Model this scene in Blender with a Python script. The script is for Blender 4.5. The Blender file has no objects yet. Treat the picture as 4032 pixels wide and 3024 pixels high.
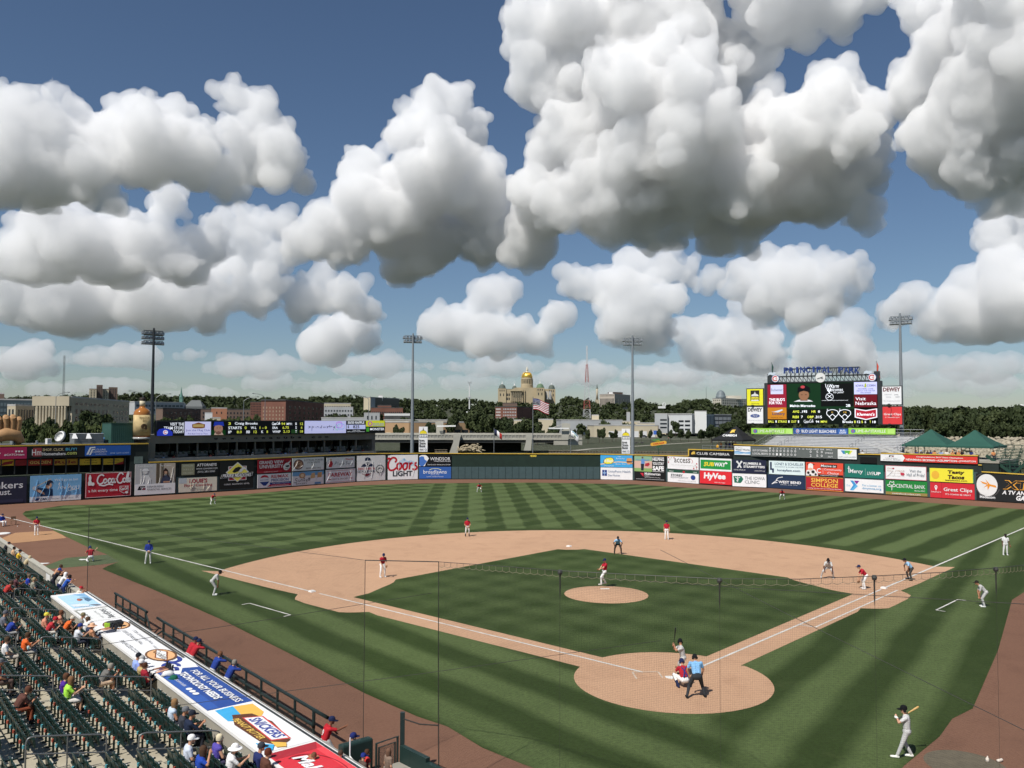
import bpy,bmesh,math,random
import numpy as np
from mathutils import Vector,Matrix

# ------------------------------------------------------------------ camera, sky, sun, exposure
sc =bpy.context.scene
COL =sc.collection
RND =random.Random(7)
# camera solved from the bases, the foul lines and the 400 ft sign (position, yaw, pitch, roll, focal length in photo pixels)
CAM =(-8.92155771,-36.9198935,11.4188225)
YAW,PITCH,ROLL,FPX =.0486450151,.0436054726,.00385582507,3278.0485
_f =Vector((math.sin(YAW)*math.cos(PITCH),math.cos(YAW)*math.cos(PITCH),math.sin(PITCH)))
_r =Vector((math.cos(YAW),-math.sin(YAW),0)); _u =_r.cross(_f)
RT =math.cos(ROLL)*_r +math.sin(ROLL)*_u
UP =-math.sin(ROLL)*_r +math.cos(ROLL)*_u
FW =_f; CP =Vector(CAM)
cam =bpy.data.cameras.new('camera'); cam_ob =bpy.data.objects.new('camera',cam); COL.objects.link(cam_ob)
_m =Matrix((RT,UP,-FW)).transposed().to_4x4(); _m.translation =CP; cam_ob.matrix_world =_m
cam.sensor_width =36; cam.lens =36*FPX/4032; cam.clip_start =.3; cam.clip_end =200000
sc.camera =cam_ob

SUN_AZ,SUN_EL =math.radians(218),math.radians(52)
world =bpy.data.worlds.new('World'); sc.world =world; world.use_nodes =True
_nt =world.node_tree; _bg =_nt.nodes['Background']
_sky =_nt.nodes.new('ShaderNodeTexSky'); _sky.sky_type ='NISHITA'; _sky.sun_disc =False
_sky.sun_elevation =SUN_EL; _sky.sun_rotation =SUN_AZ; _sky.altitude =300
_sky.air_density =1.0; _sky.dust_density =.5; _sky.ozone_density =4.5
_nt.links.new(_sky.outputs[0],_bg.inputs[0]); _bg.inputs[1].default_value =.072
_sl =bpy.data.lights.new('sun','SUN'); _sl.energy =4.9; _sl.angle =math.radians(.5); _sl.color =(1,.96,.9)
sun_ob =bpy.data.objects.new('sun',_sl); COL.objects.link(sun_ob)
SUN_DIR =Vector((math.sin(SUN_AZ)*math.cos(SUN_EL),math.cos(SUN_AZ)*math.cos(SUN_EL),math.sin(SUN_EL)))
sun_ob.rotation_euler =SUN_DIR.to_track_quat('Z','Y').to_euler(); sun_ob.location =(0,-60,120)
vs =sc.view_settings
vs.view_transform ='Standard'; vs.look ='None'; vs.exposure =0.0; vs.gamma =1.0; vs.use_curve_mapping =False
sc.cycles.volume_bounces =12; sc.cycles.max_bounces =14; sc.cycles.diffuse_bounces =3; sc.cycles.glossy_bounces =2
sc.cycles.transmission_bounces =2; sc.cycles.transparent_max_bounces =24
sc.cycles.use_denoising =True; sc.cycles.use_adaptive_sampling =True; sc.cycles.adaptive_threshold =.02; sc.cycles.caustics_reflective =False; sc.cycles.caustics_refractive =False

# ------------------------------------------------------------------ helpers
def ray(x,y):
    return (RT*(x-2016)+UP*(1512-y)+FW*FPX)
def G(x,y,z=0.0):
    """photo pixel -> the point of the level plane at height z under it"""
    d =ray(x,y); t =(z-CP.z)/d.z
    return CP +d*t
def at(x,y,D):
    """photo pixel -> the point at horizontal distance D from the camera"""
    d =ray(x,y); t =D/math.hypot(d.x,d.y)
    return CP +d*t
def hz(base,x,y):
    """height of the point above/below base's place that shows at photo pixel (x, y)"""
    d =ray(x,y); t =math.hypot(base.x-CP.x,base.y-CP.y)/math.hypot(d.x,d.y)
    return CP.z +d.z*t
def lin(c):
    c =c/255.0
    return c/12.92 if c <= .04045 else ((c+.055)/1.055)**2.4
def rgb(h):
    """#rrggbb or (r,g,b) 0-255 -> linear"""
    if isinstance(h,str):
        h =h.lstrip('#'); h =(int(h[0:2],16),int(h[2:4],16),int(h[4:6],16))
    return tuple(lin(v) for v in h)
_mats ={}
def M(name,col,rough=.65,metal=0.0,var=.12,scale=3.0,bump=0.0,bscale=None,emit=0.0,spec=.35):
    """principled material with a procedural mottling of its colour and fine relief"""
    if name in _mats: return _mats[name]
    m =bpy.data.materials.new(name); m.use_nodes =True; nt =m.node_tree; b =nt.nodes['Principled BSDF']
    b.inputs['Roughness'].default_value =rough; b.inputs['Metallic'].default_value =metal
    b.inputs['Specular IOR Level'].default_value =spec
    c =col if not isinstance(col,str) else rgb(col)
    if var >0 or bump >0:
        tc =nt.nodes.new('ShaderNodeTexCoord'); n =nt.nodes.new('ShaderNodeTexNoise'); n.inputs['Scale'].default_value =scale
        n.inputs['Detail'].default_value =4; nt.links.new(tc.outputs['Object'],n.inputs['Vector'])
    if var >0:
        r =nt.nodes.new('ShaderNodeMapRange'); r.inputs['From Min'].default_value =.25; r.inputs['From Max'].default_value =.75
        r.inputs['To Min'].default_value =1-var; r.inputs['To Max'].default_value =1+var
        nt.links.new(n.outputs['Fac'],r.inputs['Value'])
        x =nt.nodes.new('ShaderNodeMix'); x.data_type ='RGBA'; x.blend_type ='MULTIPLY'; x.inputs['Factor'].default_value =1
        x.inputs['A'].default_value =(*c,1); nt.links.new(r.outputs['Result'],x.inputs['B'])
        nt.links.new(x.outputs['Result'],b.inputs['Base Color'])
    else:
        b.inputs['Base Color'].default_value =(*c,1)
    if bump >0:
        n2 =n
        if bscale:
            n2 =nt.nodes.new('ShaderNodeTexNoise'); n2.inputs['Scale'].default_value =bscale; n2.inputs['Detail'].default_value =5
            nt.links.new(tc.outputs['Object'],n2.inputs['Vector'])
        bp =nt.nodes.new('ShaderNodeBump'); bp.inputs['Strength'].default_value =bump; bp.inputs['Distance'].default_value =.05
        nt.links.new(n2.outputs['Fac'],bp.inputs['Height']); nt.links.new(bp.outputs['Normal'],b.inputs['Normal'])
    if emit >0:
        b.inputs['Emission Color'].default_value =(*c,1); b.inputs['Emission Strength'].default_value =emit
    _mats[name]=m
    return m
def ink(h,emit=0.0):
    """printed or painted colour"""
    if emit: return M('led_'+h.lstrip('#'),h,rough=.5,var=0,emit=emit,spec=.1)
    c =tuple(min(.82,v*1.12+.004) for v in rgb(h))
    return M('ink_'+h.lstrip('#'),c,rough=.6,var=.05,scale=2.0,spec=.2)

def setp(o,label=None,cat=None,group=None,kind=None):
    if label: o['label']=label
    if cat: o['category']=cat
    if group: o['group']=group
    if kind: o['kind']=kind
    return o
def empty(name,loc,rz=0.0,label=None,cat=None,group=None):
    o =bpy.data.objects.new(name,None); o.empty_display_size =.3; o.location =loc; o.rotation_euler =(0,0,rz)
    COL.objects.link(o); return setp(o,label,cat,group)
def link(name,me,parent=None,mat=None):
    o =bpy.data.objects.new(name,me); COL.objects.link(o)
    if parent is not None: o.parent =parent
    if mat is not None and not me.materials: me.materials.append(mat)
    return o
class MB:
    """collects boxes, tubes, sheets; build() links them as ONE mesh object"""
    def __init__(s): s.v =[]; s.f =[]
    def add(s,vs_,fs_):
        o =len(s.v); s.v += [tuple(v) for v in vs_]; s.f += [tuple(i+o for i in f) for f in fs_]; return s
    def hexa(s,a):   # eight corners: bottom four, top four (same order)
        return s.add(a,[(3,2,1,0),(4,5,6,7),(0,1,5,4),(1,2,6,5),(2,3,7,6),(3,0,4,7)])
    def box(s,x0,x1,y0,y1,z0,z1):
        return s.hexa([(x0,y0,z0),(x1,y0,z0),(x1,y1,z0),(x0,y1,z0),(x0,y0,z1),(x1,y0,z1),(x1,y1,z1),(x0,y1,z1)])
    def bar(s,p,q,w,h=None):   # square bar between two points
        p,q =Vector(p),Vector(q); h =h or w; d =(q-p).normalized()
        a =d.cross(Vector((0,0,1)));  a =a.normalized() if a.length >1e-4 else Vector((1,0,0)); b =a.cross(d).normalized()
        c =[(-a*w-b*h)/2,(a*w-b*h)/2,(a*w+b*h)/2,(-a*w+b*h)/2]
        return s.hexa([p+v for v in c]+[q+v for v in c])
    def tube(s,pts,r,n=8,caps=True):   # pts: points; r: radius or list of radii
        pts =[Vector(p) for p in pts]; R =r if isinstance(r,(list,tuple)) else [r]*len(pts); o =len(s.v)
        prev =None
        for i,p in enumerate(pts):
            d =(pts[min(i+1,len(pts)-1)]-pts[max(i-1,0)]).normalized()
            if prev is None:
                a =d.cross(Vector((0,0,1))); a =a.normalized() if a.length >1e-3 else Vector((1,0,0))
            else:
                a =(prev-d*prev.dot(d)); a =a.normalized() if a.length >1e-6 else prev
            prev =a; b =d.cross(a)
            for k in range(n):
                t =2*math.pi*k/n; s.v.append(tuple(p+(a*math.cos(t)+b*math.sin(t))*R[i]))
        for i in range(len(pts)-1):
            for k in range(n):
                s.f.append((o+i*n+k,o+i*n+(k+1) % n,o+(i+1)*n+(k+1) % n,o+(i+1)*n+k))
        if caps:
            s.f.append(tuple(o+k for k in reversed(range(n)))); e =o+(len(pts)-1)*n; s.f.append(tuple(e+k for k in range(n)))
        return s
    def lathe(s,prof,c=(0,0,0),n=16):   # prof: (radius, z)
        o =len(s.v)
        for r,z in prof:
            for k in range(n):
                t =2*math.pi*k/n; s.v.append((c[0]+r*math.cos(t),c[1]+r*math.sin(t),c[2]+z))
        for i in range(len(prof)-1):
            for k in range(n):
                s.f.append((o+i*n+k,o+i*n+(k+1) % n,o+(i+1)*n+(k+1) % n,o+(i+1)*n+k))
        s.f.append(tuple(o+k for k in reversed(range(n)))); e =o+(len(prof)-1)*n; s.f.append(tuple(e+k for k in range(n)))
        return s
    def prism(s,poly,z0,z1):   # poly: list of (x,y)
        n =len(poly); o =len(s.v)
        s.v += [(x,y,z0) for x,y in poly]+[(x,y,z1) for x,y in poly]
        s.f.append(tuple(o+i for i in reversed(range(n)))); s.f.append(tuple(o+n+i for i in range(n)))
        for i in range(n): j =(i+1) % n; s.f.append((o+i,o+j,o+n+j,o+n+i))
        return s
    def sheet(s,pts): o =len(s.v); s.v += [tuple(p) for p in pts]; s.f.append(tuple(range(o,o+len(pts)))); return s
    def build(s,name,mat,parent=None,smooth=False,world=False):
        me =bpy.data.meshes.new(name); v =s.v
        if world and parent is not None:
            iv =(Matrix.Translation(parent.location) @ parent.rotation_euler.to_matrix().to_4x4()).inverted(); v =[tuple(iv @ Vector(p)) for p in v]
        me.from_pydata(v,[],s.f); me.update()
        if smooth: me.polygons.foreach_set('use_smooth',[True]*len(me.polygons))
        me.materials.append(mat)
        return link(name,me,parent)
def copy_tree(o,parent=None,swap=None):
    c =o.copy(); COL.objects.link(c); c.parent =parent
    for ch in o.children: copy_tree(ch,c)
    return c
_tmp =bpy.data.scenes.new('workshop')
def evaluated(ob):
    """mesh of an object with its modifiers applied (worked out in a scratch scene)"""
    _tmp.collection.objects.link(ob); vl =_tmp.view_layers[0]; vl.update()
    me =bpy.data.meshes.new_from_object(ob.evaluated_get(vl.depsgraph)); _tmp.collection.objects.unlink(ob)
    return me
_glyph ={}
def glyphs(s,bold=0.0):
    """flat outline of a line of writing, normalised to the box 0..1 x 0..1: (verts, faces, width/height)"""
    k =(s,bold)
    if k in _glyph: return _glyph[k]
    cu =bpy.data.curves.new('writing','FONT'); cu.body =s; cu.offset =bold; cu.resolution_u =2; cu.fill_mode ='FRONT'
    ob =bpy.data.objects.new('writing',cu); me =evaluated(ob)
    v =np.array([p.co[:2] for p in me.vertices]) if len(me.vertices) else np.zeros((1,2))
    f =[tuple(p.vertices) for p in me.polygons]
    lo,hi =v.min(0),v.max(0); d =np.maximum(hi-lo,1e-6); v =(v-lo)/d
    bpy.data.objects.remove(ob); bpy.data.curves.remove(cu); bpy.data.meshes.remove(me)
    _glyph[k]=(v,f,d[0]/d[1]); return _glyph[k]
class Face2:
    """a flat printed face: items are laid in its own 0..1 x 0..1 frame, each a thin sheet a few mm proud of the one below"""
    def __init__(s,parent,w,h,y=0.0,x=0.0,z=0.0,emit=0.0,tilt=None,step=.006):
        s.p,s.w,s.h,s.y,s.x,s.z,s.n,s.e,s.tilt,s.step =parent,w,h,y,x,z,0,emit,tilt,step
    def _mk(s,name,pts,faces,col):
        s.n += 1; y =s.y-s.step*s.n
        if s.tilt: vv =[s.tilt(u,v,s.step*s.n) for u,v in pts]
        else: vv =[(s.x+u*s.w,y,s.z+v*s.h) for u,v in pts]
        me =bpy.data.meshes.new(name); me.from_pydata(vv,[],faces); me.update(); me.materials.append(ink(col,s.e))
        return link(name,me,s.p)
    def text(s,t,x0,y0,x1,y1,col,shear=0.0,bold=0.0,name='lettering'):
        v,f,a =glyphs(t,bold)
        return s._mk(name,[(x0+(p[0]+(p[1]-.5)*shear*s.h*(y1-y0)/(s.w*(x1-x0)))*(x1-x0),y0+p[1]*(y1-y0)) for p in v],f,col)
    def poly(s,pts,col,name='emblem'): return s._mk(name,pts,[tuple(range(len(pts)))],col)
    def rect(s,x0,y0,x1,y1,col,name='print_panel'): return s.poly([(x0,y0),(x1,y0),(x1,y1),(x0,y1)],col,name)
    def oval(s,cx,cy,rx,ry,col,name='emblem',n=24):
        return s.poly([(cx+rx*math.cos(2*math.pi*k/n),cy+ry*math.sin(2*math.pi*k/n)) for k in range(n)],col,name)
    def ring(s,cx,cy,rx,ry,t,col,a0=0,a1=360,name='emblem',n=28):
        pts,fs =[],[]
        for k in range(n+1):
            a =math.radians(a0+(a1-a0)*k/n)
            pts += [(cx+rx*math.cos(a),cy+ry*math.sin(a)),(cx+rx*(1-t)*math.cos(a),cy+ry*(1-t)*math.sin(a))]
        for k in range(n): fs.append((2*k,2*k+2,2*k+3,2*k+1))
        return s._mk(name,pts,fs,col)
    def stroke(s,lines,wd,col,name='lettering'):   # polylines drawn with a pen of width wd (fraction of the height)
        pts,fs =[],[]
        for L in lines:
            L =smooth2(L)
            for i,(x,y) in enumerate(L):
                a,b =L[max(i-1,0)],L[min(i+1,len(L)-1)]
                dx,dy =(b[0]-a[0])*s.w,(b[1]-a[1])*s.h; l =math.hypot(dx,dy) or 1
                ox,oy =-dy/l*wd*s.h/2/s.w,dx/l*wd/2
                pts += [(x+ox,y+oy),(x-ox,y-oy)]
                if i: k =len(pts); fs.append((k-4,k-3,k-1,k-2))
        return s._mk(name,pts,fs,col)
def smooth2(L,n=5):
    """Catmull-Rom through the points"""
    if len(L) <3: return L
    P =[L[0]]+list(L)+[L[-1]]; out =[]
    for i in range(1,len(P)-2):
        a,b,c,d =P[i-1:i+3]
        for k in range(n):
            t =k/n; t2,t3 =t*t,t*t*t
            out.append(tuple(.5*(2*b[j]+(c[j]-a[j])*t+(2*a[j]-5*b[j]+4*c[j]-d[j])*t2+(3*b[j]-a[j]-3*c[j]+d[j])*t3) for j in range(len(b))))
    out.append(tuple(L[-1])); return out
# ------------------------------------------------------------------ the setting: ground, field, chalk
def flat(name,pts,z,mat,kind='structure'):
    bm =bmesh.new(); vs_ =[bm.verts.new((p[0],p[1],z)) for p in pts]; f =bm.faces.new(vs_)
    if f.normal.z <0: f.normal_flip()
    bm.normal_update()
    if f.normal.z <0: f.normal_flip()
    me =bpy.data.meshes.new(name); bmesh.ops.triangulate(bm,faces=bm.faces[:]); bm.to_mesh(me); bm.free(); me.materials.append(mat)
    return setp(link(name,me),kind=kind)
def nodes_mat(name,rough=.9):
    m =bpy.data.materials.new(name); m.use_nodes =True; nt =m.node_tree; b =nt.nodes['Principled BSDF']
    b.inputs['Roughness'].default_value =rough; b.inputs['Specular IOR Level'].default_value =.15
    return m,nt,b
def N(nt,typ,**kw):
    n =nt.nodes.new(typ)
    for k,v in kw.items():
        if k in n.inputs.keys(): n.inputs[k].default_value =v
        else: setattr(n,k,v)
    return n
def math_(nt,op,a,b=None,c=None):
    n =nt.nodes.new('ShaderNodeMath'); n.operation =op
    for i,v in enumerate((a,b,c)):
        if v is None: continue
        if isinstance(v,(int,float)): n.inputs[i].default_value =v
        else: nt.links.new(v,n.inputs[i])
    return n.outputs[0]
def mixc(nt,fac,A,B,mode='MIX'):
    n =nt.nodes.new('ShaderNodeMix'); n.data_type ='RGBA'; n.blend_type =mode
    for k,v in (('Factor',fac),('A',A),('B',B)):
        if isinstance(v,(int,float)): n.inputs[k].default_value =v
        elif isinstance(v,tuple): n.inputs[k].default_value =(*v,1)
        else: nt.links.new(v,n.inputs[k])
    return n.outputs['Result']
def noise(nt,vec,scale,detail=4,rough=.55,dist=0.0):
    n =N(nt,'ShaderNodeTexNoise',Scale=scale,Detail=detail,Roughness=rough,Distortion=dist); nt.links.new(vec,n.inputs['Vector']); return n.outputs['Fac']
def remap(nt,v,a,b,c=0.0,d=1.0):
    n =N(nt,'ShaderNodeMapRange'); n.inputs['From Min'].default_value =a; n.inputs['From Max'].default_value =b
    n.inputs['To Min'].default_value =c; n.inputs['To Max'].default_value =d; nt.links.new(v,n.inputs['Value']); return n.outputs['Result']
def bumpn(nt,h,b,strength,dist=.03):
    n =N(nt,'ShaderNodeBump',Strength=strength,Distance=dist); nt.links.new(h,n.inputs['Height']); nt.links.new(n.outputs['Normal'],b.inputs['Normal'])
R2 =2**.5/2
def stripe(nt,vec,nx,ny,width,soft=.12,phase=0.0):
    """0/1 bands of a mown lawn across the direction (nx, ny)"""
    d =nt.nodes.new('ShaderNodeVectorMath'); d.operation ='DOT_PRODUCT'; nt.links.new(vec,d.inputs[0]); d.inputs[1].default_value =(nx,ny,0)
    s =math_(nt,'SINE',math_(nt,'MULTIPLY_ADD',d.outputs['Value'],math.pi/width,phase))
    return remap(nt,s,-soft*2,soft*2)
def grass_material(kind):
    m,nt,b =nodes_mat('mown_grass_'+kind,.85)
    g =N(nt,'ShaderNodeNewGeometry'); P =g.outputs['Position']
    wob =N(nt,'ShaderNodeTexNoise',Scale=.09,Detail=2.0); nt.links.new(P,wob.inputs['Vector'])
    sub =N(nt,'ShaderNodeVectorMath'); sub.operation ='MULTIPLY_ADD'; nt.links.new(wob.outputs['Color'],sub.inputs[0]); sub.inputs[1].default_value =(1.1,1.1,0); nt.links.new(P,sub.inputs[2]); PW =sub.outputs[0]
    sep =N(nt,'ShaderNodeSeparateXYZ'); nt.links.new(P,sep.inputs[0])
    if kind == 'outfield':
        a =stripe(nt,PW,-R2,R2,2.35,.2)                  # bands parallel to the first-base line
        c =stripe(nt,PW,R2,R2,2.35,.2)                   # bands parallel to the third-base line
        e =stripe(nt,P,1,0,2.05,.14,1.62)               # straight-away bands in centre field
        left =remap(nt,sep.outputs[0],4,-14,0,.85)
        s1 =math_(nt,'MULTIPLY_ADD',math_(nt,'SUBTRACT',c,.5),left,a)
        band =math_(nt,'MULTIPLY',remap(nt,math_(nt,'ABSOLUTE',math_(nt,'SUBTRACT',sep.outputs[0],.2)),17.5,15.0),1.0)
        s1 =math_(nt,'ADD',math_(nt,'MULTIPLY',math_(nt,'SUBTRACT',s1,.5),remap(nt,band,0,1,1.0,.55)),math_(nt,'MULTIPLY',math_(nt,'SUBTRACT',e,.5),math_(nt,'MULTIPLY',band,.85)))
        # a darker, once-round mown margin behind the infield
        rr =math_(nt,'POWER',math_(nt,'ADD',math_(nt,'POWER',math_(nt,'MULTIPLY',sep.outputs[0],1.06),2.0),math_(nt,'POWER',math_(nt,'SUBTRACT',sep.outputs[1],18.4),2.0)),.5)
        inn =remap(nt,rr,34.0,33.0)
        fx =math_(nt,'SUBTRACT',math_(nt,'ABSOLUTE',sep.outputs[0]),sep.outputs[1])   # >0 in foul ground
        foul =remap(nt,fx,-1,1)
        f1 =stripe(nt,PW,.7976,.6032,1.7,.3)
        f2 =stripe(nt,PW,-.7976,.6032,1.7,.3)
        fl =mixc(nt,remap(nt,sep.outputs[0],-1.0,1.0),f1,f2)
        s1 =math_(nt,'MULTIPLY_ADD',s1,math_(nt,'SUBTRACT',1.0,inn),math_(nt,'MULTIPLY',inn,-.4))
        s1 =math_(nt,'ADD',math_(nt,'MULTIPLY',s1,math_(nt,'SUBTRACT',1.0,foul)),math_(nt,'MULTIPLY',math_(nt,'SUBTRACT',fl,.62),math_(nt,'MULTIPLY',foul,.8)))
        fac =remap(nt,s1,-.5,.5)
    else:
        a =stripe(nt,PW,-R2,R2,1.5,.6); c =stripe(nt,PW,R2,R2,1.5,.6)
        fac =math_(nt,'MULTIPLY',math_(nt,'ADD',a,c),.28)
    n1 =noise(nt,P,.55,5,.6); n2 =noise(nt,P,6.0,5,.7); n3 =noise(nt,P,.12,3)
    fac =math_(nt,'ADD',fac,math_(nt,'ADD',math_(nt,'MULTIPLY',math_(nt,'SUBTRACT',n1,.5),.55),math_(nt,'MULTIPLY',math_(nt,'SUBTRACT',n3,.5),.5)))
    col =mixc(nt,remap(nt,fac,0,1),(.030,.050,.0115),(.094,.130,.047))
    dry =remap(nt,noise(nt,P,.31,6,.65),.62,.78,0,.35)
    col =mixc(nt,dry,col,(.085,.095,.035))
    col =mixc(nt,remap(nt,n2,.3,.7),mixc(nt,1.0,col,(.72,.72,.7),'MULTIPLY'),mixc(nt,1.0,col,(1.25,1.25,1.2),'MULTIPLY'))
    nt.links.new(col,b.inputs['Base Color']); bumpn(nt,noise(nt,P,22,4,.7),b,.5,.03)
    return m
def dirt_material(name,base,dark,sc1=.8,stain=.5,rough=.95):
    m,nt,b =nodes_mat(name,rough); g =N(nt,'ShaderNodeNewGeometry'); P =g.outputs['Position']
    n1 =noise(nt,P,sc1,6,.6,.6); n2 =noise(nt,P,9.0,5,.7); n3 =noise(nt,P,.17,3)
    col =mixc(nt,remap(nt,n1,.5,.74,0,stain),base,dark)
    col =mixc(nt,remap(nt,n3,.35,.7,0,.28),col,tuple(v*.74 for v in base))
    col =mixc(nt,remap(nt,n2,.3,.7),mixc(nt,1.0,col,(.86,.86,.86),'MULTIPLY'),mixc(nt,1.0,col,(1.1,1.1,1.1),'MULTIPLY'))
    nt.links.new(col,b.inputs['Base Color']); bumpn(nt,noise(nt,P,14,6,.7),b,.45,.03)
    return m
M_OUT =grass_material('outfield'); M_IN =grass_material('infield')
M_DIRT =dirt_material('infield_clay',(.53,.325,.20),(.34,.19,.115),.6,.42)
M_TRACK =dirt_material('warning_track_cinder',(.205,.108,.070),(.135,.070,.047),.5,.5)
M_CHALK =M('chalk',(.62,.60,.55),rough=.95,var=.25,scale=1.4)
M_BASE =M('white_rubber',(.78,.77,.73),rough=.5,var=.06)

# terrain beyond the park: one sheet out to the horizon
def terrain_material():
    m,nt,b =nodes_mat('far_ground',.95); g =N(nt,'ShaderNodeNewGeometry'); P =g.outputs['Position']
    n1 =noise(nt,P,.02,6,.6); n2 =noise(nt,P,.6,5,.7)
    col =mixc(nt,remap(nt,n1,.35,.65),(.050,.060,.034),(.074,.078,.052))
    col =mixc(nt,remap(nt,n2,.3,.7),mixc(nt,1.0,col,(.75,.75,.75),'MULTIPLY'),mixc(nt,1.0,col,(1.2,1.2,1.2),'MULTIPLY'))
    nt.links.new(col,b.inputs['Base Color']); return m
M_FAR =terrain_material()
def hill_height(az,d):
    """height of the land at bearing az (photo pixel column) and distance d"""
    def lerp(t,pts):
        for (a,u),(c,w) in zip(pts,pts[1:]):
            if t <= c: return u+(w-u)*max(0,min(1,(t-a)/(c-a)))
        return pts[-1][1]
    sky =lerp(az,[(-1500,1585),(0,1580),(450,1565),(560,1556),(640,1569),(800,1566),(985,1571),(1200,1568),(1360,1561),(1450,1566),(1570,1568),(1700,1575),(1850,1566),(1960,1584),(2190,1584),(2230,1556),(2310,1566),(2380,1584),(2480,1580),(2510,1568),(2570,1586),(2650,1591),(2690,1573),(2780,1568),(2860,1592),(3000,1590),(3400,1595),(3560,1595),(3800,1602),(4032,1600),(5500,1595)])
    top =CP.z+(1655-sky)/FPX*1500-13
    t =max(0,min(1,(d-650)/850)); t =t*t*(3-2*t)
    far =max(0,min(1,(d-3000)/5000))
    return -.35 +top*t +far*26*(.5+.5*math.sin(az*.0017+1.9))
def build_terrain():
    rings =[130,200,300,450,600,700,800,900,1000,1150,1300,1500,1800,2300,3200,4500,6500,9000,14000,30000,60000]
    cols =list(range(-2400,6500,110)); v,f =[],[]
    for d in rings:
        for x in cols:
            q =at(x,1655,d); v.append((q.x,q.y,hill_height(x,d) if d <10000 else (hill_height(x,9000) if d <20000 else -20)))
    n =len(cols)
    for i in range(len(rings)-1):
        for j in range(n-1): f.append((i*n+j,i*n+j+1,(i+1)*n+j+1,(i+1)*n+j))
    me =bpy.data.meshes.new('hills'); me.from_pydata(v,[],f); me.update(); me.polygons.foreach_set('use_smooth',[True]*len(f)); me.materials.append(M_FAR)
    setp(link('hills',me),kind='structure')
build_terrain()
# level sheet under the stadium and round the sides
flat('ground',[(-60000,-60000),(60000,-60000),(60000,60000),(-60000,60000)],-25.0,M_FAR)
flat('stadium_ground',[(-400,-400),(400,-400),(400,135),(-400,135)],-.37,M('packed_earth',(.16,.14,.11),var=.25,scale=.4))
def GP(L): return [G(x,y)[:2] for x,y in L]
flat('warning_track',[(-70,-30),(70,-30),(82,60),(74,96),(58,116),(30,130),(0,134),(-30,132),(-56,118),(-74,98),(-82,66)],0.0,M_TRACK)
left_edge =GP([(2060,3010),(1900,2945),(1762,2861),(1642,2821),(1438,2731),(1137,2572),(868,2438),(600,2320),(480,2272),(402,2240),(430,2226),(470,2211),(420,2183),(347,2155),(262,2114),(201,2084),(150,2062),(108,2040),(88,2024),(100,2013),(250,1990),(420,1986),(700,1966),(1000,1943),(1200,1925),(1400,1912),(1560,1906),(1700,1903),(2100,1900),(2500,1907),(2700,1920),(2900,1931),(3300,1954),(3600,1976),(4032,2006),(4150,2018)])
right_edge =GP([(4100,2310),(4032,2332),(3985,2362),(3930,2560),(3830,2790),(3750,2830),(3700,2900),(3560,3015)])
flat('outfield_grass',[(-4.5,-11.2)]+[(p[0],p[1]) for p in left_edge]+[(66,60),(58,50),(44,38),(38,30.5)]+right_edge +[(4,-11.0)],.006,M_OUT)
# infield clay: arc behind the bases, the base paths and the home circle
arc =[(29.0*math.sin(math.radians(a)),18.44+(31.6 if abs(a) <90 else 29)*math.cos(math.radians(a))) for a in range(-74,75,3)]
o_ =1.25/R2
def off(s,d):   # s along the third-base line, d outward (foul side)
    return (-s*R2-d*R2,s*R2-d*R2)
tb =[off(40.0,1.25),off(30.6,1.25)]+GP([(1173,2341),(1163,2352),(1161,2361),(1200,2376),(1295,2401),(1335,2411),(1370,2412.5),(1400,2412),(1452,2410)])+[off(19.0,1.25),off(4.0,1.25)]
fb =[(-x,y) for x,y in tb]
circ =[(4.32*math.cos(math.radians(a)),4.32*math.sin(math.radians(a))) for a in range(152,389,6)]
infield =arc[::-1]+tb +circ +fb[::-1]
flat('infield_dirt',infield,.012,M_DIRT)
g3 =GP([(1100+x*.27125,2120+y*.27125) for x,y in [(1070,855),(1300,800),(1500,712),(1600,672),(1660,640),(1690,600)]])
g2 =[(-1.2,37.2),(-.5,36.9),(.5,36.9),(1.2,37.2)]
home_arc =[(4.32*math.cos(math.radians(a)),4.32*math.sin(math.radians(a))) for a in range(54,127,6)]
g3 =[(x,y) for x,y in g3]
flat('infield_grass',home_arc +g3 +g2 +[(-x,y) for x,y in g3[::-1]],.018,M_IN)
# pitcher's mound: a low cone of clay with its rubber
def mound():
    v,f =[(0,18.2,.262)],[]; prof =[(.55,.262),(1.1,.24),(1.9,.13),(2.5,.05),(2.74,.022)]
    n =48
    for r,z in prof:
        for k in range(n):
            a =2*math.pi*k/n; v.append((r*math.cos(a),17.98+(.22 if r <1 else .1 if r <1.5 else 0)+r*math.sin(a),z))
    f += [(0,1+k,1+(k+1) % n) for k in range(n)]
    for i in range(len(prof)-1):
        for k in range(n): f.append((1+i*n+k,1+(i+1)*n+k,1+(i+1)*n+(k+1) % n,1+i*n+(k+1) % n))
    me =bpy.data.meshes.new('pitchers_mound'); me.from_pydata(v,[],f); me.update(); me.polygons.foreach_set('use_smooth',[True]*len(f)); me.materials.append(M_DIRT)
    setp(link('pitchers_mound',me),kind='structure')
mound()
pr =MB().box(-.3,.3,18.44,18.59,.25,.285).build('pitchers_rubber',M_BASE); setp(pr,'white slab set in the top of the pitcher\'s mound','pitching plate')
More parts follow.
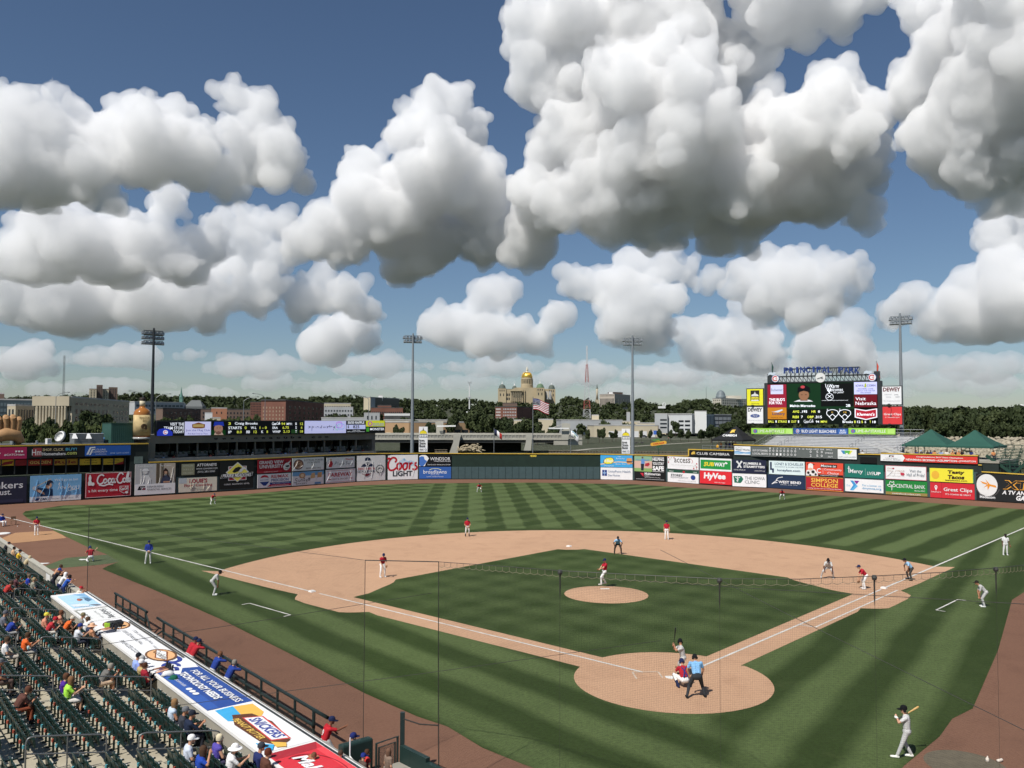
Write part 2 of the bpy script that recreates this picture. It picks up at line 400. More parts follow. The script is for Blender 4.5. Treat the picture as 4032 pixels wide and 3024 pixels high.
# bases
def base(p,rot,label):
    m =MB(); s =.19
    m.hexa([(-s,-s,0),(s,-s,0),(s,s,0),(-s,s,0),(-s+.03,-s+.03,.09),(s-.03,-s+.03,.09),(s-.03,s-.03,.09),(-s+.03,s-.03,.09)])
    e =m.build('base_bag',M_BASE); e.location =(p[0],p[1],.014); e.rotation_euler =(0,0,rot); setp(e,label,'base','bases of the infield')
base((19.4-.0,19.4),math.pi/4,'white base bag on the chalk line in front of the first baseman')
base((0,38.79),math.pi/4,'white base bag alone on the clay behind the pitcher')
base((-19.4,19.4),math.pi/4,'white base bag on the chalk line near the third baseman')
hp =MB().prism([(-.216,.216),(-.216,.432),(.216,.432),(.216,.216),(0,0)],0,.02).build('home_plate',M_BASE); hp.location =(0,0,.016); setp(hp,'white five-sided home plate beside the crouching catcher','home plate')
# chalk: foul lines, running lane, boxes
def line(name,a,b,w=.10,z=.024,mat=None):
    a,b =Vector((*a[:2],0)),Vector((*b[:2],0)); d =(b-a).normalized(); n =Vector((-d.y,d.x,0))*w/2
    return flat(name,[a+n,a-n,b-n,b+n],z,mat or M_CHALK)
S3 =lambda s,d=0: off(s,d)
S1 =lambda s,d=0: (-off(s,d)[0],off(s,d)[1])
line('foul_line',S3(1.5),S3(26.6),.13); line('foul_line',S3(27.6),S3(100),.16,.0245)
line('foul_line',S1(2.6),S1(26.9),.13); line('foul_line',S1(27.8),S1(100),.16,.0245)
line('running_lane_line',S1(13.5,.91),S1(27.4,.91),.11); line('running_lane_line',S1(13.5,.0),S1(13.5,.91),.1,.0252)
for a,b in [((-22.6,16.0),(-19.4,12.8)),((-22.6,16.0),(-22.95,15.6)),((-19.4,12.8),(-19.7,12.4)),((22.4,15.7),(19.3,12.8)),((22.4,15.7),(22.75,15.4)),((19.3,12.8),(19.65,12.4))]: line('coach_box_line',a,b,.1,.0255)
for s in (-1,1):      # what is left of the batter's boxes
    for a,b in [((s*.37,1.1),(s*1.55,1.1)),((s*1.55,1.1),(s*1.55,.1)),((s*.37,1.1),(s*.37,.2))]:
        if s <0: line('batters_box_line',a,b,.08,.0258,M('worn_chalk',(.55,.45,.35),rough=.95,var=.3,scale=3))
# bullpen by the left-field line: clay strip, turf strip, plates
M_TURF =M('bullpen_turf',(.082,.108,.048),rough=.95,var=.2,scale=1.5,bump=.3,bscale=30)
M_CLAY2 =dirt_material('bullpen_clay',(.44,.25,.13),(.33,.18,.10),.9,.3)
flat('bullpen_clay',GP([(-40,2150),(0,2122),(60,2098),(120,2094),(212,2091),(245,2106),(262,2118),(150,2130),(40,2140),(-40,2165)]),.008,M_CLAY2)
flat('bullpen_turf',GP([(150,2238),(180,2228),(260,2197),(420,2184),(470,2211),(440,2218),(385,2225),(300,2232),(200,2240)]),.0075,M_TURF)
for i,(x,y) in enumerate([(325,2205.5),(168,2221)]):
    e =MB().prism([(-.35,.1),(-.35,.38),(.35,.38),(.35,.1),(0,-.15)],0,.02).build('bullpen_plate',M_BASE); q =G(x,y); e.location =(q.x,q.y,.012)
    setp(e,['white practice plate on the green turf beside the kneeling bullpen catcher','white practice plate on the green turf against the concrete wall'][i],'home plate')
e =MB().lathe([(.62,0),(.6,.06),(.5,.09)],n=20).build('bullpen_mound_cover',M_BASE); q =G(14,2102); e.location =(q.x,q.y,.012); setp(e,'white disc lying at the corner of the bullpen clay','mound cover')
# on-deck circle at the right
od =[(G(3800,3012).x+1.25*math.cos(2*math.pi*k/32),G(3800,3012).y+1.25*math.sin(2*math.pi*k/32)) for k in range(32)]
flat('on_deck_circle',od,.010,M('on_deck_mat',(.13,.11,.075),rough=.95,var=.15))
# ------------------------------------------------------------------ cumulus clouds: closed billowing bodies of vapour at a common base height
def _ico(sub):
    bm =bmesh.new(); bmesh.ops.create_icosphere(bm,subdivisions=sub,radius=1); v =np.array([x.co for x in bm.verts]); f =np.array([[y.index for y in x.verts] for x in bm.faces],dtype=np.int32); bm.free(); return v,f
ICO1,ICO2 =_ico(1),_ico(2)
def mesh_np(name,v,f):
    me =bpy.data.meshes.new(name); f =np.asarray(f,dtype=np.int32); k =f.shape[1]
    me.vertices.add(len(v)); me.vertices.foreach_set('co',np.asarray(v,dtype=np.float32).ravel()); me.loops.add(f.size); me.loops.foreach_set('vertex_index',f.ravel())
    me.polygons.add(len(f)); me.polygons.foreach_set('loop_start',np.arange(0,f.size,k,dtype=np.int32)); me.update(calc_edges=True); return me
def vapour(dens):
    m =bpy.data.materials.new('cloud_vapour'); m.use_nodes =True; nt =m.node_tree; nt.nodes.clear()
    o =nt.nodes.new('ShaderNodeOutputMaterial'); v =nt.nodes.new('ShaderNodeVolumeScatter')
    v.inputs['Density'].default_value =dens; v.inputs['Anisotropy'].default_value =CLOUD_G; v.inputs['Color'].default_value =(1,1,1,1)
    nt.links.new(v.outputs[0],o.inputs['Volume']); return m
CLOUD_G =0.0
CLOUD_ALT =1000.0
def cloud(label,base_y,circles,seed,dens=1.0,puffs=16,vox=1.7,flatb=.14,rough=1.0):
    """circles: (x, y, radius) of its towers in photo pixels; it stands at the distance where its base meets the common base height"""
    rnd =random.Random(seed); cx =sum(c[0] for c in circles)/len(circles)
    d =ray(cx,base_y); T =CLOUD_ALT/(d.z/math.hypot(d.x,d.y)); S =[]; px =T/FPX*3.94
    def bud(c,R,v,n,lev):   # smaller billows budding from a billow's outer side
        for k in range(n):
            w =(v*.8+Vector((rnd.gauss(0,.75),rnd.gauss(-.25,.75),rnd.gauss(.2,.75)))).normalized(); q =R*rnd.choice((.22,.3,.36,.44,.52))*rnd.uniform(.85,1.15)
            if q <px*1.6: continue
            c2 =c+w*R*rnd.uniform(.72,.98); S.append((c2,q))
            if lev: bud(c2,q,w,5 if lev == 2 else 4,lev-1)
    for x,y,r in circles:
        p =at(x,y,T); R =1.13*r/FPX*T; p =p+FW*rnd.uniform(-.7,.7)*R; S.append((p,R*.86)); bud(p,R*.86,Vector((0,-.15,.15)),puffs,2 if r >40 else 1)
    V,F,o =[],[],0; ctr =np.array([list(p) for p,R in S]); rad =np.array([R for p,R in S]); I0,I1 =ICO1
    V =(I0[None]*rad[:,None,None]*np.array([1,1,.92])+ctr[:,None]).reshape(-1,3); V[:,2]=np.where(V[:,2] <CLOUD_ALT,CLOUD_ALT+(V[:,2]-CLOUD_ALT)*flatb,V[:,2])
    F =(I1[None]+(np.arange(len(S))*len(I0))[:,None,None]).reshape(-1,3); c =V.mean(0); V =V-c
    me =mesh_np('cloud',V,F); ob =bpy.data.objects.new('cloud',me)
    md =ob.modifiers.new('r','REMESH'); md.mode ='VOXEL'; md.voxel_size =px*vox
    for i,(s,st,kind) in enumerate(((70,16,'CLOUDS'),(30,8.5,'VORONOI'),(14,4.8,'VORONOI'),(6.5,2.5,'VORONOI'))):
        tx =bpy.data.textures.new('billow',kind); tx.noise_scale =px*s
        if kind == 'VORONOI': tx.distance_metric ='DISTANCE_SQUARED'
        dm =ob.modifiers.new('d','DISPLACE'); dm.texture =tx; dm.texture_coords ='LOCAL'; dm.strength =px*st*rough*(-1 if kind == 'VORONOI' else 1); dm.mid_level =.35
    md =ob.modifiers.new('r2','REMESH'); md.mode ='VOXEL'; md.voxel_size =px*vox   # closes any crossing folds
    me2 =evaluated(ob); bpy.data.objects.remove(ob); me2.materials.clear(); me2.materials.append(vapour(CLOUD_DENS*dens*5000/T))
    me2.polygons.foreach_set('use_smooth',[True]*len(me2.polygons))
    e =link('cloud',me2); e.location =Vector(c); setp(e,label,'cloud','cumulus clouds over the city')
    return len(me2.polygons)
CLOUD_DENS =.013
CLOUDS =[
 ('huge grey-based cumulus filling the upper right of the sky',990,[(2170,330,150),(2330,170,230),(2240,600,190),(2520,420,300),(2620,80,260),(2830,300,190),(3010,540,200),(3200,560,190),(3292,420,70),(3365,440,60),(3410,640,110),(2700,700,280),(2400,800,210),(2960,770,200),(3250,750,150),(3410,840,60),(2160,810,140),(2560,880,130),(3000,50,160),(3260,10,130),(3440,-30,80),(2120,130,120)],1.0),
 ('tall bright cumulus with a lobed edge beside the deep blue gap',850,[(3680,40,120),(3880,150,240),(3720,300,160),(3690,560,170),(3900,480,230),(4120,300,260),(3860,690,110),(4080,640,160)],1.0),
 ('tower-shaped white cumulus standing alone against deep blue',1055,[(1730,430,110),(1650,560,120),(1800,560,120),(1710,720,190),(1430,660,80),(1500,850,160),(1650,920,190),(1850,760,120),(1960,790,90),(1900,920,150),(1270,940,90),(1170,970,65),(1370,950,100),(2080,950,130)],1.0),
 ('broad heaped cumulus with several pointed tops over the courthouse side',830,[(225,370,50),(300,460,75),(60,500,120),(120,620,160),(20,700,150),(450,450,65),(480,560,90),(620,480,100),(640,620,160),(800,600,120),(925,395,75),(980,470,105),(1000,590,140),(1120,660,95),(870,690,100),(280,690,150),(160,770,110),(1190,720,50)],.9),
 ('flat-based white cumulus hanging below the broad heaped one',1095,[(130,970,110),(290,930,115),(410,1000,125),(60,1030,80),(640,970,120),(720,1050,100),(810,970,85),(700,820,75),(550,1010,90)],.9),
 ('long grey-bottomed bank of cumulus above the left floodlight',1300,[(900,900,65),(1000,900,80),(1110,890,75),(960,1010,105),(1060,1030,90),(1010,1150,115),(850,1180,120),(650,1180,140),(1200,1170,105),(1380,1170,75),(300,1170,150),(90,1180,150),(480,1150,110),(1450,1220,60)],.8),
 ('small bright cumulus heap right of the grey-bottomed bank',1430,[(1400,1290,75),(1340,1340,75),(1260,1360,55),(1440,1340,60)],1.0),
 ('lumpy cumulus heap behind the second floodlight',1400,[(1720,1290,65),(1800,1300,70),(1900,1190,65),(1970,1150,75),(1900,1300,80),(2050,1330,80),(2180,1250,65),(2120,1340,65),(1960,1330,80)],.9),
 ('anvil-shaped cumulus with a narrow stem over the capitol',1430,[(2270,1100,55),(2380,1120,75),(2500,1070,75),(2620,1060,80),(2710,1080,65),(2500,1180,100),(2450,1280,85),(2560,1300,95),(2810,1100,45),(2620,1180,70)],.9),
 ('double-topped cumulus with a grey underside left of the far floodlight',1300,[(2940,1110,65),(3020,1030,55),(3100,1070,80),(3200,1060,75),(3300,1080,75),(3390,1080,45),(3150,1170,105),(3010,1190,70),(3260,1180,85)],.9),
 ('ragged low cumulus row above the scoreboard',1450,[(2680,1310,45),(2780,1320,60),(2900,1310,75),(2760,1390,65),(3000,1380,95),(3200,1380,100),(3350,1400,100),(2860,1400,75)],.7),
 ('towering cumulus climbing at the edge behind the far floodlight',1335,[(3550,1230,65),(3600,1190,45),(3750,1220,75),(3850,1170,85),(3950,1150,100),(3960,1030,90),(4000,920,100),(4060,820,90),(3690,1270,65),(3900,1270,105),(4090,1200,150)],.9),
 ('little cloud puffs close together over the left skyline',1490,[(80,1400,30),(180,1380,38),(110,1445,36),(195,1455,28),(60,1440,28)],.9),
]
_cr =random.Random(5)
def roll(x,y,half,rmax,n,base):   # a long heaped bank seen from far off
    out =[]
    for k in range(n):
        t =-1+2*(k+_cr.uniform(.1,.9))/n; r =rmax*(1-.6*t*t)*_cr.uniform(.45,1.0); out.append((x+half*t,base-r*_cr.uniform(.35,.95),r))
    return out
_rolls =[(160,1415,300,40),(640,1400,330,38),(1080,1440,280,40),(1560,1440,260,36),(2060,1440,270,38),(2380,1470,300,34),(2760,1470,300,36),(3180,1465,300,40),(3620,1440,280,40),(3960,1450,260,40)]
for i,(x,y,hw,rm) in enumerate(_rolls): CLOUDS.append(('pale heaped cloud bank low over the skyline',y+20,roll(x,y,hw,rm,15,y+20),.55))
for k in range(15):
    x =-40+k*290+_cr.uniform(-60,60); y =_cr.choice((1500,1515,1530,1545)); CLOUDS.append(('thin far cloud bank close to the horizon',y+14,roll(x,y,_cr.uniform(150,300),_cr.uniform(16,26),13,y+14),.5))
NP =0
for i,(lab,by,cs,dn) in enumerate(CLOUDS): NP += cloud(lab,by,cs,11+i,dn,puffs=13 if i <13 else 7)
# ------------------------------------------------------------------ outfield wall and its advertising
WALL =[(-95,55.5),(-71,77),(-43.5,101.3),(-34.5,112.5),(-29.5,118.5),(-24.5,122.3),(-18,124.7),(0,124.9),(16,124),(22.5,122),(28,117.6),(33,111.5),(37.5,106.5),(43,103.2),(69,77),(92,53)]
def W(x,back=0.0,y=1850):
    """foot of the outfield wall in the photo's pixel column x (back: metres further from the camera)"""
    d =ray(x,y); d =Vector((d.x,d.y)).normalized(); c =Vector((CP.x,CP.y)); best =None
    for a,b in zip(WALL,WALL[1:]):
        a,b =Vector(a),Vector(b); e =b-a; den =d.x*e.y-d.y*e.x
        if abs(den) <1e-9: continue
        q =a-c; t =(q.x*e.y-q.y*e.x)/den; u =(q.x*d.y-q.y*d.x)/den
        if t >0 and -1e-6 <= u <= 1+1e-6 and (best is None or t <best): best =t
    p =c+d*(best+back); return Vector((p.x,p.y,0))
def frame(x0,x1,yt0,yt1,yb0,yb1,back=0.0,proud=.12,minz=None):
    """upright rectangle standing on the wall line between two pixel columns: (origin, angle, width, height)"""
    A,B =W(x0,back),W(x1,back)
    zt =(hz(A,x0,yt0)+hz(B,x1,yt1))/2; zb =(hz(A,x0,yb0)+hz(B,x1,yb1))/2
    if minz is not None: zb =max(zb,minz)
    d =(B-A); w =d.length; ang =math.atan2(d.y,d.x); n =Vector((math.sin(ang),-math.cos(ang),0))
    o =A+n*proud; o.z =zb; return o,ang,w,zt-zb
M_BACK =M('wall_black_green',(.018,.027,.024),rough=.7,var=.2,scale=1.0)
M_TEAL =M('wall_padding_teal',(.052,.088,.092),rough=.55,var=.1,scale=1.5)
M_EYE =M('batters_eye_green',(.012,.028,.020),rough=.85,var=.15,scale=1.0)
M_YEL =M('rail_yellow',(.62,.41,.06),rough=.5,var=.1)
def wall_run(name,label,segs,mat,thick=.5,rail=True,pad=True):
    """segs: (x0, x1, top0, top1) in photo pixels; the wall follows the line of the warning track"""
    o0 =W(segs[0][0]); e =empty(name,o0,0,label,'wall')
    b,ry,pd =MB(),MB(),[]
    for (x0,x1,t0,t1) in segs:
        n =max(1,int(abs(x1-x0)/60)); 
        for k in range(n):
            xa,xb =x0+(x1-x0)*k/n,x0+(x1-x0)*(k+1)/n; A,B =W(xa),W(xb)
            za,zb_ =hz(A,xa,t0+(t1-t0)*k/n),hz(B,xb,t0+(t1-t0)*(k+1)/n)
            d =(B-A).normalized(); nn =Vector((-d.y,d.x,0))*thick
            b.hexa([(A.x,A.y,-.3),(B.x,B.y,-.3),(B.x+nn.x,B.y+nn.y,-.3),(A.x+nn.x,A.y+nn.y,-.3),(A.x,A.y,za),(B.x,B.y,zb_),(B.x+nn.x,B.y+nn.y,zb_),(A.x+nn.x,A.y+nn.y,za)])
            if rail: ry.bar((A.x,A.y,za+.06),(B.x,B.y,zb_+.06),.3,.14)
    b.build('backing',mat,e,world=True)
    if rail: ry.build('top_rail',M_YEL,e,world=True)
    return e
lf =wall_run('outfield_wall','dark outfield wall with a yellow rail under the glazed club boxes',[(585,1010,1822,1808),(1010,1420,1808,1787),(1420,1650,1787,1786)],M_BACK)
cf =wall_run('outfield_wall','dark green batter\'s eye wall above grey-blue padding in dead centre',[(1650,2365,1786,1789)],M_EYE)
rf =wall_run('outfield_wall','dark outfield wall with a stepped yellow rail below the scoreboard',[(2365,2712,1789,1797),(2712,2890,1771,1775),(2890,3382,1752,1767),(3382,3470,1789,1791),(3470,3853,1786,1796),(3853,3866,1832,1833),(3866,4200,1859,1880)],M_BACK)
# padding panels along the foot of the centre-field wall, each a mat of its own
def pads(e,x0,x1,n,y0,y1,yb=1887):
    for k in range(n):
        xa,xb =x0+(x1-x0)*k/n,x0+(x1-x0)*(k+1)/n
        o,ang,w,h =frame(xa,xb,y0,y1,1884,1884,proud=.0)
        A,B =W(xa),W(xb); d =(B-A).normalized(); nn =Vector((d.y,-d.x,0)); za =hz(A,xa,y0)
        m =MB(); a,b_ =A+d*.03,B-d*.03; q =nn*.09
        m.hexa([(a.x+q.x,a.y+q.y,.12),(b_.x+q.x,b_.y+q.y,.12),(b_.x,b_.y,.12),(a.x,a.y,.12),(a.x+q.x,a.y+q.y,za),(b_.x+q.x,b_.y+q.y,za),(b_.x,b_.y,za),(a.x,a.y,za)])
        m.build('padding_panel',M_TEAL,e,world=True)
pads(cf,1778,2362,22,1838,1840)
pads(cf,1646,1778,4,1838,1838); pads(lf,693,1004,9,1878,1866); pads(lf,1004,1640,18,1866,1838)
pads(rf,2365,2630,8,1840,1848); pads(rf,2630,2888,8,1848,1858); pads(rf,2888,3850,26,1858,1906)
o,ang,w,h =frame(2086,2112,1791,1791,1799,1799,proud=.03)
t4 =empty('distance_marker',o,ang,'small yellow 400 painted on the batter\'s eye wall','distance sign')
Face2(t4,w,h).text('400',0,0,1,1,'#d8c048',bold=.03)

PRINTS ={}
def banner(label,bg,x0,x1,yt0,yt1,yb0,yb1,items=(),back=0.0,proud=.2,name='advertising_banner',cat='banner',emit=0.0,thick=.05,minz=.1,wrinkle=0.0):
    o,ang,w,h =frame(x0,x1,yt0,yt1,yb0,yb1,back,proud,minz)
    e =empty(name,o,ang,label,cat,'advertising banners on the outfield wall' if cat == 'banner' else None)
    m =MB(); m.box(0,w,0,thick,0,h); m.build('vinyl_sheet' if cat == 'banner' else 'panel',ink(bg,emit),e)
    f =Face2(e,w,h,emit=emit)
    for it in items: getattr(f,it[0])(*it[1:])
    if wrinkle:   # loose folds of the cloth
        r =random.Random(label); mm =MB()
        for k in range(int(wrinkle)):
            xa =r.uniform(.1,.95)*w; xb =max(.02*w,min(.98*w,xa+r.uniform(-.18,.02)*w)); za,zb =r.uniform(.45,.95)*h,r.uniform(.03,.25)*h
            pts =smooth2([(xa,-.035,za),((xa+xb)/2+.02*w,-.05,(za+zb)/2),(xb,-.035,zb)],4); mm.tube(pts,[.01+.022*math.sin(math.pi*i/(len(pts)-1)) for i in range(len(pts))],5)
        mm.build('fold',ink(bg),e,smooth=True)
    return e
WH,BK,RD ='#eceae6','#15171a','#b4222f'
def T(t,x0,y0,x1,y1,c=WH,sh=0.0,b=0.0): return ('text',t,x0,y0,x1,y1,c,sh,b)
def Rc(*a): return ('rect',*a)
def Ov(*a): return ('oval',*a)
def Pl(*a): return ('poly',*a)
def Rg(*a): return ('ring',*a)
def Sk(*a): return ('stroke',*a)
def script_coke(x0,y0,x1,y1):
    L =[[(.20,.80),(.13,.90),(.04,.78),(.00,.45),(.04,.20),(.12,.18),(.19,.32)],[(.27,.55),(.21,.52),(.19,.34),(.23,.22),(.28,.36),(.27,.55),(.30,.30)],[(.41,.52),(.36,.56),(.33,.36),(.36,.22),(.42,.32)],[(.50,.55),(.44,.52),(.43,.33),(.47,.22),(.51,.36),(.50,.56),(.53,.24),(.56,.30)],[(.56,.52),(.61,.56)],
         [(.79,.85),(.72,1.0),(.64,.84),(.60,.50),(.64,.22),(.72,.18),(.78,.34)],[(.85,.56),(.79,.50),(.79,.32),(.83,.23),(.87,.38),(.85,.56)],[(.90,.24),(.88,.40),(.93,1.0),(.96,.92),(.91,.30),(.93,.23)],[(1.0,.56),(.95,.50),(.95,.32),(.98,.23),(1.0,.40),(1.0,.58),(1.02,.26)],[(.05,.10),(.20,.02),(.34,.12),(.48,.05)]]
    return [[(x0+u*(x1-x0),y0+v*(y1-y0)) for u,v in l] for l in L]
def script_coors(x0,y0,x1,y1):
    L =[[(.26,.62),(.30,.80),(.26,.96),(.17,.98),(.07,.72),(.04,.36),(.09,.06),(.20,.04),(.31,.22)],[(.02,.86),(.06,.95),(.12,.85)],[(.40,.56),(.33,.46),(.33,.18),(.38,.05),(.45,.20),(.46,.46),(.40,.56),(.48,.50)],[(.60,.56),(.53,.46),(.52,.18),(.57,.05),(.64,.20),(.65,.46),(.60,.56),(.69,.52)],[(.72,.06),(.74,.58),(.75,.46),(.82,.60)],[(.96,.58),(.90,.52),(.90,.40),(.96,.28),(.95,.10),(.86,.04),(.83,.14)]]
    return [[(x0+u*(x1-x0),y0+v*(y1-y0)) for u,v in l] for l in L]
NAVY ='#1c2138'
banner('dark navy bank banner lettered ankers Trust in white','#2a2b3d',-150,105.5,1891,1873.7,1998,1982,[T('Bankers',.30,.58,.94,.84,WH,0,.012),T('Trust.',.44,.34,.76,.56,WH,0,.012),T('Member FDIC',.36,.25,.57,.295),Rc(.5,.05,.95,.16,'#33344a')])
banner('sky-blue insurance banner with a batter swinging and a white foot strip','#78acd2',119,319.5,1873.7,1866,1977.7,1966.6,[
    Rc(0,0,1,.2,'#dfe2e3'),Pl([(.20,.20),(.17,.32),(.10,.47),(.12,.55),(.30,.50),(.43,.48),(.44,.20)],'#1d3a5c'),Pl([(.20,.44),(.27,.34),(.28,.26),(.06,.46),(.09,.52)],'#c9a184'),Ov(.35,.62,.062,.13,'#c9a184'),Pl([(.28,.64),(.29,.78),(.36,.83),(.42,.78),(.44,.71),(.38,.70),(.36,.60)],'#16263f'),
    Ov(.09,.53,.05,.075,'#b8bdc4'),Sk([[(.10,.58),(.40,.86)]],.028,'#c4b39b'),T("We'll go to bat",.46,.74,.93,.86,'#e9f2f7'),Sk([[(.54,.62),(.57,.70),(.55,.52),(.53,.44)],[(.60,.55),(.58,.50),(.62,.46),(.63,.54),(.60,.56)],[(.66,.52),(.67,.44),(.69,.55)],[(.75,.64),(.72,.40),(.70,.34),(.78,.56),(.80,.42)],[(.84,.56),(.82,.44),(.87,.45),(.87,.56)],[(.90,.56),(.90,.44),(.95,.46),(.95,.58)],[(.70,.36),(.95,.44)]],.022,'#dcebf3'),
    Pl([(.09,.05),(.16,.05),(.19,.14),(.12,.14)],'#1d2f57'),T('EMC',.20,.045,.36,.145,'#1d2f57',.2,.02),T('Business    Farm    Bond    Life',.42,.07,.95,.12,'#5a6470')],wrinkle=9)
banner('red soft-drink banner with white script and a bottle','#a82231',336,515.4,1863.8,1856.6,1961,1950.6,[Rg(.5,.5,.495,.49,.012,'#d9b9b8',45,46),Rc(.006,.006,.994,.022,'#e6d5d2'),Rc(.006,.978,.994,.994,'#e6d5d2'),Rc(.006,.022,.016,.978,'#e6d5d2'),Rc(.984,.022,.994,.978,'#e6d5d2'),
    Sk(script_coke(.25,.46,.97,.97),.055,'#f1e9e6'),Pl([(.055,.5),(.13,.5),(.135,.62),(.115,.7),(.122,.8),(.105,.93),(.08,.93),(.062,.8),(.07,.7),(.05,.62)],'#eadedb'),Ov(.155,.55,.035,.07,'#eadedb'),T('a hit every time',.06,.19,.70,.34,'#eadedb',0,.012),Pl([(.74,.42),(.94,.42),(.94,.22),(.84,.10),(.74,.22)],'#eadedb'),Pl([(.752,.405),(.928,.405),(.928,.225),(.84,.125),(.752,.225)],'#a82231'),Sk(script_coke(.765,.24,.92,.39),.02,'#eadedb'),Ov(.90,.15,.035,.05,'#eadedb')])
banner('tall farm insurance banner with a grey figure beside a dark-haired woman','#d9d8d4',530,688,1828,1822.5,1950.7,1939.3,[
    Rc(0,.34,.51,1,'#b4b4b3'),Rc(.51,.34,1,1,'#b3a898'),Rc(.52,.34,.6,1,'#5b5142'),Rc(.64,.34,.7,1,'#6b6254'),Pl([(.14,.34),(.13,.5),(.18,.64),(.32,.64),(.39,.5),(.39,.34)],'#d6d6d4'),Ov(.25,.73,.055,.06,'#d0cfcc'),Pl([(.16,.77),(.34,.77),(.30,.85),(.20,.85)],'#e2e1de'),T('Low deposits',.08,.90,.42,.95),Pl([(.63,.36),(.68,.6),(.84,.6),(.92,.38),(.86,.34),(.66,.34)],'#3c4256'),Ov(.755,.72,.05,.07,'#c49b80'),Pl([(.69,.52),(.69,.76),(.75,.85),(.81,.77),(.83,.52),(.79,.6),(.79,.74),(.72,.74),(.72,.6)],'#3a271e'),Rc(.70,.36,.86,.41,'#b98b6f'),T('Big on support',.62,.90,.90,.95),Rc(0,0,1,.345,'#e8e7e3'),
    Pl([(.06,.16),(.10,.28),(.25,.28),(.24,.24),(.13,.24),(.12,.22),(.17,.22),(.15,.16)],BK),Pl([(.16,.16),(.20,.22),(.26,.22),(.25,.16)],'#7d2734'),T('FARM BUREAU',.30,.22,.70,.28,'#45484c'),T('FINANCIAL SERVICES',.30,.13,.90,.19,'#45484c')],wrinkle=7)
banner('black attorneys banner with a grey stone plaque and white lettering','#141716',703,859,1822.5,1820,1873.8,1870.6,[Rc(.06,.08,.38,.93,'#8a8a72'),T('SIMPSON',.10,.72,.34,.84,'#b8b8a4'),T('A B E L S',.10,.44,.34,.56,'#b8b8a4'),T('FISCHER',.10,.17,.34,.29,'#b8b8a4'),T('ATTORNEYS',.44,.70,.94,.92,WH,0,.02),T('WWW.IOWAFIRM.COM',.42,.46,.96,.58),T('(515) 283-5000',.46,.18,.90,.36)])
banner('cream floor-covering banner with red block lettering','#d3cdbb',703,853,1882,1877.5,1938,1931.5,[Rc(0,.62,.2,1,'#b4bcc0'),T("LOUIE'S",.27,.62,.74,.92,'#9e2433',0,.03),T('Floor Covering',.14,.32,.87,.56,'#9e2433',0,.02),T('2708 Ingersoll Avenue',.27,.19,.74,.27,'#5c5a4c'),T('Over 50 YEARS',.35,.07,.66,.15,'#5c5a4c')],wrinkle=4)
banner('black casino banner with a yellow diamond and a tilted name plate','#1a1c1b',863,996,1818,1814,1925.5,1921,[
    Rc(.25,.30,.79,.82,'#c9cac6'),Rc(.275,.32,.765,.80,'#9c2734'),Pl([(.52,.24),(.86,.60),(.52,.97),(.17,.60)],'#c9cac6'),Pl([(.52,.27),(.82,.60),(.52,.93),(.21,.60)],'#d9cc57'),Pl([(.36,.62),(.45,.76),(.55,.80),(.64,.76),(.66,.70),(.60,.72),(.56,.64),(.48,.60),(.42,.58)],'#1a1c1b'),Pl([(.52,.58),(.58,.66),(.66,.78),(.74,.78),(.80,.68),(.70,.70),(.64,.60)],'#c9cac6'),Pl([(.02,.385),(.955,.45),(.985,.585),(.05,.525)],'#c9cac6'),Pl([(.035,.395),(.945,.46),(.968,.575),(.063,.515)],'#1a1c1b'),('text','PRAIRIE MEADOWS',.09,.425,.92,.545,WH,.25,.025),T('CASINO  RACETRACK  HOTEL',.13,.145,.88,.195)])
banner('dark red university banner with a white viking head','#97202c',1008.6,1140,1810,1804.5,1863,1857.6,[T('GRAND VIEW',.04,.66,.76,.90,WH,0,.02),T('UNIVERSITY',.05,.34,.75,.60,WH,0,.02),Rc(0,.0,.72,.15,'#b52f39'),T('HOME OF THE VIKINGS',.18,.045,.60,.11),Pl([(.78,.18),(.74,.40),(.80,.62),(.86,.70),(.93,.62),(.97,.40),(.92,.20),(.85,.12)],'#d8d4cf'),Pl([(.80,.46),(.92,.52),(.95,.40),(.86,.34)],'#232426'),Pl([(.93,.62),(.99,.90),(.94,.78),(.88,.70)],'#d8d4cf'),Sk([[(.80,.30),(.86,.24),(.91,.28)],[(.82,.66),(.80,.80),(.84,.72)]],.03,'#232426')],proud=.42)
banner('white real-estate banner with a striped balloon','#e4e4e2',1008.6,1140,1867.8,1862,1921,1913,[Rc(.36,.20,1,.36,'#27407f'),Pl([(.28,.05),(1,.05),(1,.20),(.36,.20)],'#b42c3a'),Pl([(.07,.72),(.12,.90),(.20,.95),(.28,.90),(.33,.72),(.20,.79)],'#b42c3a'),Pl([(.06,.44),(.34,.44),(.24,.15),(.17,.15)],'#27407f'),T('RE/MAX',.08,.54,.32,.62,'#27407f'),T('RE/MAX',.40,.68,.92,.92,'#b42c3a',0,.015),T('PRECISION',.40,.42,.92,.62,'#27407f',0,.015),T('THE SMART DECISION',.42,.24,.94,.32),T('www.REMAXPRECISION.com',.40,.085,.92,.155)],proud=.42)
banner('white union banner with a brown round seal','#dcdcd8',1148,1272,1804.5,1800,1854,1849.7,[Ov(.19,.5,.155,.40,'#6b4c46'),Ov(.19,.5,.12,.31,'#b08a6d'),Sk([[(.12,.42),(.17,.62),(.26,.70)],[(.15,.36),(.22,.5),(.19,.34)]],.05,'#4c3430'),T('ELECTRICAL WORKERS',.36,.74,.97,.88,'#565656'),T('LOCAL UNION',.46,.56,.86,.69,'#565656'),T('347',.60,.37,.70,.50,'#565656'),T('IBEWLU347.ORG',.42,.10,.90,.23,'#565656')],wrinkle=3)
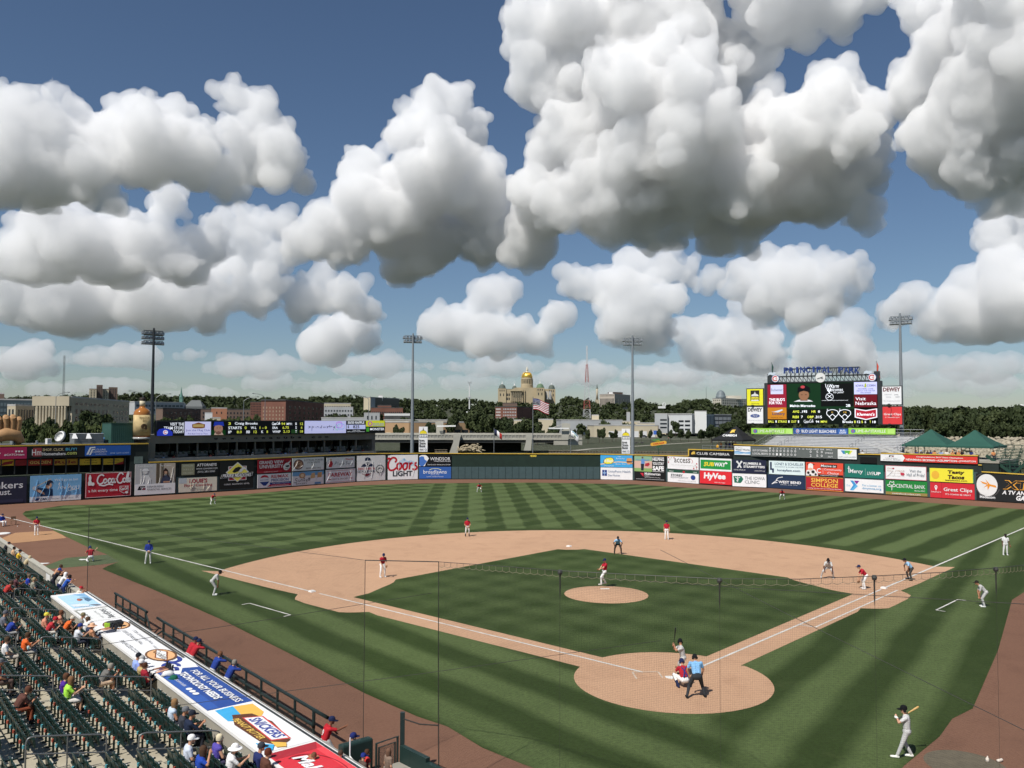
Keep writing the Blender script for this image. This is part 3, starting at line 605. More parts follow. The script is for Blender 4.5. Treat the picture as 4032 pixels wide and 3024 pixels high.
banner('white bakery banner with a blue top and tan cereal bars','#d9d9d7',1148,1272,1859.4,1852.7,1912,1905,[Rc(0,.70,1,1,'#6fa0c4'),Ov(.31,.72,.10,.22,'#b98f6a'),Ov(.31,.72,.055,.13,'#dcc39c'),Sk([[(.16,.50),(.11,.52),(.10,.42),(.15,.34),(.12,.22),(.05,.24)],[(.20,.42),(.20,.30),(.24,.30),(.24,.42)],[(.27,.28),(.28,.42),(.32,.40),(.32,.28)],[(.36,.28),(.36,.54),(.40,.38),(.36,.29)],[(.43,.35),(.47,.40),(.44,.28),(.48,.28)],[(.50,.28),(.51,.54)],[(.54,.28),(.54,.52),(.52,.42),(.57,.42)]],.035,'#3c332e'),T('BAKERY',.12,.07,.47,.19,'#6a625c'),Pl([(.56,.42),(.72,.52),(.70,.88),(.60,.86)],'#cda877'),Pl([(.78,.40),(.92,.50),(.94,.90),(.80,.88)],'#c79a68'),Pl([(.56,.24),(.74,.28),(.75,.50),(.57,.46)],'#e8e6e2'),Pl([(.77,.22),(.95,.28),(.95,.52),(.78,.50)],'#e8e6e2'),Rc(.70,.02,.9,.16,'#5b86ad')])
banner('white plumbing-supply banner with a red figure','#d4d6d5',1283,1393,1801.8,1797.3,1845,1839.6,[Pl([(.08,.12),(.06,.42),(.10,.66),(.18,.68),(.22,.42),(.18,.12)],'#b03039'),Ov(.14,.78,.04,.10,'#c9a58c'),Sk([[(.28,.30),(.31,.58),(.36,.52),(.30,.42)],[(.39,.30),(.40,.58)],[(.43,.40),(.44,.30),(.47,.42),(.48,.30)],[(.50,.30),(.51,.42),(.53,.30),(.55,.42),(.56,.30)],[(.58,.58),(.58,.30),(.62,.40),(.58,.42)],[(.74,.56),(.68,.52),(.73,.40),(.68,.30)],[(.77,.42),(.78,.30),(.80,.42)],[(.83,.18),(.83,.42),(.86,.36)],[(.88,.42),(.90,.30),(.93,.42),(.89,.16)]],.035,'#454b52'),('text','Milwaukee',.66,.70,.95,.88,'#c0404a',.3)],wrinkle=3)
banner('white grocery banner with red block lettering and stripes','#e2e1df',1280,1396,1849.7,1845,1902.8,1896,[Rc(.03,.90,.97,.925,'#b03039'),Rc(.03,.05,.97,.075,'#b03039'),T('FAREWAY',.09,.46,.90,.76,'#a82331',0,.03),T('MEAT & GROCERY',.22,.23,.76,.33,'#7d5a58'),Rc(.08,.25,.18,.32,'#a82331'),Rc(.80,.25,.90,.32,'#a82331')],wrinkle=4)
banner('tall white road-safety banner with a policeman emblem and a grey seal','#dfdfdb',1403,1515,1795,1792,1896,1888,[Pl([(.14,.56),(.20,.66),(.30,.70),(.44,.70),(.54,.66),(.60,.56)],'#26304a'),Pl([(.28,.66),(.28,.78),(.37,.84),(.46,.78),(.46,.66),(.37,.58)],'#dfdfdb'),Pl([(.27,.80),(.28,.90),(.37,.94),(.46,.90),(.48,.80)],'#26304a'),Pl([(.32,.66),(.37,.60),(.42,.66),(.42,.74),(.32,.74)],'#26304a'),T('DRIVE SOBER OR',.04,.44,.62,.53,'#b03039',0,.02),T('GET PULLED OVER',.03,.33,.62,.42,'#26304a',0,.02),Pl([(.16,.29),(.52,.29),(.34,.17)],'#6b2430'),Ov(.80,.45,.15,.17,'#5d6164'),Ov(.80,.45,.12,.135,'#cfcfca'),Sk([[(.72,.42),(.80,.50),(.88,.42)],[(.74,.48),(.86,.47)]],.03,'#5d6164')],wrinkle=6)
banner('tall white beer banner with red script above dark block letters','#e6e6e4',1522,1644,1791.8,1790.4,1888,1886.6,[Pl([(.36,.62),(.42,.76),(.48,.80),(.54,.88),(.60,.80),(.68,.74),(.76,.80),(.84,.74),(.96,.66),(.98,.56),(.60,.52),(.38,.54)],'#b9cddc'),Pl([(.52,.80),(.55,.87),(.60,.80),(.57,.76)],'#7fa6c4'),Pl([(.62,.70),(.74,.74),(.70,.66)],'#8fb0c8'),Sk(script_coors(0,.37,1.0,.90),.075,'#b3202d'),T('LIGHT',.19,.13,.82,.35,'#33373b',0,.03)],wrinkle=2)
banner('black window-maker banner with a blue lion profile','#0e1013',1651,1776,1791.4,1790.7,1836.6,1835,[Pl([(.0,.02),(.0,.9),(.06,.98),(.18,.99),(.24,.90),(.30,.70),(.26,.52),(.21,.30),(.17,.02)],WH),Pl([(.0,.12),(.0,.80),(.06,.88),(.14,.86),(.16,.62),(.24,.46),(.18,.20),(.12,.02),(.04,.02)],'#3f69b0'),T('WINDSOR',.34,.52,.97,.80),T('WINDOWS & DOORS',.46,.40,.98,.49),T('Distributed by Gilcrest Jewett Lumber',.26,.08,.98,.19,WH,.2)])
banner('blue medical-centre banner with a gold arc over white letters','#30589b',1651,1776,1838,1838,1884,1884,[('ring',.5,.66,.20,.22,.14,'#e8dca0',15,165),T('broadlawns',.13,.42,.86,.74),T('MEDICAL CENTER',.36,.29,.63,.35),T('Together a healthy community',.22,.11,.76,.20)])
banner('sky-blue burger banner with a yellow name bubble','#3f9bd0',2365,2491,1792.4,1793,1839.6,1840,[Pl([(0,.28),(.55,.50),(1,.44),(1,.36),(.55,.42),(0,.20)],'#d7b98c'),Pl([(.09,.36),(.10,.60),(.18,.78),(.34,.84),(.42,.72),(.43,.48),(.36,.28),(.18,.24)],'#5a3b20'),Pl([(.11,.38),(.12,.60),(.19,.75),(.33,.80),(.40,.70),(.41,.50),(.35,.31),(.19,.27)],'#e8d645'),T("B-Bop's",.13,.36,.41,.66,WH,.15,.02),Pl([(.82,.42),(.82,.52),(.98,.52),(.98,.42)],'#6b4028'),Pl([(.81,.54),(.83,.78),(.97,.78),(1,.54)],'#c98f55'),Pl([(.82,.40),(1,.40),(1,.30),(.84,.30)],'#c98f55'),T('Voted',.54,.86,.64,.94),T('Best in Des Moines!',.50,.68,.76,.80),T('Burgers  Fries  Cold',.48,.20,.92,.32),T('WWW.B-BOPS.COM',.12,.06,.42,.14)])
banner('white health-system banner with a dark blue cross of squares','#e6e7e6',2365.5,2491,1841,1842,1887.8,1888.6,[Rc(.05,.56,.12,.80,'#27407f'),Rc(.13,.56,.20,.80,'#27407f'),Rc(.05,.30,.12,.54,'#27407f'),Rc(.13,.30,.20,.54,'#27407f'),Rc(.09,.48,.16,.62,'#7fa3c9'),T('UnityPoint Health',.24,.52,.94,.78,'#5b6f8d'),T('Des Moines',.24,.27,.60,.44,'#5b6f8d')])
banner('tall black energy banner with an umpire spreading his arms','#101213',2500,2623,1795.6,1797.8,1890.5,1892.7,[Rc(.0,.36,.57,1,'#7fa081'),Rc(0,.44,.57,.80,'#c3a394'),Rc(0,.36,.57,.5,'#7d9d5e'),Pl([(.22,.68),(.22,.88),(.32,.90),(.34,.72),(.32,.66)],'#5d86b8'),Pl([(.22,.40),(.21,.68),(.32,.68),(.30,.40)],'#1f2430'),Ov(.265,.94,.03,.035,'#5a4438'),Pl([(.06,.86),(.22,.83),(.48,.87),(.48,.84),(.30,.80),(.06,.84)],'#5d86b8'),Pl([(.34,.60),(.36,.70),(.48,.74),(.50,.66),(.44,.58)],'#a02a38'),T('HELPING',.59,.82,.95,.95,WH,0,.03),T('YOU STAY',.59,.65,.95,.77,WH,0,.03),T('SAFE',.59,.42,.95,.61,WH,0,.05),Rc(.59,.375,.95,.39,WH),Rc(.59,.97,.95,.985,WH),Pl([(.19,.30),(.30,.30),(.30,.14)],'#b42c3a'),T('MidAmerican',.34,.22,.84,.33,WH,0,.02),T('ENERGY',.34,.16,.52,.20),T('OBSESSIVELY, RELENTLESSLY AT YOUR SERVICE',.34,.11,.84,.14),Rc(.06,.04,.96,.055,'#a9aaa9')])
banner('white office-systems banner framed with red and grey check squares','#e8e7e5',2631,2753,1797.8,1800.5,1845.8,1850,[T('access',.22,.52,.74,.86,'#4a4340',0,.012),('ring',.70,.66,.12,.24,.10,'#b4222f',-40,110)]+[Rc(.02+.045*i,.86-.13*j,.055+.045*i,.96-.13*j,c) for i,j,c in [(0,0,'#b4444f'),(2,0,'#b9b4ae'),(4,0,'#b4444f'),(1,1,'#b9b4ae'),(0,2,'#c9c4be'),(0,3,'#b4444f')]]+[Rc(.84+.045*i,.06+.13*j,.875+.045*i,.16+.13*j,c) for i,j,c in [(2,3,'#b4444f'),(1,2,'#b9b4ae'),(2,1,'#b4444f'),(0,0,'#b4444f'),(2,0,'#b9b4ae'),(0,1,'#c9c4be')]]+[T('Your local office technology consultants',.14,.30,.84,.37,'#8d8984')])
banner('white furniture-dealer banner with a green strip along its top','#e9e9e8',2631.5,2753,1850,1852.6,1898.7,1902.7,[Rc(0,.78,1,1,'#1f4a38'),T('Allsteel',.04,.84,.19,.94),T('HON',.84,.83,.95,.92),Ov(.53,.86,.035,.10,'#b4222f'),T('STOREY',.11,.48,.50,.66,'#2d3238',0,.03),T('KENWORTHY',.11,.32,.68,.46,'#7b7f83'),Ov(.83,.46,.075,.19,'#27407f'),T('Office furniture and essentials',.34,.12,.92,.20,'#a5a5a5')])
banner('green sandwich-shop banner with a white border and arrowed name','#e6e6e3',2758,2883,1802.4,1806.5,1852,1856.6,[Rc(.025,.14,.975,.86,'#22883f'),T('SUB',.14,.36,.46,.68,'#efc62f',.1,.04),T('WAY',.46,.36,.82,.68,WH,.1,.04),Pl([(.12,.40),(.17,.30),(.17,.44)],'#efc62f'),Pl([(.80,.66),(.82,.76),(.89,.64),(.84,.56)],WH)])
banner('red supermarket banner with rounded white letters','#cf2a33',2758,2883,1852.6,1857.5,1902.7,1909.5,[T('HyVee',.13,.26,.82,.86,WH,.08,.05),T('EMPLOYEE OWNED',.47,.10,.80,.17)])
banner('navy pipe-trades banner with crossed wrenches','#1c2138',2890,3021.6,1805.7,1814.8,1857.8,1866,[Pl([(.13,.40),(.17,.36),(.28,.80),(.24,.86)],'#c9cacb'),Pl([(.28,.40),(.24,.36),(.13,.80),(.17,.86)],'#c9cacb'),Ov(.14,.84,.03,.08,'#c9cacb'),Ov(.27,.84,.03,.08,'#c9cacb'),T('PLUMBERS &',.33,.64,.86,.82,WH,0,.03),T('STEAMFITTERS',.33,.40,.96,.57,WH,0,.03),T('LOCAL UNION 33',.04,.18,.38,.27),T('ualocal33.org',.66,.14,.96,.24)],proud=.85)
banner('white medical-clinic banner with a green state outline','#e5e6e4',2889,3021.6,1861,1869,1911.5,1919.6,[Pl([(.03,.80),(.27,.80),(.33,.58),(.28,.36),(.24,.26),(.06,.28),(.05,.5)],'#20664f'),Sk([[(.155,.34),(.155,.78)],[(.08,.72),(.155,.64),(.23,.72)],[(.13,.60),(.18,.52),(.13,.44),(.17,.38)]],.05,'#dfe7e3'),T('THE IOWA',.37,.55,.96,.79,'#4c5459'),T('CLINIC',.37,.25,.80,.49,'#4c5459')],proud=.85)
banner('pale blue law-firm banner with dark lettering','#cfe4ec',3030,3170,1813,1818.7,1865,1872.4,[Pl([(.03,.30),(.03,.90),(.08,.90),(.08,.42),(.14,.42),(.14,.10),(.09,.10),(.09,.30)],'#1d2c4d'),T('LONEY & SCHUELLER',.17,.68,.97,.88,'#34506b',0,.008),T('ACCIDENT & WORK INJURIES',.17,.50,.97,.60,'#4d6478'),T('loneylaw.com',.24,.18,.88,.40,'#1d3a5c',0,.02)])
banner('dark navy insurance banner with a white swoosh bird','#20304a',3023,3170.7,1868.5,1874,1921,1928,[Sk([[(.12,.30),(.22,.52),(.28,.60),(.24,.62),(.30,.78),(.42,.86)]],.045,WH),Sk([[(.12,.30),(.20,.40),(.27,.42)]],.05,WH),T('WEST BEND',.30,.38,.90,.58,WH,0,.03),T('BUSINESS . HOME . AUTO',.36,.26,.80,.31)])
banner('orange-red credit-union banner with a spotted cow','#d44c36',3175,3321.7,1819.7,1824.6,1872.4,1878,[Pl([(0,.0),(.02,.40),(.10,.48),(.24,.50),(.32,.22),(.33,.0)],'#dcd8d3'),Pl([(.06,.55),(.07,.86),(.13,.94),(.20,.86),(.20,.55),(.16,.44),(.10,.44)],'#e2ded9'),Ov(.13,.50,.06,.10,'#d9a58e'),Pl([(.02,.86),(.07,.80),(.07,.92)],'#2b2522'),Pl([(.20,.80),(.25,.86),(.19,.92)],'#2b2522'),Ov(.07,.22,.035,.10,'#25211f'),Ov(.20,.30,.045,.11,'#25211f'),Ov(.27,.12,.03,.08,'#25211f'),Ov(.12,.06,.03,.05,'#25211f'),Pl([(.40,.66),(.84,.68),(.84,.88),(.41,.86)],'#1c1a1a'),('text','Moove to',.42,.69,.82,.86,WH,.2,.02),('ring',.37,.40,.065,.18,.36,WH,40,320),Rc(.47,.16,.475,.62,WH),T('Community',.50,.40,.97,.58),T('Choice',.59,.16,.89,.34),Rc(.34,0,1,.13,'#1c1a1a'),T('UNBANKWITHUS.COM',.40,.03,.86,.10)])
banner('brick-red college banner with yellow serif letters','#a4242c',3175,3321.7,1875.7,1879.6,1929.4,1936,[Rc(.01,.02,.99,.045,'#e8b04a'),Rc(.01,.955,.99,.98,'#e8b04a'),T('SIMPSON',.14,.58,.86,.88,'#e8b04a',0,.02),T('COLLEGE',.14,.26,.86,.54,'#e8b04a',0,.02),T('Leading the way with the SIMPSON PROMISE',.05,.10,.95,.19)])
banner('deep green hospital banner with a white cross','#1d6a5d',3328.5,3480.5,1824.6,1832.7,1879.6,1883.8,[Rc(.095,.34,.115,.84,WH),Pl([(.05,.66),(.105,.70),(.16,.67),(.105,.65)],WH),T('Mercy',.13,.24,.47,.62,WH,.1,.015),Rc(.535,.18,.54,.70,'#9dbbb4'),T('LIVE',.59,.24,.74,.48),T('UP',.75,.24,.93,.48,WH,0,.04)])
banner('white youth-association banner with a blue and purple angular letter','#e6e8ea',3328.5,3479,1883.8,1890.3,1934.3,1940.8,[T('the',.03,.38,.14,.58,'#8cb7d6'),Pl([(.14,.86),(.22,.86),(.30,.56),(.20,.10),(.13,.10),(.22,.52)],'#3f8cc4'),Pl([(.24,.86),(.38,.86),(.31,.58)],'#7d2c86'),Pl([(.30,.56),(.34,.44),(.22,.10),(.16,.10)],'#59a9d8'),T('For a better us.',.46,.46,.95,.62,'#8ab2cd',0,.012),T('dmymca.org',.46,.18,.95,.40,'#7ba7c6',0,.02)])
banner('white museum banner with a thin red frame','#ece9e6',3488,3649.4,1832.8,1837,1887,1891.4,[Rc(.0,.0,1,.03,'#c0606a'),Rc(0,.97,1,1,'#c0606a'),Rc(0,.03,.012,.97,'#c0606a'),Rc(.988,.03,1,.97,'#c0606a'),T('IOWA',.05,.72,.18,.84,'#b9a08f'),T('HALL of PRIDE',.05,.56,.47,.68,'#b9a08f'),T('a window on Iowa',.14,.44,.36,.49,'#b9a08f'),Pl([(.37,.52),(.46,.50),(.48,.40),(.45,.30),(.38,.32)],'#b4384a'),Ov(.20,.80,.025,.05,'#b4384a'),T('www.iowahallofpride.com',.05,.22,.47,.28,'#9b9089'),T('Visit the',.60,.58,.88,.76,'#5e6a74'),T('Hall of Pride!',.53,.28,.96,.50,'#5e6a74')],wrinkle=2)
banner('green bank banner with a white leaf emblem and a tan foot strip','#1f7a35',3488,3651.4,1890,1896.3,1945.7,1955,[Rc(0,0,1,.20,'#8c7a45'),Sk([[(.15,.30),(.155,.55),(.15,.70)],[(.04,.66),(.10,.70),(.15,.55),(.08,.56),(.04,.66)],[(.15,.55),(.20,.70),(.25,.66),(.22,.56),(.15,.55)],[(.15,.60),(.10,.74),(.12,.92),(.16,.84),(.20,.92),(.20,.74),(.15,.60)]],.035,WH),T('CENTRAL BANK',.26,.50,.95,.76),T('Member FDIC',.70,.31,.95,.40),T('centralbankonline.com',.16,.045,.84,.155)])
banner('bright yellow taco-shop banner with fat dark lettering','#e8d23a',3660.6,3834,1840.8,1850,1893.7,1903.4,[Rc(0,0,.012,1,'#2f8a63'),Rc(.988,0,1,1,'#2f8a63'),Ov(.14,.5,.09,.30,'#d9a83a'),T('Tasty',.42,.56,.80,.88,'#3a2418',.12,.045),T('Tacos',.42,.24,.80,.54,'#3a2418',.12,.045),T('tastytacos.com',.36,.06,.86,.19,'#3a2418',0,.015)])
banner('red hair-salon banner with white script and a map pin','#bf2a34',3663,3837,1898.6,1906.3,1958.6,1966.6,[Rc(.262,0,.268,1,'#7d2027'),Ov(.135,.70,.032,.12,WH),Pl([(.106,.66),(.164,.66),(.135,.46)],WH),Ov(.135,.71,.014,.05,'#bf2a34'),T('OnlineCheck-In',.02,.34,.25,.43),T('Great Clips',.31,.40,.95,.70,WH,0,.012),T("IT'S GONNA BE GREAT",.35,.22,.92,.32)])
banner('black television banner with a huge baseball and orange lettering','#1d1f20',3844,4140,1862,1878,1968.6,1992,[Ov(.15,.58,.145,.41,'#d5d4d2','emblem',40),Sk([[(.0,.86),(.05,.96),(.09,1.0)],[(.0,.42),(.10,.16),(.25,.22),(.32,.44)]],.03,'#4a4747'),Pl([(.10,.48),(.16,.62),(.13,.80),(.19,.62),(.27,.58),(.28,.50),(.19,.55),(.16,.40),(.155,.55)],'#d98a2c'),Pl([(.06,.72),(.15,.66),(.15,.60),(.09,.64)],'#d98a2c'),('text','XTREAM',.375,.46,1.25,.80,'#d99a3a',.15,.07),('text','XTREAM',.385,.48,1.24,.78,'#1d1f20',.15,.03),T('A TV AND INTERNET',.36,.27,1.1,.42,WH,.2,.03),T('GAME CHANGER',.54,.07,1.2,.25,WH,.2,.04),T('POWERED BY',.05,.22,.16,.265),T('Mediacom',.05,.09,.26,.19,WH,0,.02)])
# boards above the right-field wall
banner('black name board with gold dragon and spaced white capitals','#141517',2716,2888,1772.5,1778,1796,1801,[('text','CLUB CAMBRIA',.18,.30,.93,.72,WH),Pl([(.05,.28),(.06,.58),(.09,.78),(.13,.82),(.15,.66),(.13,.52),(.16,.36),(.11,.34),(.08,.28)],'#cdaa4c')],cat='sign',name='name_board')
fr =MB(); o,ang,w,h =frame(2711,2890,1767,1773.5,1797,1801,proud=.12); fr.box(0,w,-.02,.06,h-.14,h); fr.box(0,.3,-.02,.06,0,h-.14)
e =empty('board_frame',o,ang,'yellow frame along the top of the black dragon name board','frame'); fr.build('frame_bar',M_YEL,e)
banner('white water-utility board with a blue wave','#dfe3e6',2893.7,2957,1756,1758,1789.4,1792.7,[Pl([(0,.10),(0,.38),(.2,.46),(.45,.32),(.7,.30),(1,.40),(1,.08),(.6,.16),(.3,.06)],'#8fb3cf'),Pl([(0,.30),(.2,.38),(.45,.24),(.7,.24),(1,.32),(1,.36),(.7,.30),(.45,.34),(.2,.46),(0,.38)],'#4d86b8'),T('Des Moines',.06,.76,.50,.87,'#3d4a55'),T('Water Works',.06,.50,.95,.70,'#2e3c48',0,.015)],cat='sign',name='sponsor_board')
sb =[T(str(i+1),.225+.043*i,.80,.238+.043*i,.93) for i in range(8)]+[T('9',.575,.80,.587,.93),T('10',.61,.80,.635,.93),T('RUNS',.655,.80,.725,.93),T('HITS',.742,.80,.80,.93),T('ERR',.815,.80,.86,.93),T('BALL',.885,.80,.95,.93),T('STRIKE',.868,.44,.955,.60),T('OUT',.90,.08,.955,.25),
      T('OUT OF TOWNERS',.022,.50,.205,.70,WH,0,.01),T('LOCAL BOYS',.022,.17,.205,.38,WH,0,.01)]
sb += [T('0',.222+.043*i,.50,.242+.043*i,.74) for i in range(8)]+[T('1' if i in (2,3) else '0',.222+.043*i,.14,.242+.043*i,.38) for i in range(8)]+[T('0',.70,.50,.72,.74),T('5',.775,.50,.795,.74),T('0',.825,.50,.845,.74),T('2',.70,.12,.72,.36),T('5',.775,.12,.795,.36),T('0',.825,.12,.845,.36)]
banner('long grey hand-operated scoreboard with rows of white numbers','#5d6260',2960,3299,1756,1768,1795,1806,[Rc(0,0,1,.012,'#a7aaa8'),Rc(0,.985,1,1,'#a7aaa8')]+sb,cat='scoreboard',name='manual_scoreboard')
banner('white lighting-company board with a yellow and green angular mark','#dcdfdd',3301,3375.4,1768.5,1770,1806,1809,[Pl([(.16,.88),(.36,.88),(.40,.52),(.30,.52)],'#3f7fb0'),Pl([(.36,.88),(.68,.88),(.62,.50),(.40,.50)],'#5aa84c'),Pl([(.68,.88),(.80,.88),(.66,.50),(.60,.50)],'#d8d24a'),Pl([(.42,.62),(.56,.62),(.50,.34)],WH),T('yellowblueLED',.04,.12,.96,.28,'#5d6a72')],cat='sign',name='sponsor_board')
banner('blank black display panel set in the wall below the white bleachers','#0c0d0d',3389,3454,1799,1801,1823,1825,[],cat='screen',name='dark_display')
banner('red congratulation board with a white arrow-ended logo panel','#c8372e',3470,3851,1789,1798,1814,1827,[Pl([(0,0),(.24,0),(.265,.5),(.24,1),(0,1)],'#e4e5e4'),Pl([(.09,.62),(.095,.88),(.145,.88),(.145,.80),(.108,.80),(.108,.62)],BK),Pl([(.115,.62),(.125,.74),(.145,.74),(.145,.62)],'#7d2734'),T('FARM BUREAU',.055,.36,.185,.50,'#7d8082'),T('FINANCIAL SERVICES',.03,.12,.215,.28,'#7d8082'),T('Congratulations 2017 State Champions',.385,.62,.86,.86,WH,0,.02),T('NEWMAN',.275,.16,.43,.46,WH,0,.02),Ov(.442,.30,.004,.06,WH),T('BECKMAN',.453,.16,.58,.46,WH,0,.02),Ov(.592,.30,.004,.06,WH),T('ASSUMPTION',.602,.16,.80,.46,WH,0,.02),Ov(.812,.30,.004,.06,WH),T('JOHNSTON',.823,.16,.985,.46,WH,0,.02)],cat='sign',name='congratulation_board')
# ------------------------------------------------------------------ buildings of the ballpark
class Line:
    """an upright plane over the line A-B, addressed by photo pixels"""
    def __init__(s,A,B):
        s.A,s.B =Vector((A.x,A.y)),Vector((B.x,B.y)); d =s.B-s.A; s.ang =math.atan2(d.y,d.x); s.n =Vector((math.sin(s.ang),-math.cos(s.ang),0))
    def pt(s,x,y=1700):
        d =ray(x,y); d =Vector((d.x,d.y)); e =s.B-s.A; q =s.A-Vector((CP.x,CP.y)); t =(q.x*e.y-q.y*e.x)/(d.x*e.y-d.y*e.x); p =Vector((CP.x,CP.y))+d*t
        return Vector((p.x,p.y,0))
    def z(s,x,y): return hz(s.pt(x,y),x,y)
    def frame(s,x0,x1,yt0,yt1,yb0,yb1,proud=0.0):
        a,b =s.pt(x0),s.pt(x1); zt =(hz(a,x0,yt0)+hz(b,x1,yt1))/2; zb =(hz(a,x0,yb0)+hz(b,x1,yb1))/2
        o =a+s.n*proud; o.z =zb; return o,s.ang,(b-a).length,zt-zb
    def local(s,e):   # matrix into a thing's own frame
        return e
def slab(e,name,mat,L,x0,x1,yt0,yt1,yb0,yb1,proud=0.0,thick=.2,z0=None):
    o,ang,w,h =L.frame(x0,x1,yt0,yt1,yb0,yb1,proud)
    if z0 is not None: h += o.z-z0; o.z =z0
    d =Vector((math.cos(ang),math.sin(ang),0)); n =-L.n*thick; u =Vector((0,0,h)); m =MB()
    m.hexa([o,o+d*w,o+d*w+n,o+n,o+u,o+d*w+u,o+d*w+n+u,o+n+u]); return m.build(name,mat,e,world=True)
M_GLASSD =M('dark_glass',(.010,.013,.014),rough=.12,var=0,spec=.5)
M_CONC =M('concrete',(.33,.31,.26),rough=.85,var=.18,scale=.8,bump=.2,bscale=8)
M_TAN =M('tan_panel',(.20,.185,.155),rough=.8,var=.12,scale=.6)
M_GREY =M('painted_steel_grey',(.20,.215,.22),rough=.45,metal=.3,var=.1)
M_DKST =M('dark_steel',(.03,.036,.038),rough=.5,var=.1)
M_ALU =M('aluminium_plank',(.60,.60,.60),rough=.35,metal=.25,var=.12,scale=2.0)
M_GALV =M('galvanised_steel',(.30,.315,.32),rough=.45,metal=.5,var=.15,scale=2)
M_WHT =M('white_paint',(.72,.72,.70),rough=.6,var=.08)
M_DKGRN =M('dark_green_paint',(.018,.055,.038),rough=.5,var=.15)
# --- left-field club building, its fascia of boards over a strip of windows
LFL =Line(W(-100),W(585)); e =empty('left_field_club',LFL.pt(200),0,'low dark club building behind the left-field banners with a window strip','building')
slab(e,'lower_wall',M_BACK,LFL,-150,585,1884,1852,1998,1950,0,.4,-.3)
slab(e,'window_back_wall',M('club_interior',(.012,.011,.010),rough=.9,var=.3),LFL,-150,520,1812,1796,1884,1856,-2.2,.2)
slab(e,'fascia',M_BACK,LFL,-150,520,1763,1749,1812,1796,0,2.4)
slab(e,'end_wall',M_BACK,LFL,515,585,1748,1746,1870,1850,-.02,2.4)
slab(e,'roof',M('flat_roof',(.10,.10,.09),var=.3,scale=.5),LFL,-150,585,1759,1744.5,1763,1748.5,-.05,12)
slab(e,'top_rail',M_YEL,LFL,-150,585,1757,1743,1762,1747.5,.14,.2)
for x in (10,63,113,165,216,265,316,362,409,453,497): slab(e,'mullion',M_DKST,LFL,x-2,x+2,1804,1803,1868,1866,-.1,.18)
slab(e,'door',M('pale_green_door',(.14,.19,.17),rough=.5),LFL,531,565,1798,1797,1826,1824,.05,.05)
def board(label,bg,L,x0,x1,yt0,yt1,yb0,yb1,items=(),proud=.12,cat='sign',name='sponsor_board',emit=0.0,thick=.08,group=None):
    o,ang,w,h =L.frame(x0,x1,yt0,yt1,yb0,yb1,proud); e =empty(name,o,ang,label,cat,group)
    MB().box(0,w,0,thick,0,h).build('panel',ink(bg,emit),e); f =Face2(e,w,h,emit=emit)
    for it in items: getattr(f,it[0])(*it[1:])
    return e
board('crimson tourism board with a white arrow end on the club fascia','#a52a55',LFL,-90,107,1762,1760.5,1810,1806,[Pl([(0,0),(.36,0),(.47,.5),(.36,1),(0,1)],'#e3e5e4'),T('S',.30,.14,.36,.46,'#9fb4bd'),T('#CATCHdsm',.54,.26,.95,.44,WH,0,.015)]+[Rc(.76+.06*k,.56,.80+.06*k,.70,WH) for k in range(3)])
board('black homeware board with a maroon square on the club fascia','#191a1a',LFL,110,333,1760.5,1755,1806,1796,[Rc(.09,.14,.24,.90,'#8a3a3e'),T('Hm',.075,.24,.235,.76),T('SHOP. CLICK.',.255,.60,.63,.84,'#c9b98d',0,.01),T('BUY!',.66,.60,.86,.86,'#4f9cb8',0,.02),T('Homemakers',.255,.20,.66,.48,WH,0,.015),T('.com',.665,.22,.86,.46,'#b9c26a',0,.015)])
board('blue credit-union board with a white striped C on the club fascia','#2b59a5',LFL,335.5,515,1754.7,1751.7,1796,1791,[Pl([(.03,.14),(.10,.84),(.22,.88),(.22,.78),(.13,.74),(.075,.14)],'#dbe2ea'),Pl([(.09,.10),(.145,.66),(.21,.68),(.21,.60),(.165,.56),(.125,.10)],'#dbe2ea'),T('COLLINS',.20,.52,.44,.68),T('COMMUNITY',.155,.30,.48,.46),T('Credit Union',.22,.12,.46,.22),T('ASPIRE  IGNITE  ACHIEVE',.54,.16,.96,.30,'#a9bcd8',.1)])
for i,(xa,xb,bg,tx,tc) in enumerate([(0,62,'#d3b43c','',''),(63,113,'#9c3034','',''),(120,214,'#9c3a2e','GOLDEN','#d9c26a'),(219,314,'#b08a35','Rule','#7d2a26'),(319,405,'#d3b43c','plumbing heating','#5a4a20'),(411,495,'#d3b43c','cooling geothermal','#5a4a20')]):
    board(['blank yellow strip','plain dark red strip','red strip lettered GOLDEN','gold strip lettered Rule','yellow plumbing and heating strip','yellow cooling strip with a red corner'][i]+' hung inside the club window',bg,LFL,xa,xb,1811-xa*.012,1811-xb*.012,1835-xa*.012,1835-xb*.012,([T(tx,.06,.25,.94,.75,tc,.1,.02)] if tx and ' ' not in tx else [T(tx.split()[0],.3,.58,.8,.84,tc),T(tx.split()[1],.25,.2,.85,.46,tc)] if tx else [Pl([(.1,0),(.9,.3),(1,.8),(.4,.6)],'#8f2f30')])+([Pl([(.55,0),(1,0),(1,.5)],'#a03234')] if i == 5 else []),proud=-.6,cat='banner',name='window_banner',group='banners inside the club windows')
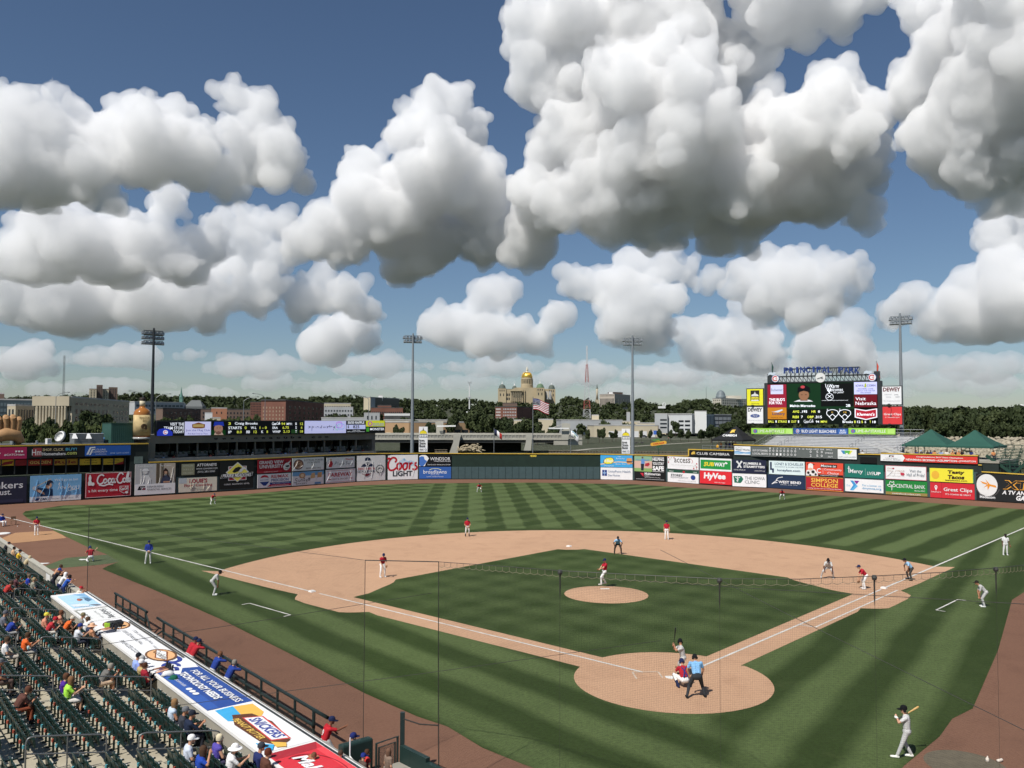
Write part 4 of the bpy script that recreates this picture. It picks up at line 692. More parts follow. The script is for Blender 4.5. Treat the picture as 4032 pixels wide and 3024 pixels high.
# --- club boxes with the LED ribbon on their roof
SU =Line(W(585,2.5),W(1475,5.5)); e =empty('club_boxes',SU.pt(1000),0,'long row of open-fronted club boxes under the LED ribbon','building')
yt =lambda x: 1747-(x-614)*.02; yb =lambda x: 1812-(x-614)*.036
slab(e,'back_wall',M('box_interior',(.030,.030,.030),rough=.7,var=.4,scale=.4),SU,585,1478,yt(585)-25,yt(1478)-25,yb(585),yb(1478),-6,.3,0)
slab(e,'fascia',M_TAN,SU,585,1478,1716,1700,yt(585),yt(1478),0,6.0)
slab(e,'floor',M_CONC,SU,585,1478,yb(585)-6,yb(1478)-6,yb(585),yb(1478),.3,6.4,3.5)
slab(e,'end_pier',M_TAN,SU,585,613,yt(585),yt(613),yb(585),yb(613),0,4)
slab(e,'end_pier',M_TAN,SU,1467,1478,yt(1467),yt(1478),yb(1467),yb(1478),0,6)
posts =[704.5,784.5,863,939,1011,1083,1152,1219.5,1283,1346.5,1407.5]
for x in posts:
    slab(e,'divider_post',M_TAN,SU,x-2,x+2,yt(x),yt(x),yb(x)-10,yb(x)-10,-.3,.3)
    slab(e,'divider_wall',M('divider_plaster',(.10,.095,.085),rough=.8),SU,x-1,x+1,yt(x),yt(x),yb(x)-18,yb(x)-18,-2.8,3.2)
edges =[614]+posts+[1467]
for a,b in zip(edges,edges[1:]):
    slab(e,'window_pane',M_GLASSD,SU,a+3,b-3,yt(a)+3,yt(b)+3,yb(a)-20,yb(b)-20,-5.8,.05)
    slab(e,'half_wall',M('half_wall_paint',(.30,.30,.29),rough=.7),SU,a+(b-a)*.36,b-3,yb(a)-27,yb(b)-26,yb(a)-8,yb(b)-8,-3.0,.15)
o,ang,w,h =SU.frame(838,1300,1723,1714,1733,1724,.03); wl =empty('web_address',o,ang,'spaced black letters of a web address under the LED ribbon','lettering'); ff =Face2(wl,w,h)
for i,ch in enumerate('www.iowacubs.com'): ff.text(ch,i/16+.008,.05 if ch != '.' else .05,i/16+(.040 if ch not in '.i' else .016),.2 if ch == '.' else (.98 if ch in 'b' else .75),'#15130f',0,.03)
ry =1660; RB =lambda x: (1660-(x-614)*.0056,1718.5-(x-614)*.0168)
o,ang,w,h =SU.frame(612,1512,1659,1654,1719,1703,.35); led =empty('led_ribbon_board',o,ang,'long LED ribbon board on the roof of the club boxes','screen')
MB().box(0,w,.05,.7,0,h).build('cabinet',M_DKST,led)
def seg(x0,x1,bg,items,E=.8):
    (a0,b0),(a1,b1)=RB(x0),RB(x1); pa,pb =SU.pt(x0),SU.pt(x1); q =SU.pt(612); u0 =(pa-q).length; u1 =(pb-q).length
    z0 =(hz(pa,x0,b0)+hz(pb,x1,b1))/2-o.z+.08; z1 =(hz(pa,x0,a0)+hz(pb,x1,a1))/2-o.z-.04
    f =Face2(led,u1-u0,z1-z0,y=.05,x=u0,z=z0,emit=E); f.rect(0,0,1,1,bg,'screen')
    for it in items: getattr(f,it[0])(*it[1:])
YL ='#c9cf4a'; LW ='#dfe3ea'
seg(614,722,'#0d0f16',[T('VISIT THE',.46,.72,.99,.94,LW,0,.02),T('TEAM STORE',.24,.44,.99,.66,LW,0,.02),T('TODAY',.58,.18,.99,.38,LW,0,.02),Pl([(0,.0),(0,.28),(.08,.48),(.25,.54),(.42,.48),(.56,.26),(.56,.0)],'#2433a0'),Ov(.30,.25,.09,.16,'#c9cfe8'),('ring',.30,.25,.065,.11,.4,'#c9472f',40,320)])
seg(723,826,'#bcbce0',[Pl([(.28,.55),(.27,.80),(.52,.94),(.77,.80),(.76,.55),(.66,.50),(.38,.50)],'#6e4328'),Rc(.31,.60,.72,.80,'#a08a58'),T('Join the Mug Club',.04,.26,.96,.44,'#3a3a70'),T('First Beer Free on Thurs',.12,.06,.88,.18,'#3a3a70')],.75)
seg(827,884,'#123a17',[Rc(0,.36,1,1,'#0d1210'),Pl([(.2,.0),(.28,.26),(.72,.26),(.86,.0)],'#b39a8a'),Ov(.50,.46,.30,.40,'#a07a68'),Pl([(.24,.36),(.32,.10),(.5,.02),(.68,.10),(.76,.36),(.66,.24),(.36,.24)],'#6f5246'),Rc(.37,.50,.44,.54,'#3c2c28'),Rc(.56,.50,.63,.54,'#3c2c28'),Rc(.43,.24,.58,.28,'#6d4a44'),Pl([(.14,.66),(.20,.98),(.82,.98),(.88,.66),(.5,.74)],'#20359c')],.6)
seg(884,1194,'#0a0c10',[T('3',.03,.72,.06,.92,YL,0,.02),T('Craig Brooks',.105,.68,.385,.93,LW,0,.02),T('STARTS',.03,.40,.19,.60,LW,0,.02),T('0',.225,.40,.25,.60,YL,0,.02),T('W-L',.30,.40,.37,.60,LW,0,.02),T('1 - 0',.41,.40,.50,.60,YL,0,.02),T('IP',.03,.09,.07,.29,LW,0,.02),T('8.0',.13,.09,.19,.29,YL,0,.02),T('BB',.245,.09,.29,.29,LW,0,.02),T('12',.335,.09,.375,.29,YL,0,.02),T('K',.43,.09,.455,.29,LW,0,.02),T('8',.495,.09,.515,.29,YL,0,.02),
    Sk(script_coke(.565,.70,.665,.94),.03,LW),T('94',.685,.70,.735,.90,YL,0,.02),T('MPH',.755,.70,.825,.88,LW,0,.01),T('ERA',.57,.40,.64,.58,LW,0,.02),T('6.75',.70,.40,.785,.60,YL,0,.02),T('WHIP',.57,.09,.675,.28,LW,0,.02),T('2.13',.71,.09,.795,.29,YL,0,.02),T('B',.87,.70,.89,.90,LW,0,.02),T('12',.935,.70,.975,.90,YL,0,.02),T('S',.87,.40,.89,.60,LW,0,.02),T('6',.945,.40,.965,.60,YL,0,.02),Rc(.815,.04,.905,.34,'#1c3a1c'),T('T',.87,.09,.89,.29,LW,0,.02),T('18',.935,.09,.975,.29,YL,0,.02)])
seg(1195,1358,'#b4b6dd',[Sk([[(.14,.52),(.09,.56),(.13,.48),(.08,.42)],[(.17,.20),(.17,.56),(.21,.50),(.17,.43)],[(.24,.54),(.25,.43)],[(.28,.43),(.29,.54),(.33,.50),(.33,.43)],[(.40,.66),(.40,.43),(.36,.46),(.40,.54)],[(.44,.54),(.45,.43),(.48,.54),(.49,.43)],[(.55,.54),(.52,.52),(.55,.46),(.52,.42)],[(.59,.66),(.58,.43)],[(.55,.55),(.63,.56)],[(.62,.43),(.63,.54),(.66,.55)],[(.68,.55),(.69,.44),(.73,.58),(.68,.24)]],.035,'#14142a'),('ring',.83,.66,.075,.22,.10,'#a84cc0',45,405),Sk([[(.76,.44),(.76,.86),(.88,.88),(.88,.50),(.76,.44)]],.03,'#a63fc0'),Sk([[(.80,.34),(.80,.70),(.94,.72),(.94,.36),(.80,.34)]],.03,'#4f8fd0'),Sk([[(.73,.34),(.73,.66),(.79,.60),(.79,.24),(.73,.34)]],.03,'#4fb06a')],.75)
seg(1359,1435,'#0e1114',[T('50/50 RAFFLE',.07,.74,.93,.95,LW,0,.02),Rc(.01,.30,.99,.66,'#aeb4d8'),T('$',.06,.36,.14,.62,'#15161c',0,.02),T('825',.34,.36,.67,.62,'#15161c',0,.02),T('Iowa Cubs',.33,.17,.70,.25,LW),T('501(c)(3) Foundation',.06,.04,.94,.13,LW)])
seg(1436,1510,'#0d0f0f',[Rc(0,.50,1,1,'#b9bd2e'),T('SAUCES AND',.36,.68,.95,.80,'#5c6ab8',0,.02),T('SEASONINGS',.36,.54,.95,.66,'#5c6ab8',0,.02),('ring',.22,.74,.12,.20,.4,'#a5479a',0,360),T('MONSTER',.22,.18,.98,.38,LW,0,.02)]+[Sk([[(.04+.05*k,.42),(.045+.05*k,.08)]],.06,'#4fae3c') for k in range(3)])
# --- scoreboard in right field
SB =Line(at(3010,1600,166),at(3473,1600,162)); o,ang,w,h =SB.frame(3011,3473,1506,1501,1671,1669,0)
sbt =empty('video_scoreboard',Vector((o.x,o.y,0)),ang,'big dark video scoreboard with blue letters and a truss on top','scoreboard'); Z0 =o.z
MB().box(0,w,0,1.6,Z0,Z0+h).build('cabinet',M_DKST,sbt)
for u in (.07,.36,.66,.93): MB().box(w*u-.35,w*u+.35,.4,1.2,-.3,Z0).build('leg',M_DKST,sbt)
def sx(x): return (SB.pt(x)-SB.pt(3011)).length*(1 if x >= 3011 else -1)
def sz(x,y): return SB.z(x,y)
def screen(x0,x1,y0,y1,bg,items,E=.7,nm='screen'):
    f =Face2(sbt,sx(x1)-sx(x0),sz((x0+x1)/2,y0)-sz((x0+x1)/2,y1),y=-.02,x=sx(x0),z=sz((x0+x1)/2,y1),emit=E); f.rect(0,0,1,1,bg,nm)
    for it in items: getattr(f,it[0])(*it[1:])
screen(3024,3458,1505,1670,'#0a100d',[
    Rc(.185,.36,.80,.98,'#0f2a17'),Rc(.50,.42,.79,.97,'#0b0d0d'),
    Rc(0,.40,.18,.965,'#7e1c2e'),Rc(.03,.73,.15,.955,'#b0b2cc'),T('Budweiser',.035,.80,.145,.87,'#5a5c78'),T('THIS BUD\'S',.015,.56,.165,.63,LW,0,.02),T('FOR YOU.',.015,.48,.14,.55,LW,0,.02),Rc(0,.115,.18,.40,'#a56b1f'),Pl([(.03,.30),(.06,.30),(.14,.36),(.145,.33),(.10,.28)],'#a9b8c8'),T('Lottery',.045,.20,.165,.28,'#26365c',0,.02),T('ialottery.com',.03,.135,.145,.165,'#3a2a18'),
    Pl([(.25,.54),(.29,.58),(.34,.60),(.40,.58),(.43,.54)],'#b8b8bb'),Pl([(.31,.56),(.38,.56),(.375,.62),(.315,.62)],'#6a4a3a'),Ov(.345,.70,.048,.125,'#7d5a44'),Pl([(.285,.76),(.29,.88),(.345,.95),(.40,.88),(.405,.76),(.345,.80)],'#0b0c10'),Ov(.335,.895,.02,.035,'#a03a40'),Rc(.318,.70,.334,.712,'#2c1e18'),Rc(.356,.70,.372,.712,'#2c1e18'),
    ('text','Warm',.57,.86,.665,.95,LW,.25),('text','Welcomes',.555,.78,.70,.86,LW,.25),('text','to you!',.615,.72,.705,.78,LW,.25),('ring',.58,.65,.035,.085,.10,LW),Sk([[(.58,.74),(.55,.88),(.545,.96)],[(.58,.74),(.56,.94)],[(.58,.74),(.60,.92)],[(.56,.62),(.60,.70)],[(.56,.70),(.60,.62)]],.010,LW),T('www.warmwelcomestoyou.com',.51,.55,.745,.575,LW),
    T('Melvin Mercedes',.215,.41,.45,.47,LW,0,.015),T('2B',.725,.41,.765,.47,LW,0,.015),T('AVG',.24,.27,.30,.33,YL,0,.015),T('.195',.315,.27,.375,.33,LW,0,.015),T('HR',.415,.27,.455,.33,YL,0,.015),T('0',.475,.27,.492,.33,LW,0,.015),T('RBI',.24,.14,.295,.20,YL,0,.015),T('7',.318,.14,.335,.20,LW,0,.015),T('OBP',.375,.14,.435,.20,YL,0,.015),T('.315',.445,.14,.51,.20,LW,0,.015),
    T('5',.555,.31,.567,.36,LW),T('7',.665,.31,.677,.36,LW)]+[z for cx in (.605,.715) for z in (Sk([[(cx-.052,.24),(cx-.045,.31),(cx,.345),(cx+.045,.31),(cx+.052,.24)],[(cx-.052,.24),(cx,.09)],[(cx,.09),(cx+.052,.24)],[(cx-.03,.17),(cx,.24)],[(cx,.24),(cx+.03,.17)]],.012,LW),)]+[T('K',.597,.26,.613,.30,'#b9933f'),T('F8',.703,.26,.73,.30,'#b9933f'),
    T('BALL',.008,.03,.062,.085,YL,0,.012),T('1',.078,.03,.087,.085,LW,0,.012),T('STRIKE',.10,.03,.185,.085,YL,0,.012),T('1',.20,.03,.209,.085,LW,0,.012),T('OUT',.225,.03,.275,.085,YL,0,.012),T('1',.29,.03,.299,.085,LW,0,.012),Sk(script_coke(.345,.025,.43,.105),.012,'#a9abb0'),T('94',.455,.03,.485,.085,LW,0,.012),T('MPH',.50,.03,.555,.085,YL,0,.012),T('Brooks',.695,.03,.785,.085,LW,0,.012),T('B',.797,.03,.812,.085,YL,0,.012),T('12',.823,.03,.85,.085,LW,0,.012),T('S',.86,.03,.873,.085,YL,0,.012),T('6',.888,.03,.90,.085,LW,0,.012),T('T',.93,.03,.942,.085,YL,0,.012),T('18',.955,.03,.983,.085,LW,0,.012),
    Rc(.80,.70,.998,.985,'#aeb0d4'),T('IOWA',.815,.875,.885,.925,'#26326c',0,.015),T('CORN',.91,.875,.985,.925,'#26326c',0,.015),Pl([(.888,.86),(.893,.94),(.9,.96),(.906,.94),(.908,.86)],'#8f9a3a'),T('FARMERS CARE',.835,.81,.965,.84,'#3c447c'),T('ABOUT THE WATER',.82,.765,.98,.795,'#3c447c'),T('WE SHARE',.855,.72,.945,.75,'#3c447c'),Rc(.80,.40,.998,.69,'#5a121c'),T('Visit',.812,.56,.90,.63,LW),T('Nebraska',.812,.45,.99,.53,LW),Pl([(.803,.37),(.90,.33),(.997,.37),(.997,.16),(.90,.10),(.803,.16)],'#c9c9d0'),Pl([(.813,.345),(.90,.305),(.987,.345),(.987,.18),(.90,.125),(.813,.18)],'#96202e'),('text','Klement\'s',.825,.20,.975,.27,LW,.2,.015)],.65)
def sidepanel(x0,x1,y0,y1,bg,items,label):
    oo,an,ww,hh =SB.frame(x0,x1,y0,y0,y1,y1,.1); e =empty('side_billboard',oo,an,label,'sign','square panels beside the video scoreboard')
    MB().box(-.15,ww+.15,.05,.35,-.15,hh+.15).build('frame',M_DKST,e); MB().box(0,ww,0,.05,0,hh).build('panel',ink(bg),e); f =Face2(e,ww,hh)
    for it in items: getattr(f,it[0])(*it[1:])
    MB().box(ww*.3,ww*.42,-.4,0,-.12,.1).build('floodlight',M_DKST,e)
sidepanel(2943,3006,1532,1596,'#e8d930',[Rc(.22,.26,.78,.92,'#22231f'),Rc(.28,.34,.72,.52,'#d9cc40'),Pl([(.26,.56),(.30,.66),(.46,.72),(.5,.86),(.54,.72),(.70,.66),(.74,.56)],'#cfd0cc'),T('uni',.34,.36,.66,.52,'#22231f'),Rc(.26,.27,.74,.33,'#e6e6e2'),T('ukirsi.org',.26,.07,.76,.16,'#5c5820')],'yellow square panel with a dark building emblem')
sidepanel(2943,3006,1603,1667,'#e4e6e8',[T('DEWEY',.05,.72,.95,.95,'#26252a',0,.04),Ov(.5,.46,.30,.115,'#27407f'),Ov(.5,.46,.285,.10,'#aebbd3'),Ov(.5,.46,.27,.092,'#27407f'),('text','Ford',.36,.41,.64,.53,LW,.25),T('We treat you Better',.07,.14,.93,.22,'#a9adb5')],'white square car-dealer panel with a blue oval')
sidepanel(3476,3552,1522,1592,'#e2e5e8',[T('DEWEY',.05,.72,.95,.95,'#5d2026',0,.04),T('CHEVROLET',.12,.52,.50,.58,'#888c92'),T('Jeep',.62,.50,.84,.58,'#3c4046'),T('DODGE',.20,.38,.46,.44,'#888c92'),T('RAM',.70,.38,.90,.44,'#5a5e64'),T('We treat you better',.05,.14,.95,.23,'#a0a5ad')],'white square car-dealer panel with maroon lettering')
sidepanel(3477,3553,1602,1670,'#cf3a3c',[T('Great Clips',.06,.48,.95,.64,LW,0,.015),T("IT'S GONNA BE GREAT",.12,.36,.88,.42,LW),Sk([[(.44,.98),(.45,.78),(.42,.60),(.43,.46)]],.03,'#6b1d20'),Ov(.42,.47,.05,.05,'#3a1a1c')],'red square hair-salon panel with a dark cable hanging over it')
tr =MB(); tz0,tz1,tz2 =sz(3240,1505),sz(3240,1479),sz(3240,1449); xs =[3030+16.5*k for k in range(26)]
tr.bar((sx(3025),.5,tz1),(sx(3458),.5,tz1),.25); tr.bar((sx(3025),.5,tz0+.1),(sx(3458),.5,tz0+.1),.25); tr.bar((sx(3088),.5,tz2),(sx(3386),.5,tz2),.2)
for i,x in enumerate(xs):
    tr.bar((sx(x),.5,tz0),(sx(x),.5,tz1),.1)
    if i <25: tr.bar((sx(x),.5,tz1),(sx(x+16.5),.5,tz0),.1)
    if 3088 <= x <= 3380: tr.bar((sx(x),.5,tz1),(sx(x),.5,tz2),.1); tr.bar((sx(x),.5,tz1),(sx(x+12),.5,tz2),.09)
tr.build('truss',M_DKST,sbt)
for xx in (3035,3458): MB().box(sx(xx)-.6,sx(xx)+.3,.2,1.2,tz0,tz1+.6).build('truss_tower',M_DKST,sbt)
M_LET =M('blue_letter_paint',rgb('#27407f'),rough=.5,var=.05)
def letters3(s,x0,x1,y0,y1):
    n =0; tot =len(s)
    for i,ch in enumerate(s):
        if ch == ' ': continue
        a,b =x0+(x1-x0)*i/tot,x0+(x1-x0)*(i+.86)/tot; v,f,_ =glyphs(ch,.02); k =.5*math.sin(math.pi*(i+.5)/tot); 
        z0,z1 =sz((a+b)/2,y1)+k*.4,sz((a+b)/2,y0)+k*.4; X0,X1 =sx(a),sx(b)
        if ch == 'I': X0 += (X1-X0)*.3; X1 -= (X1-X0)*.35
        vv =[(X0+p[0]*(X1-X0),.05,z0+p[1]*(z1-z0)) for p in v]; bm =bmesh.new(); bv =[bm.verts.new(c) for c in vv]
        for q in f:
            try: bm.faces.new([bv[j] for j in q])
            except ValueError: pass
        r =bmesh.ops.extrude_face_region(bm,geom=bm.faces[:]); bmesh.ops.translate(bm,vec=(0,.3,0),verts=[g for g in r['geom'] if isinstance(g,bmesh.types.BMVert)])
        me =bpy.data.meshes.new('letter'); bm.to_mesh(me); bm.free(); me.materials.append(M_LET); link('letter',me,sbt)
letters3('PRINCIPAL PARK',3088,3390,1447,1471)
def disc(e,cx,cz,r,y,mat,name,n=28,depth=.15):
    m =MB(); m.v =[(cx+r*math.cos(2*math.pi*k/n),y,cz+r*math.sin(2*math.pi*k/n)) for k in range(n)]+[(cx+r*math.cos(2*math.pi*k/n),y+depth,cz+r*math.sin(2*math.pi*k/n)) for k in range(n)]
    m.f =[tuple(range(n)),tuple(range(2*n-1,n-1,-1))]+[(k,n+k,n+(k+1) % n,(k+1) % n) for k in range(n)]; return m.build(name,mat,e)
ccx,ccz =sx(3233),sz(3233,1487); pm =166/FPX
ck =disc(sbt,ccx,ccz,17.5*pm,-.1,M_WHT,'clock_face',depth=.5)
hd =MB(); hd.bar((ccx,-.13,ccz),(ccx-11*pm,-.13,ccz-3.5*pm),.14,.05); hd.bar((ccx,-.13,ccz),(ccx+8*pm,-.13,ccz+3*pm),.14,.05); hd.bar((ccx,-.13,ccz),(ccx+10*pm,-.13,ccz-4*pm),.12,.05); hd.build('clock_hand',M_DKST,ck)
for cx in (3056,3437.5):
    X,Z =sx(cx),sz(cx,1491 if cx <3200 else 1486); q =disc(sbt,X,Z,14.5*pm,-.2,M_LET,'team_emblem',depth=.4); f =Face2(q,29*pm,29*pm,y=-.21,x=X-14.5*pm,z=Z-14.5*pm)
    f.oval(.5,.5,.44,.44,'#dfe0e2'); f.ring(.48,.5,.36,.34,.38,'#b8303a',38,322); f.text('UBS',.46,.42,.76,.58,'#b8303a',0,.01)
    f2 =Face2(q,1.5,.9,y=.1,x=X-1.5,z=Z+.45); f2.poly([(0,.1),(.1,.7),(.35,.95),(.6,.8),(1,.9),(.9,.3),(.6,.2),(.3,.4)],'#b9c4cc')
for x,c,lab in ((3040,'#27473f','dark green pennant on the left corner of the video scoreboard'),(3455,'#c04a38','red pennant on the right corner of the video scoreboard')):
    p =SB.pt(x); zz =sz(x,1500); e =empty('pennant',(p.x,p.y,zz),ang,lab,'flag','pennants on the scoreboard'); MB().tube([(0,.3,0),(0,.3,3.6)],.05,6).build('pole',M_GREY,e)
    m =MB(); m.v =[(0,.3,3.5),(.35,.2,2.6),(.2,.35,1.7),(.55,.25,.6),(.75,.3,.2),(0,.3,1.4)]; m.f =[(0,1,2,3,4,5)]; fo =m.build('cloth',ink(c),e); sol =fo.modifiers.new('t','SOLIDIFY'); sol.thickness =.02
# --- aluminium bleachers in front of it
BL =Line(W(2950,1.0),W(3520,1.0)); BL2 =Line(W(2950,15),W(3520,15)); NR =13
bo =BL.pt(3200); be =empty('bleachers',bo,BL.ang,'bright aluminium bleachers rising behind the hand-operated scoreboard','bleachers')
z_f =BL.z(3200,1786); z_b =BL2.z(3200,1714)
wA,wB =(BL.pt(2960)-bo).length,(BL.pt(3512)-bo).length
for r in range(NR):
    t =r/(NR-1); dd =13.6*t; z =z_f+(z_b-z_f)*t; k =1+.09*t
    MB().box(-wA*k,wB*k,dd,dd+.3,z+.42,z+.46).build('bench_plank',M_ALU,be); MB().box(-wA*k,wB*k,dd+.34,dd+1.08,z+.0,z+.05).build('foot_plank',M_ALU,be)
    if r <NR-1: MB().box(-wA*k,wB*k,dd+1.085,dd+1.1,z+.05,z+(z_b-z_f)/(NR-1)-.01).build('riser',M_ALU,be)
for u in np.linspace(-wA,wB,9): MB().bar((u,.5,-.3),(u,.5,z_f),.15).build('post',M_GALV,be); MB().bar((u,13.5,-.3),(u,13.5,z_b),.15).build('post',M_GALV,be)
def railing(e,p,q,h=1.05,n=5,mat=None,r=.03,rails=(1.0,.5)):
    p,q =Vector(p),Vector(q); m =MB()
    for k in range(n+1): a =p.lerp(q,k/n); MB().tube([a,a+Vector((0,0,h))],r,6).build('rail_post',mat or M_GALV,e)
    for t in rails: MB().tube([p+Vector((0,0,h*t)),q+Vector((0,0,h*t))],r,6).build('handrail',mat or M_GALV,e)
railing(be,(-wA,-.2,z_f),(wB,-.2,z_f),1.0,12)
railing(be,(-wA*1.09-.2,14.0,z_b+.1),(wB*1.09+.2,14.0,z_b+.1),1.1,12)
railing(be,(-wA-.2,0,z_f),(-wA*1.09-.2,14,z_b),1.1,9); railing(be,(wB+.2,0,z_f),(wB*1.09+.2,14,z_b),1.1,9)
for u in (-6.5,5.5):   # stair rails of the aisles
    for r in range(4): railing(be,(u,1.2+r*3.1,z_f+.3+(z_b-z_f)*(1.2+r*3.1)/13.6),(u,3.0+r*3.1,z_f+.3+(z_b-z_f)*(3.0+r*3.1)/13.6),.9,1)
st =MB(); a =BL.pt(3445); 
for k in (0,1): MB().bar((wB-4.2+k*1.4,-.3,z_f+2.1),(wB+3.0+k*1.4,-.8,z_f-.6),.18,.3).build('stair_stringer',M_ALU,be)
LB =Line(W(2950,14.6),W(3520,14.6))
def lime(x0,x1,lab): board(lab,'#8fc24a',LB,x0,x1,1684,1688,1708,1712,[Ov(.10,.48,.05,.34,'#3d6cab'),('ring',.10,.48,.03,.20,.4,'#c9472f',40,320),T('LIME-A-RITAVILLE',.17,.28,.80,.76,'#e6efd6'),Rc(.84,.12,.985,.88,'#a9d36c')],proud=.1,cat='banner',name='bleacher_banner',group='banners along the top of the bleachers')
lime(2959,3122.5,'lime-green banner at the dragon-tent end of the bleacher top'); lime(3342,3526,'lime-green wrinkled banner at the green-pavilion end of the bleacher top')
board('blue beer banner in the middle of the bleacher top','#2b4d87',LB,3124.8,3339.6,1685.5,1687.5,1709,1711.5,[Ov(.08,.5,.035,.36,'#9fb2cf'),('ring',.08,.5,.026,.26,.4,'#b84a44',40,320),T('BUD LIGHT BLEACHERS',.155,.24,.79,.76,WH,0,.012),Rc(.83,.12,.985,.88,'#3a66a8'),T('BUD',.865,.52,.95,.80,WH,0,.02),T('LIGHT',.85,.18,.97,.46,WH,0,.02)],proud=.1,cat='banner',name='bleacher_banner',group='banners along the top of the bleachers')
# --- tents
def tent(label,x0,x1,ye,yp,xp,back,depth,col,cat='pavilion',lid=None):
    L_ =Line(W(x0,back),W(x1,back)); o,an,w,_ =L_.frame(x0,x1,ye,ye,ye+5,ye+5); zE =L_.z((x0+x1)/2,ye); zP =L_.z(xp,yp)+.6; e =empty('canopy_tent',Vector((o.x,o.y,0)),an,label,cat)
    m =MB(); px_,py_ =w*(xp-x0)/(x1-x0),depth/2; v =[]
    n =8; ring0 =[(0,0),(w/2,0),(w,0),(w,depth/2),(w,depth),(w/2,depth),(0,depth),(0,depth/2)]
    for t,zz in ((0,0),(.35,.30),(.7,.66),(.97,1.0)):
        for (a,b) in ring0: v.append((a+(px_-a)*t,b+(py_-b)*t,zE+(zP-zE)*zz))
    f =[(i*n+k,i*n+(k+1) % n,(i+1)*n+(k+1) % n,(i+1)*n+k) for i in range(3) for k in range(n)]+[tuple(3*n+k for k in range(n))]
    m.v =v; m.f =f; m.build('canopy',col,e)
    vl =MB()
    for (a,b),(c,d) in zip(ring0,ring0[1:]+ring0[:1]): vl.add([(a,b,zE),(c,d,zE),(c,d,zE-.28),(a,b,zE-.28)],[(0,1,2,3)])
    vl.build('valance',col,e)
    for a,b in ((.12,.12),(w/2,.12),(w-.12,.12),(.12,depth-.12),(w-.12,depth-.12)): MB().tube([(a,b,0),(a,b,zE)],.06,6).build('post',M_DKST,e)
    return e,L_
M_TENTG =M('green_canvas',(.022,.085,.062),rough=.8,var=.1,scale=.7); M_TENTB =M('black_canvas',(.012,.013,.015),rough=.8,var=.15)
tent('green hipped pavilion roof next to the scoreboard floodlight',3549,3731,1753,1707,3637,6,8.5,M_TENTG)
tent('green hipped pavilion roof further along by the green stairs',3724,3911,1757,1710,3813,6,8.5,M_TENTG)
ct,cl =tent('black pop-up tent with a gold dragon beside the bleachers',2801,2925,1731,1692,2874,3,5,M_TENTB,'tent')
zE =cl.z(2863,1731); zP =cl.z(2874,1692)+.6; wct =(cl.pt(2925)-cl.pt(2801)).length
def slope(u,v,k): return (wct*(.3+.46*u),.55+1.7*v-.05-k*2,zE+(zP-zE)*(.17+.62*v)+.12)
f =Face2(ct,1,1,tilt=slope); f.text('CAMBRIA',.0,.02,1.0,.30,WH,.0,.02); f.poly([(.40,.45),(.42,.75),(.52,.95),(.62,.85),(.72,.9),(.66,.7),(.72,.5),(.6,.55),(.52,.45)],'#cdaa4c')
rl =empty('party_deck_rail',cl.pt(2801),cl.ang,'grey railing of the deck under the dragon tent','railing'); zd =cl.z(2860,1772); railing(rl,(-1,-1.5,zd-.2),(wct+1,-1.5,zd-.2),1.0,5)
dk =empty('party_deck',cl.pt(2801),cl.ang,'raised deck behind the dragon name board','deck'); MB().box(-2,wct+2,-1.8,6,zd-.5,zd-.25).build('deck_floor',M_CONC,dk); MB().box(-1.9,wct+1.9,-1.7,5.9,-.3,zd-.5).build('deck_base',M_BACK,dk)
# deck with people below the green pavilions
PV =Line(W(3549,3),W(3911,3)); zpv =PV.z(3700,1800); dk =empty('pavilion_deck',PV.pt(3549),PV.ang,'deck under the two green pavilions','deck'); wpv =(PV.pt(3911)-PV.pt(3549)).length
MB().box(-1,wpv+1,-1.5,12,zpv-.6,zpv-.3).build('deck_floor',M_CONC,dk); MB().box(-.9,wpv+.9,-1.4,11.9,-.3,zpv-.6).build('deck_base',M_BACK,dk)
# dark green stairs and stand frame at the far right
GS =Line(W(3868,2),W(4180,2)); gs =empty('green_stand',GS.pt(3868),GS.ang,'dark green steel stand with stairs behind the yellow rail','stand'); wg =(GS.pt(4180)-GS.pt(3868)).length; gz =GS.z(3950,1855)
for k in range(7):
    MB().box(1.0+k*.1,wg,.5+k*.8,1.2+k*.8,gz+.4+k*.42,gz+.5+k*.42).build('tread',M_DKGRN,gs)
    railing(gs,(1.0,.5+k*.8,gz+.4+k*.42),(wg,.5+k*.8,gz+.4+k*.42),.75,9,M_DKGRN,.05,(1.0,))
for u in np.linspace(.8,wg,8): MB().bar((u,.4,-.3),(u,.4,gz+1.4),.16).build('post',M_DKGRN,gs)
MB().bar((.4,.1,gz+2.2),(3.6,.1,gz-.2),.2,.4).build('stair_stringer',M_DKGRN,gs); MB().bar((5.8,.1,gz+1.6),(3.8,.1,gz-.4),.2,.4).build('stair_stringer',M_DKGRN,gs)
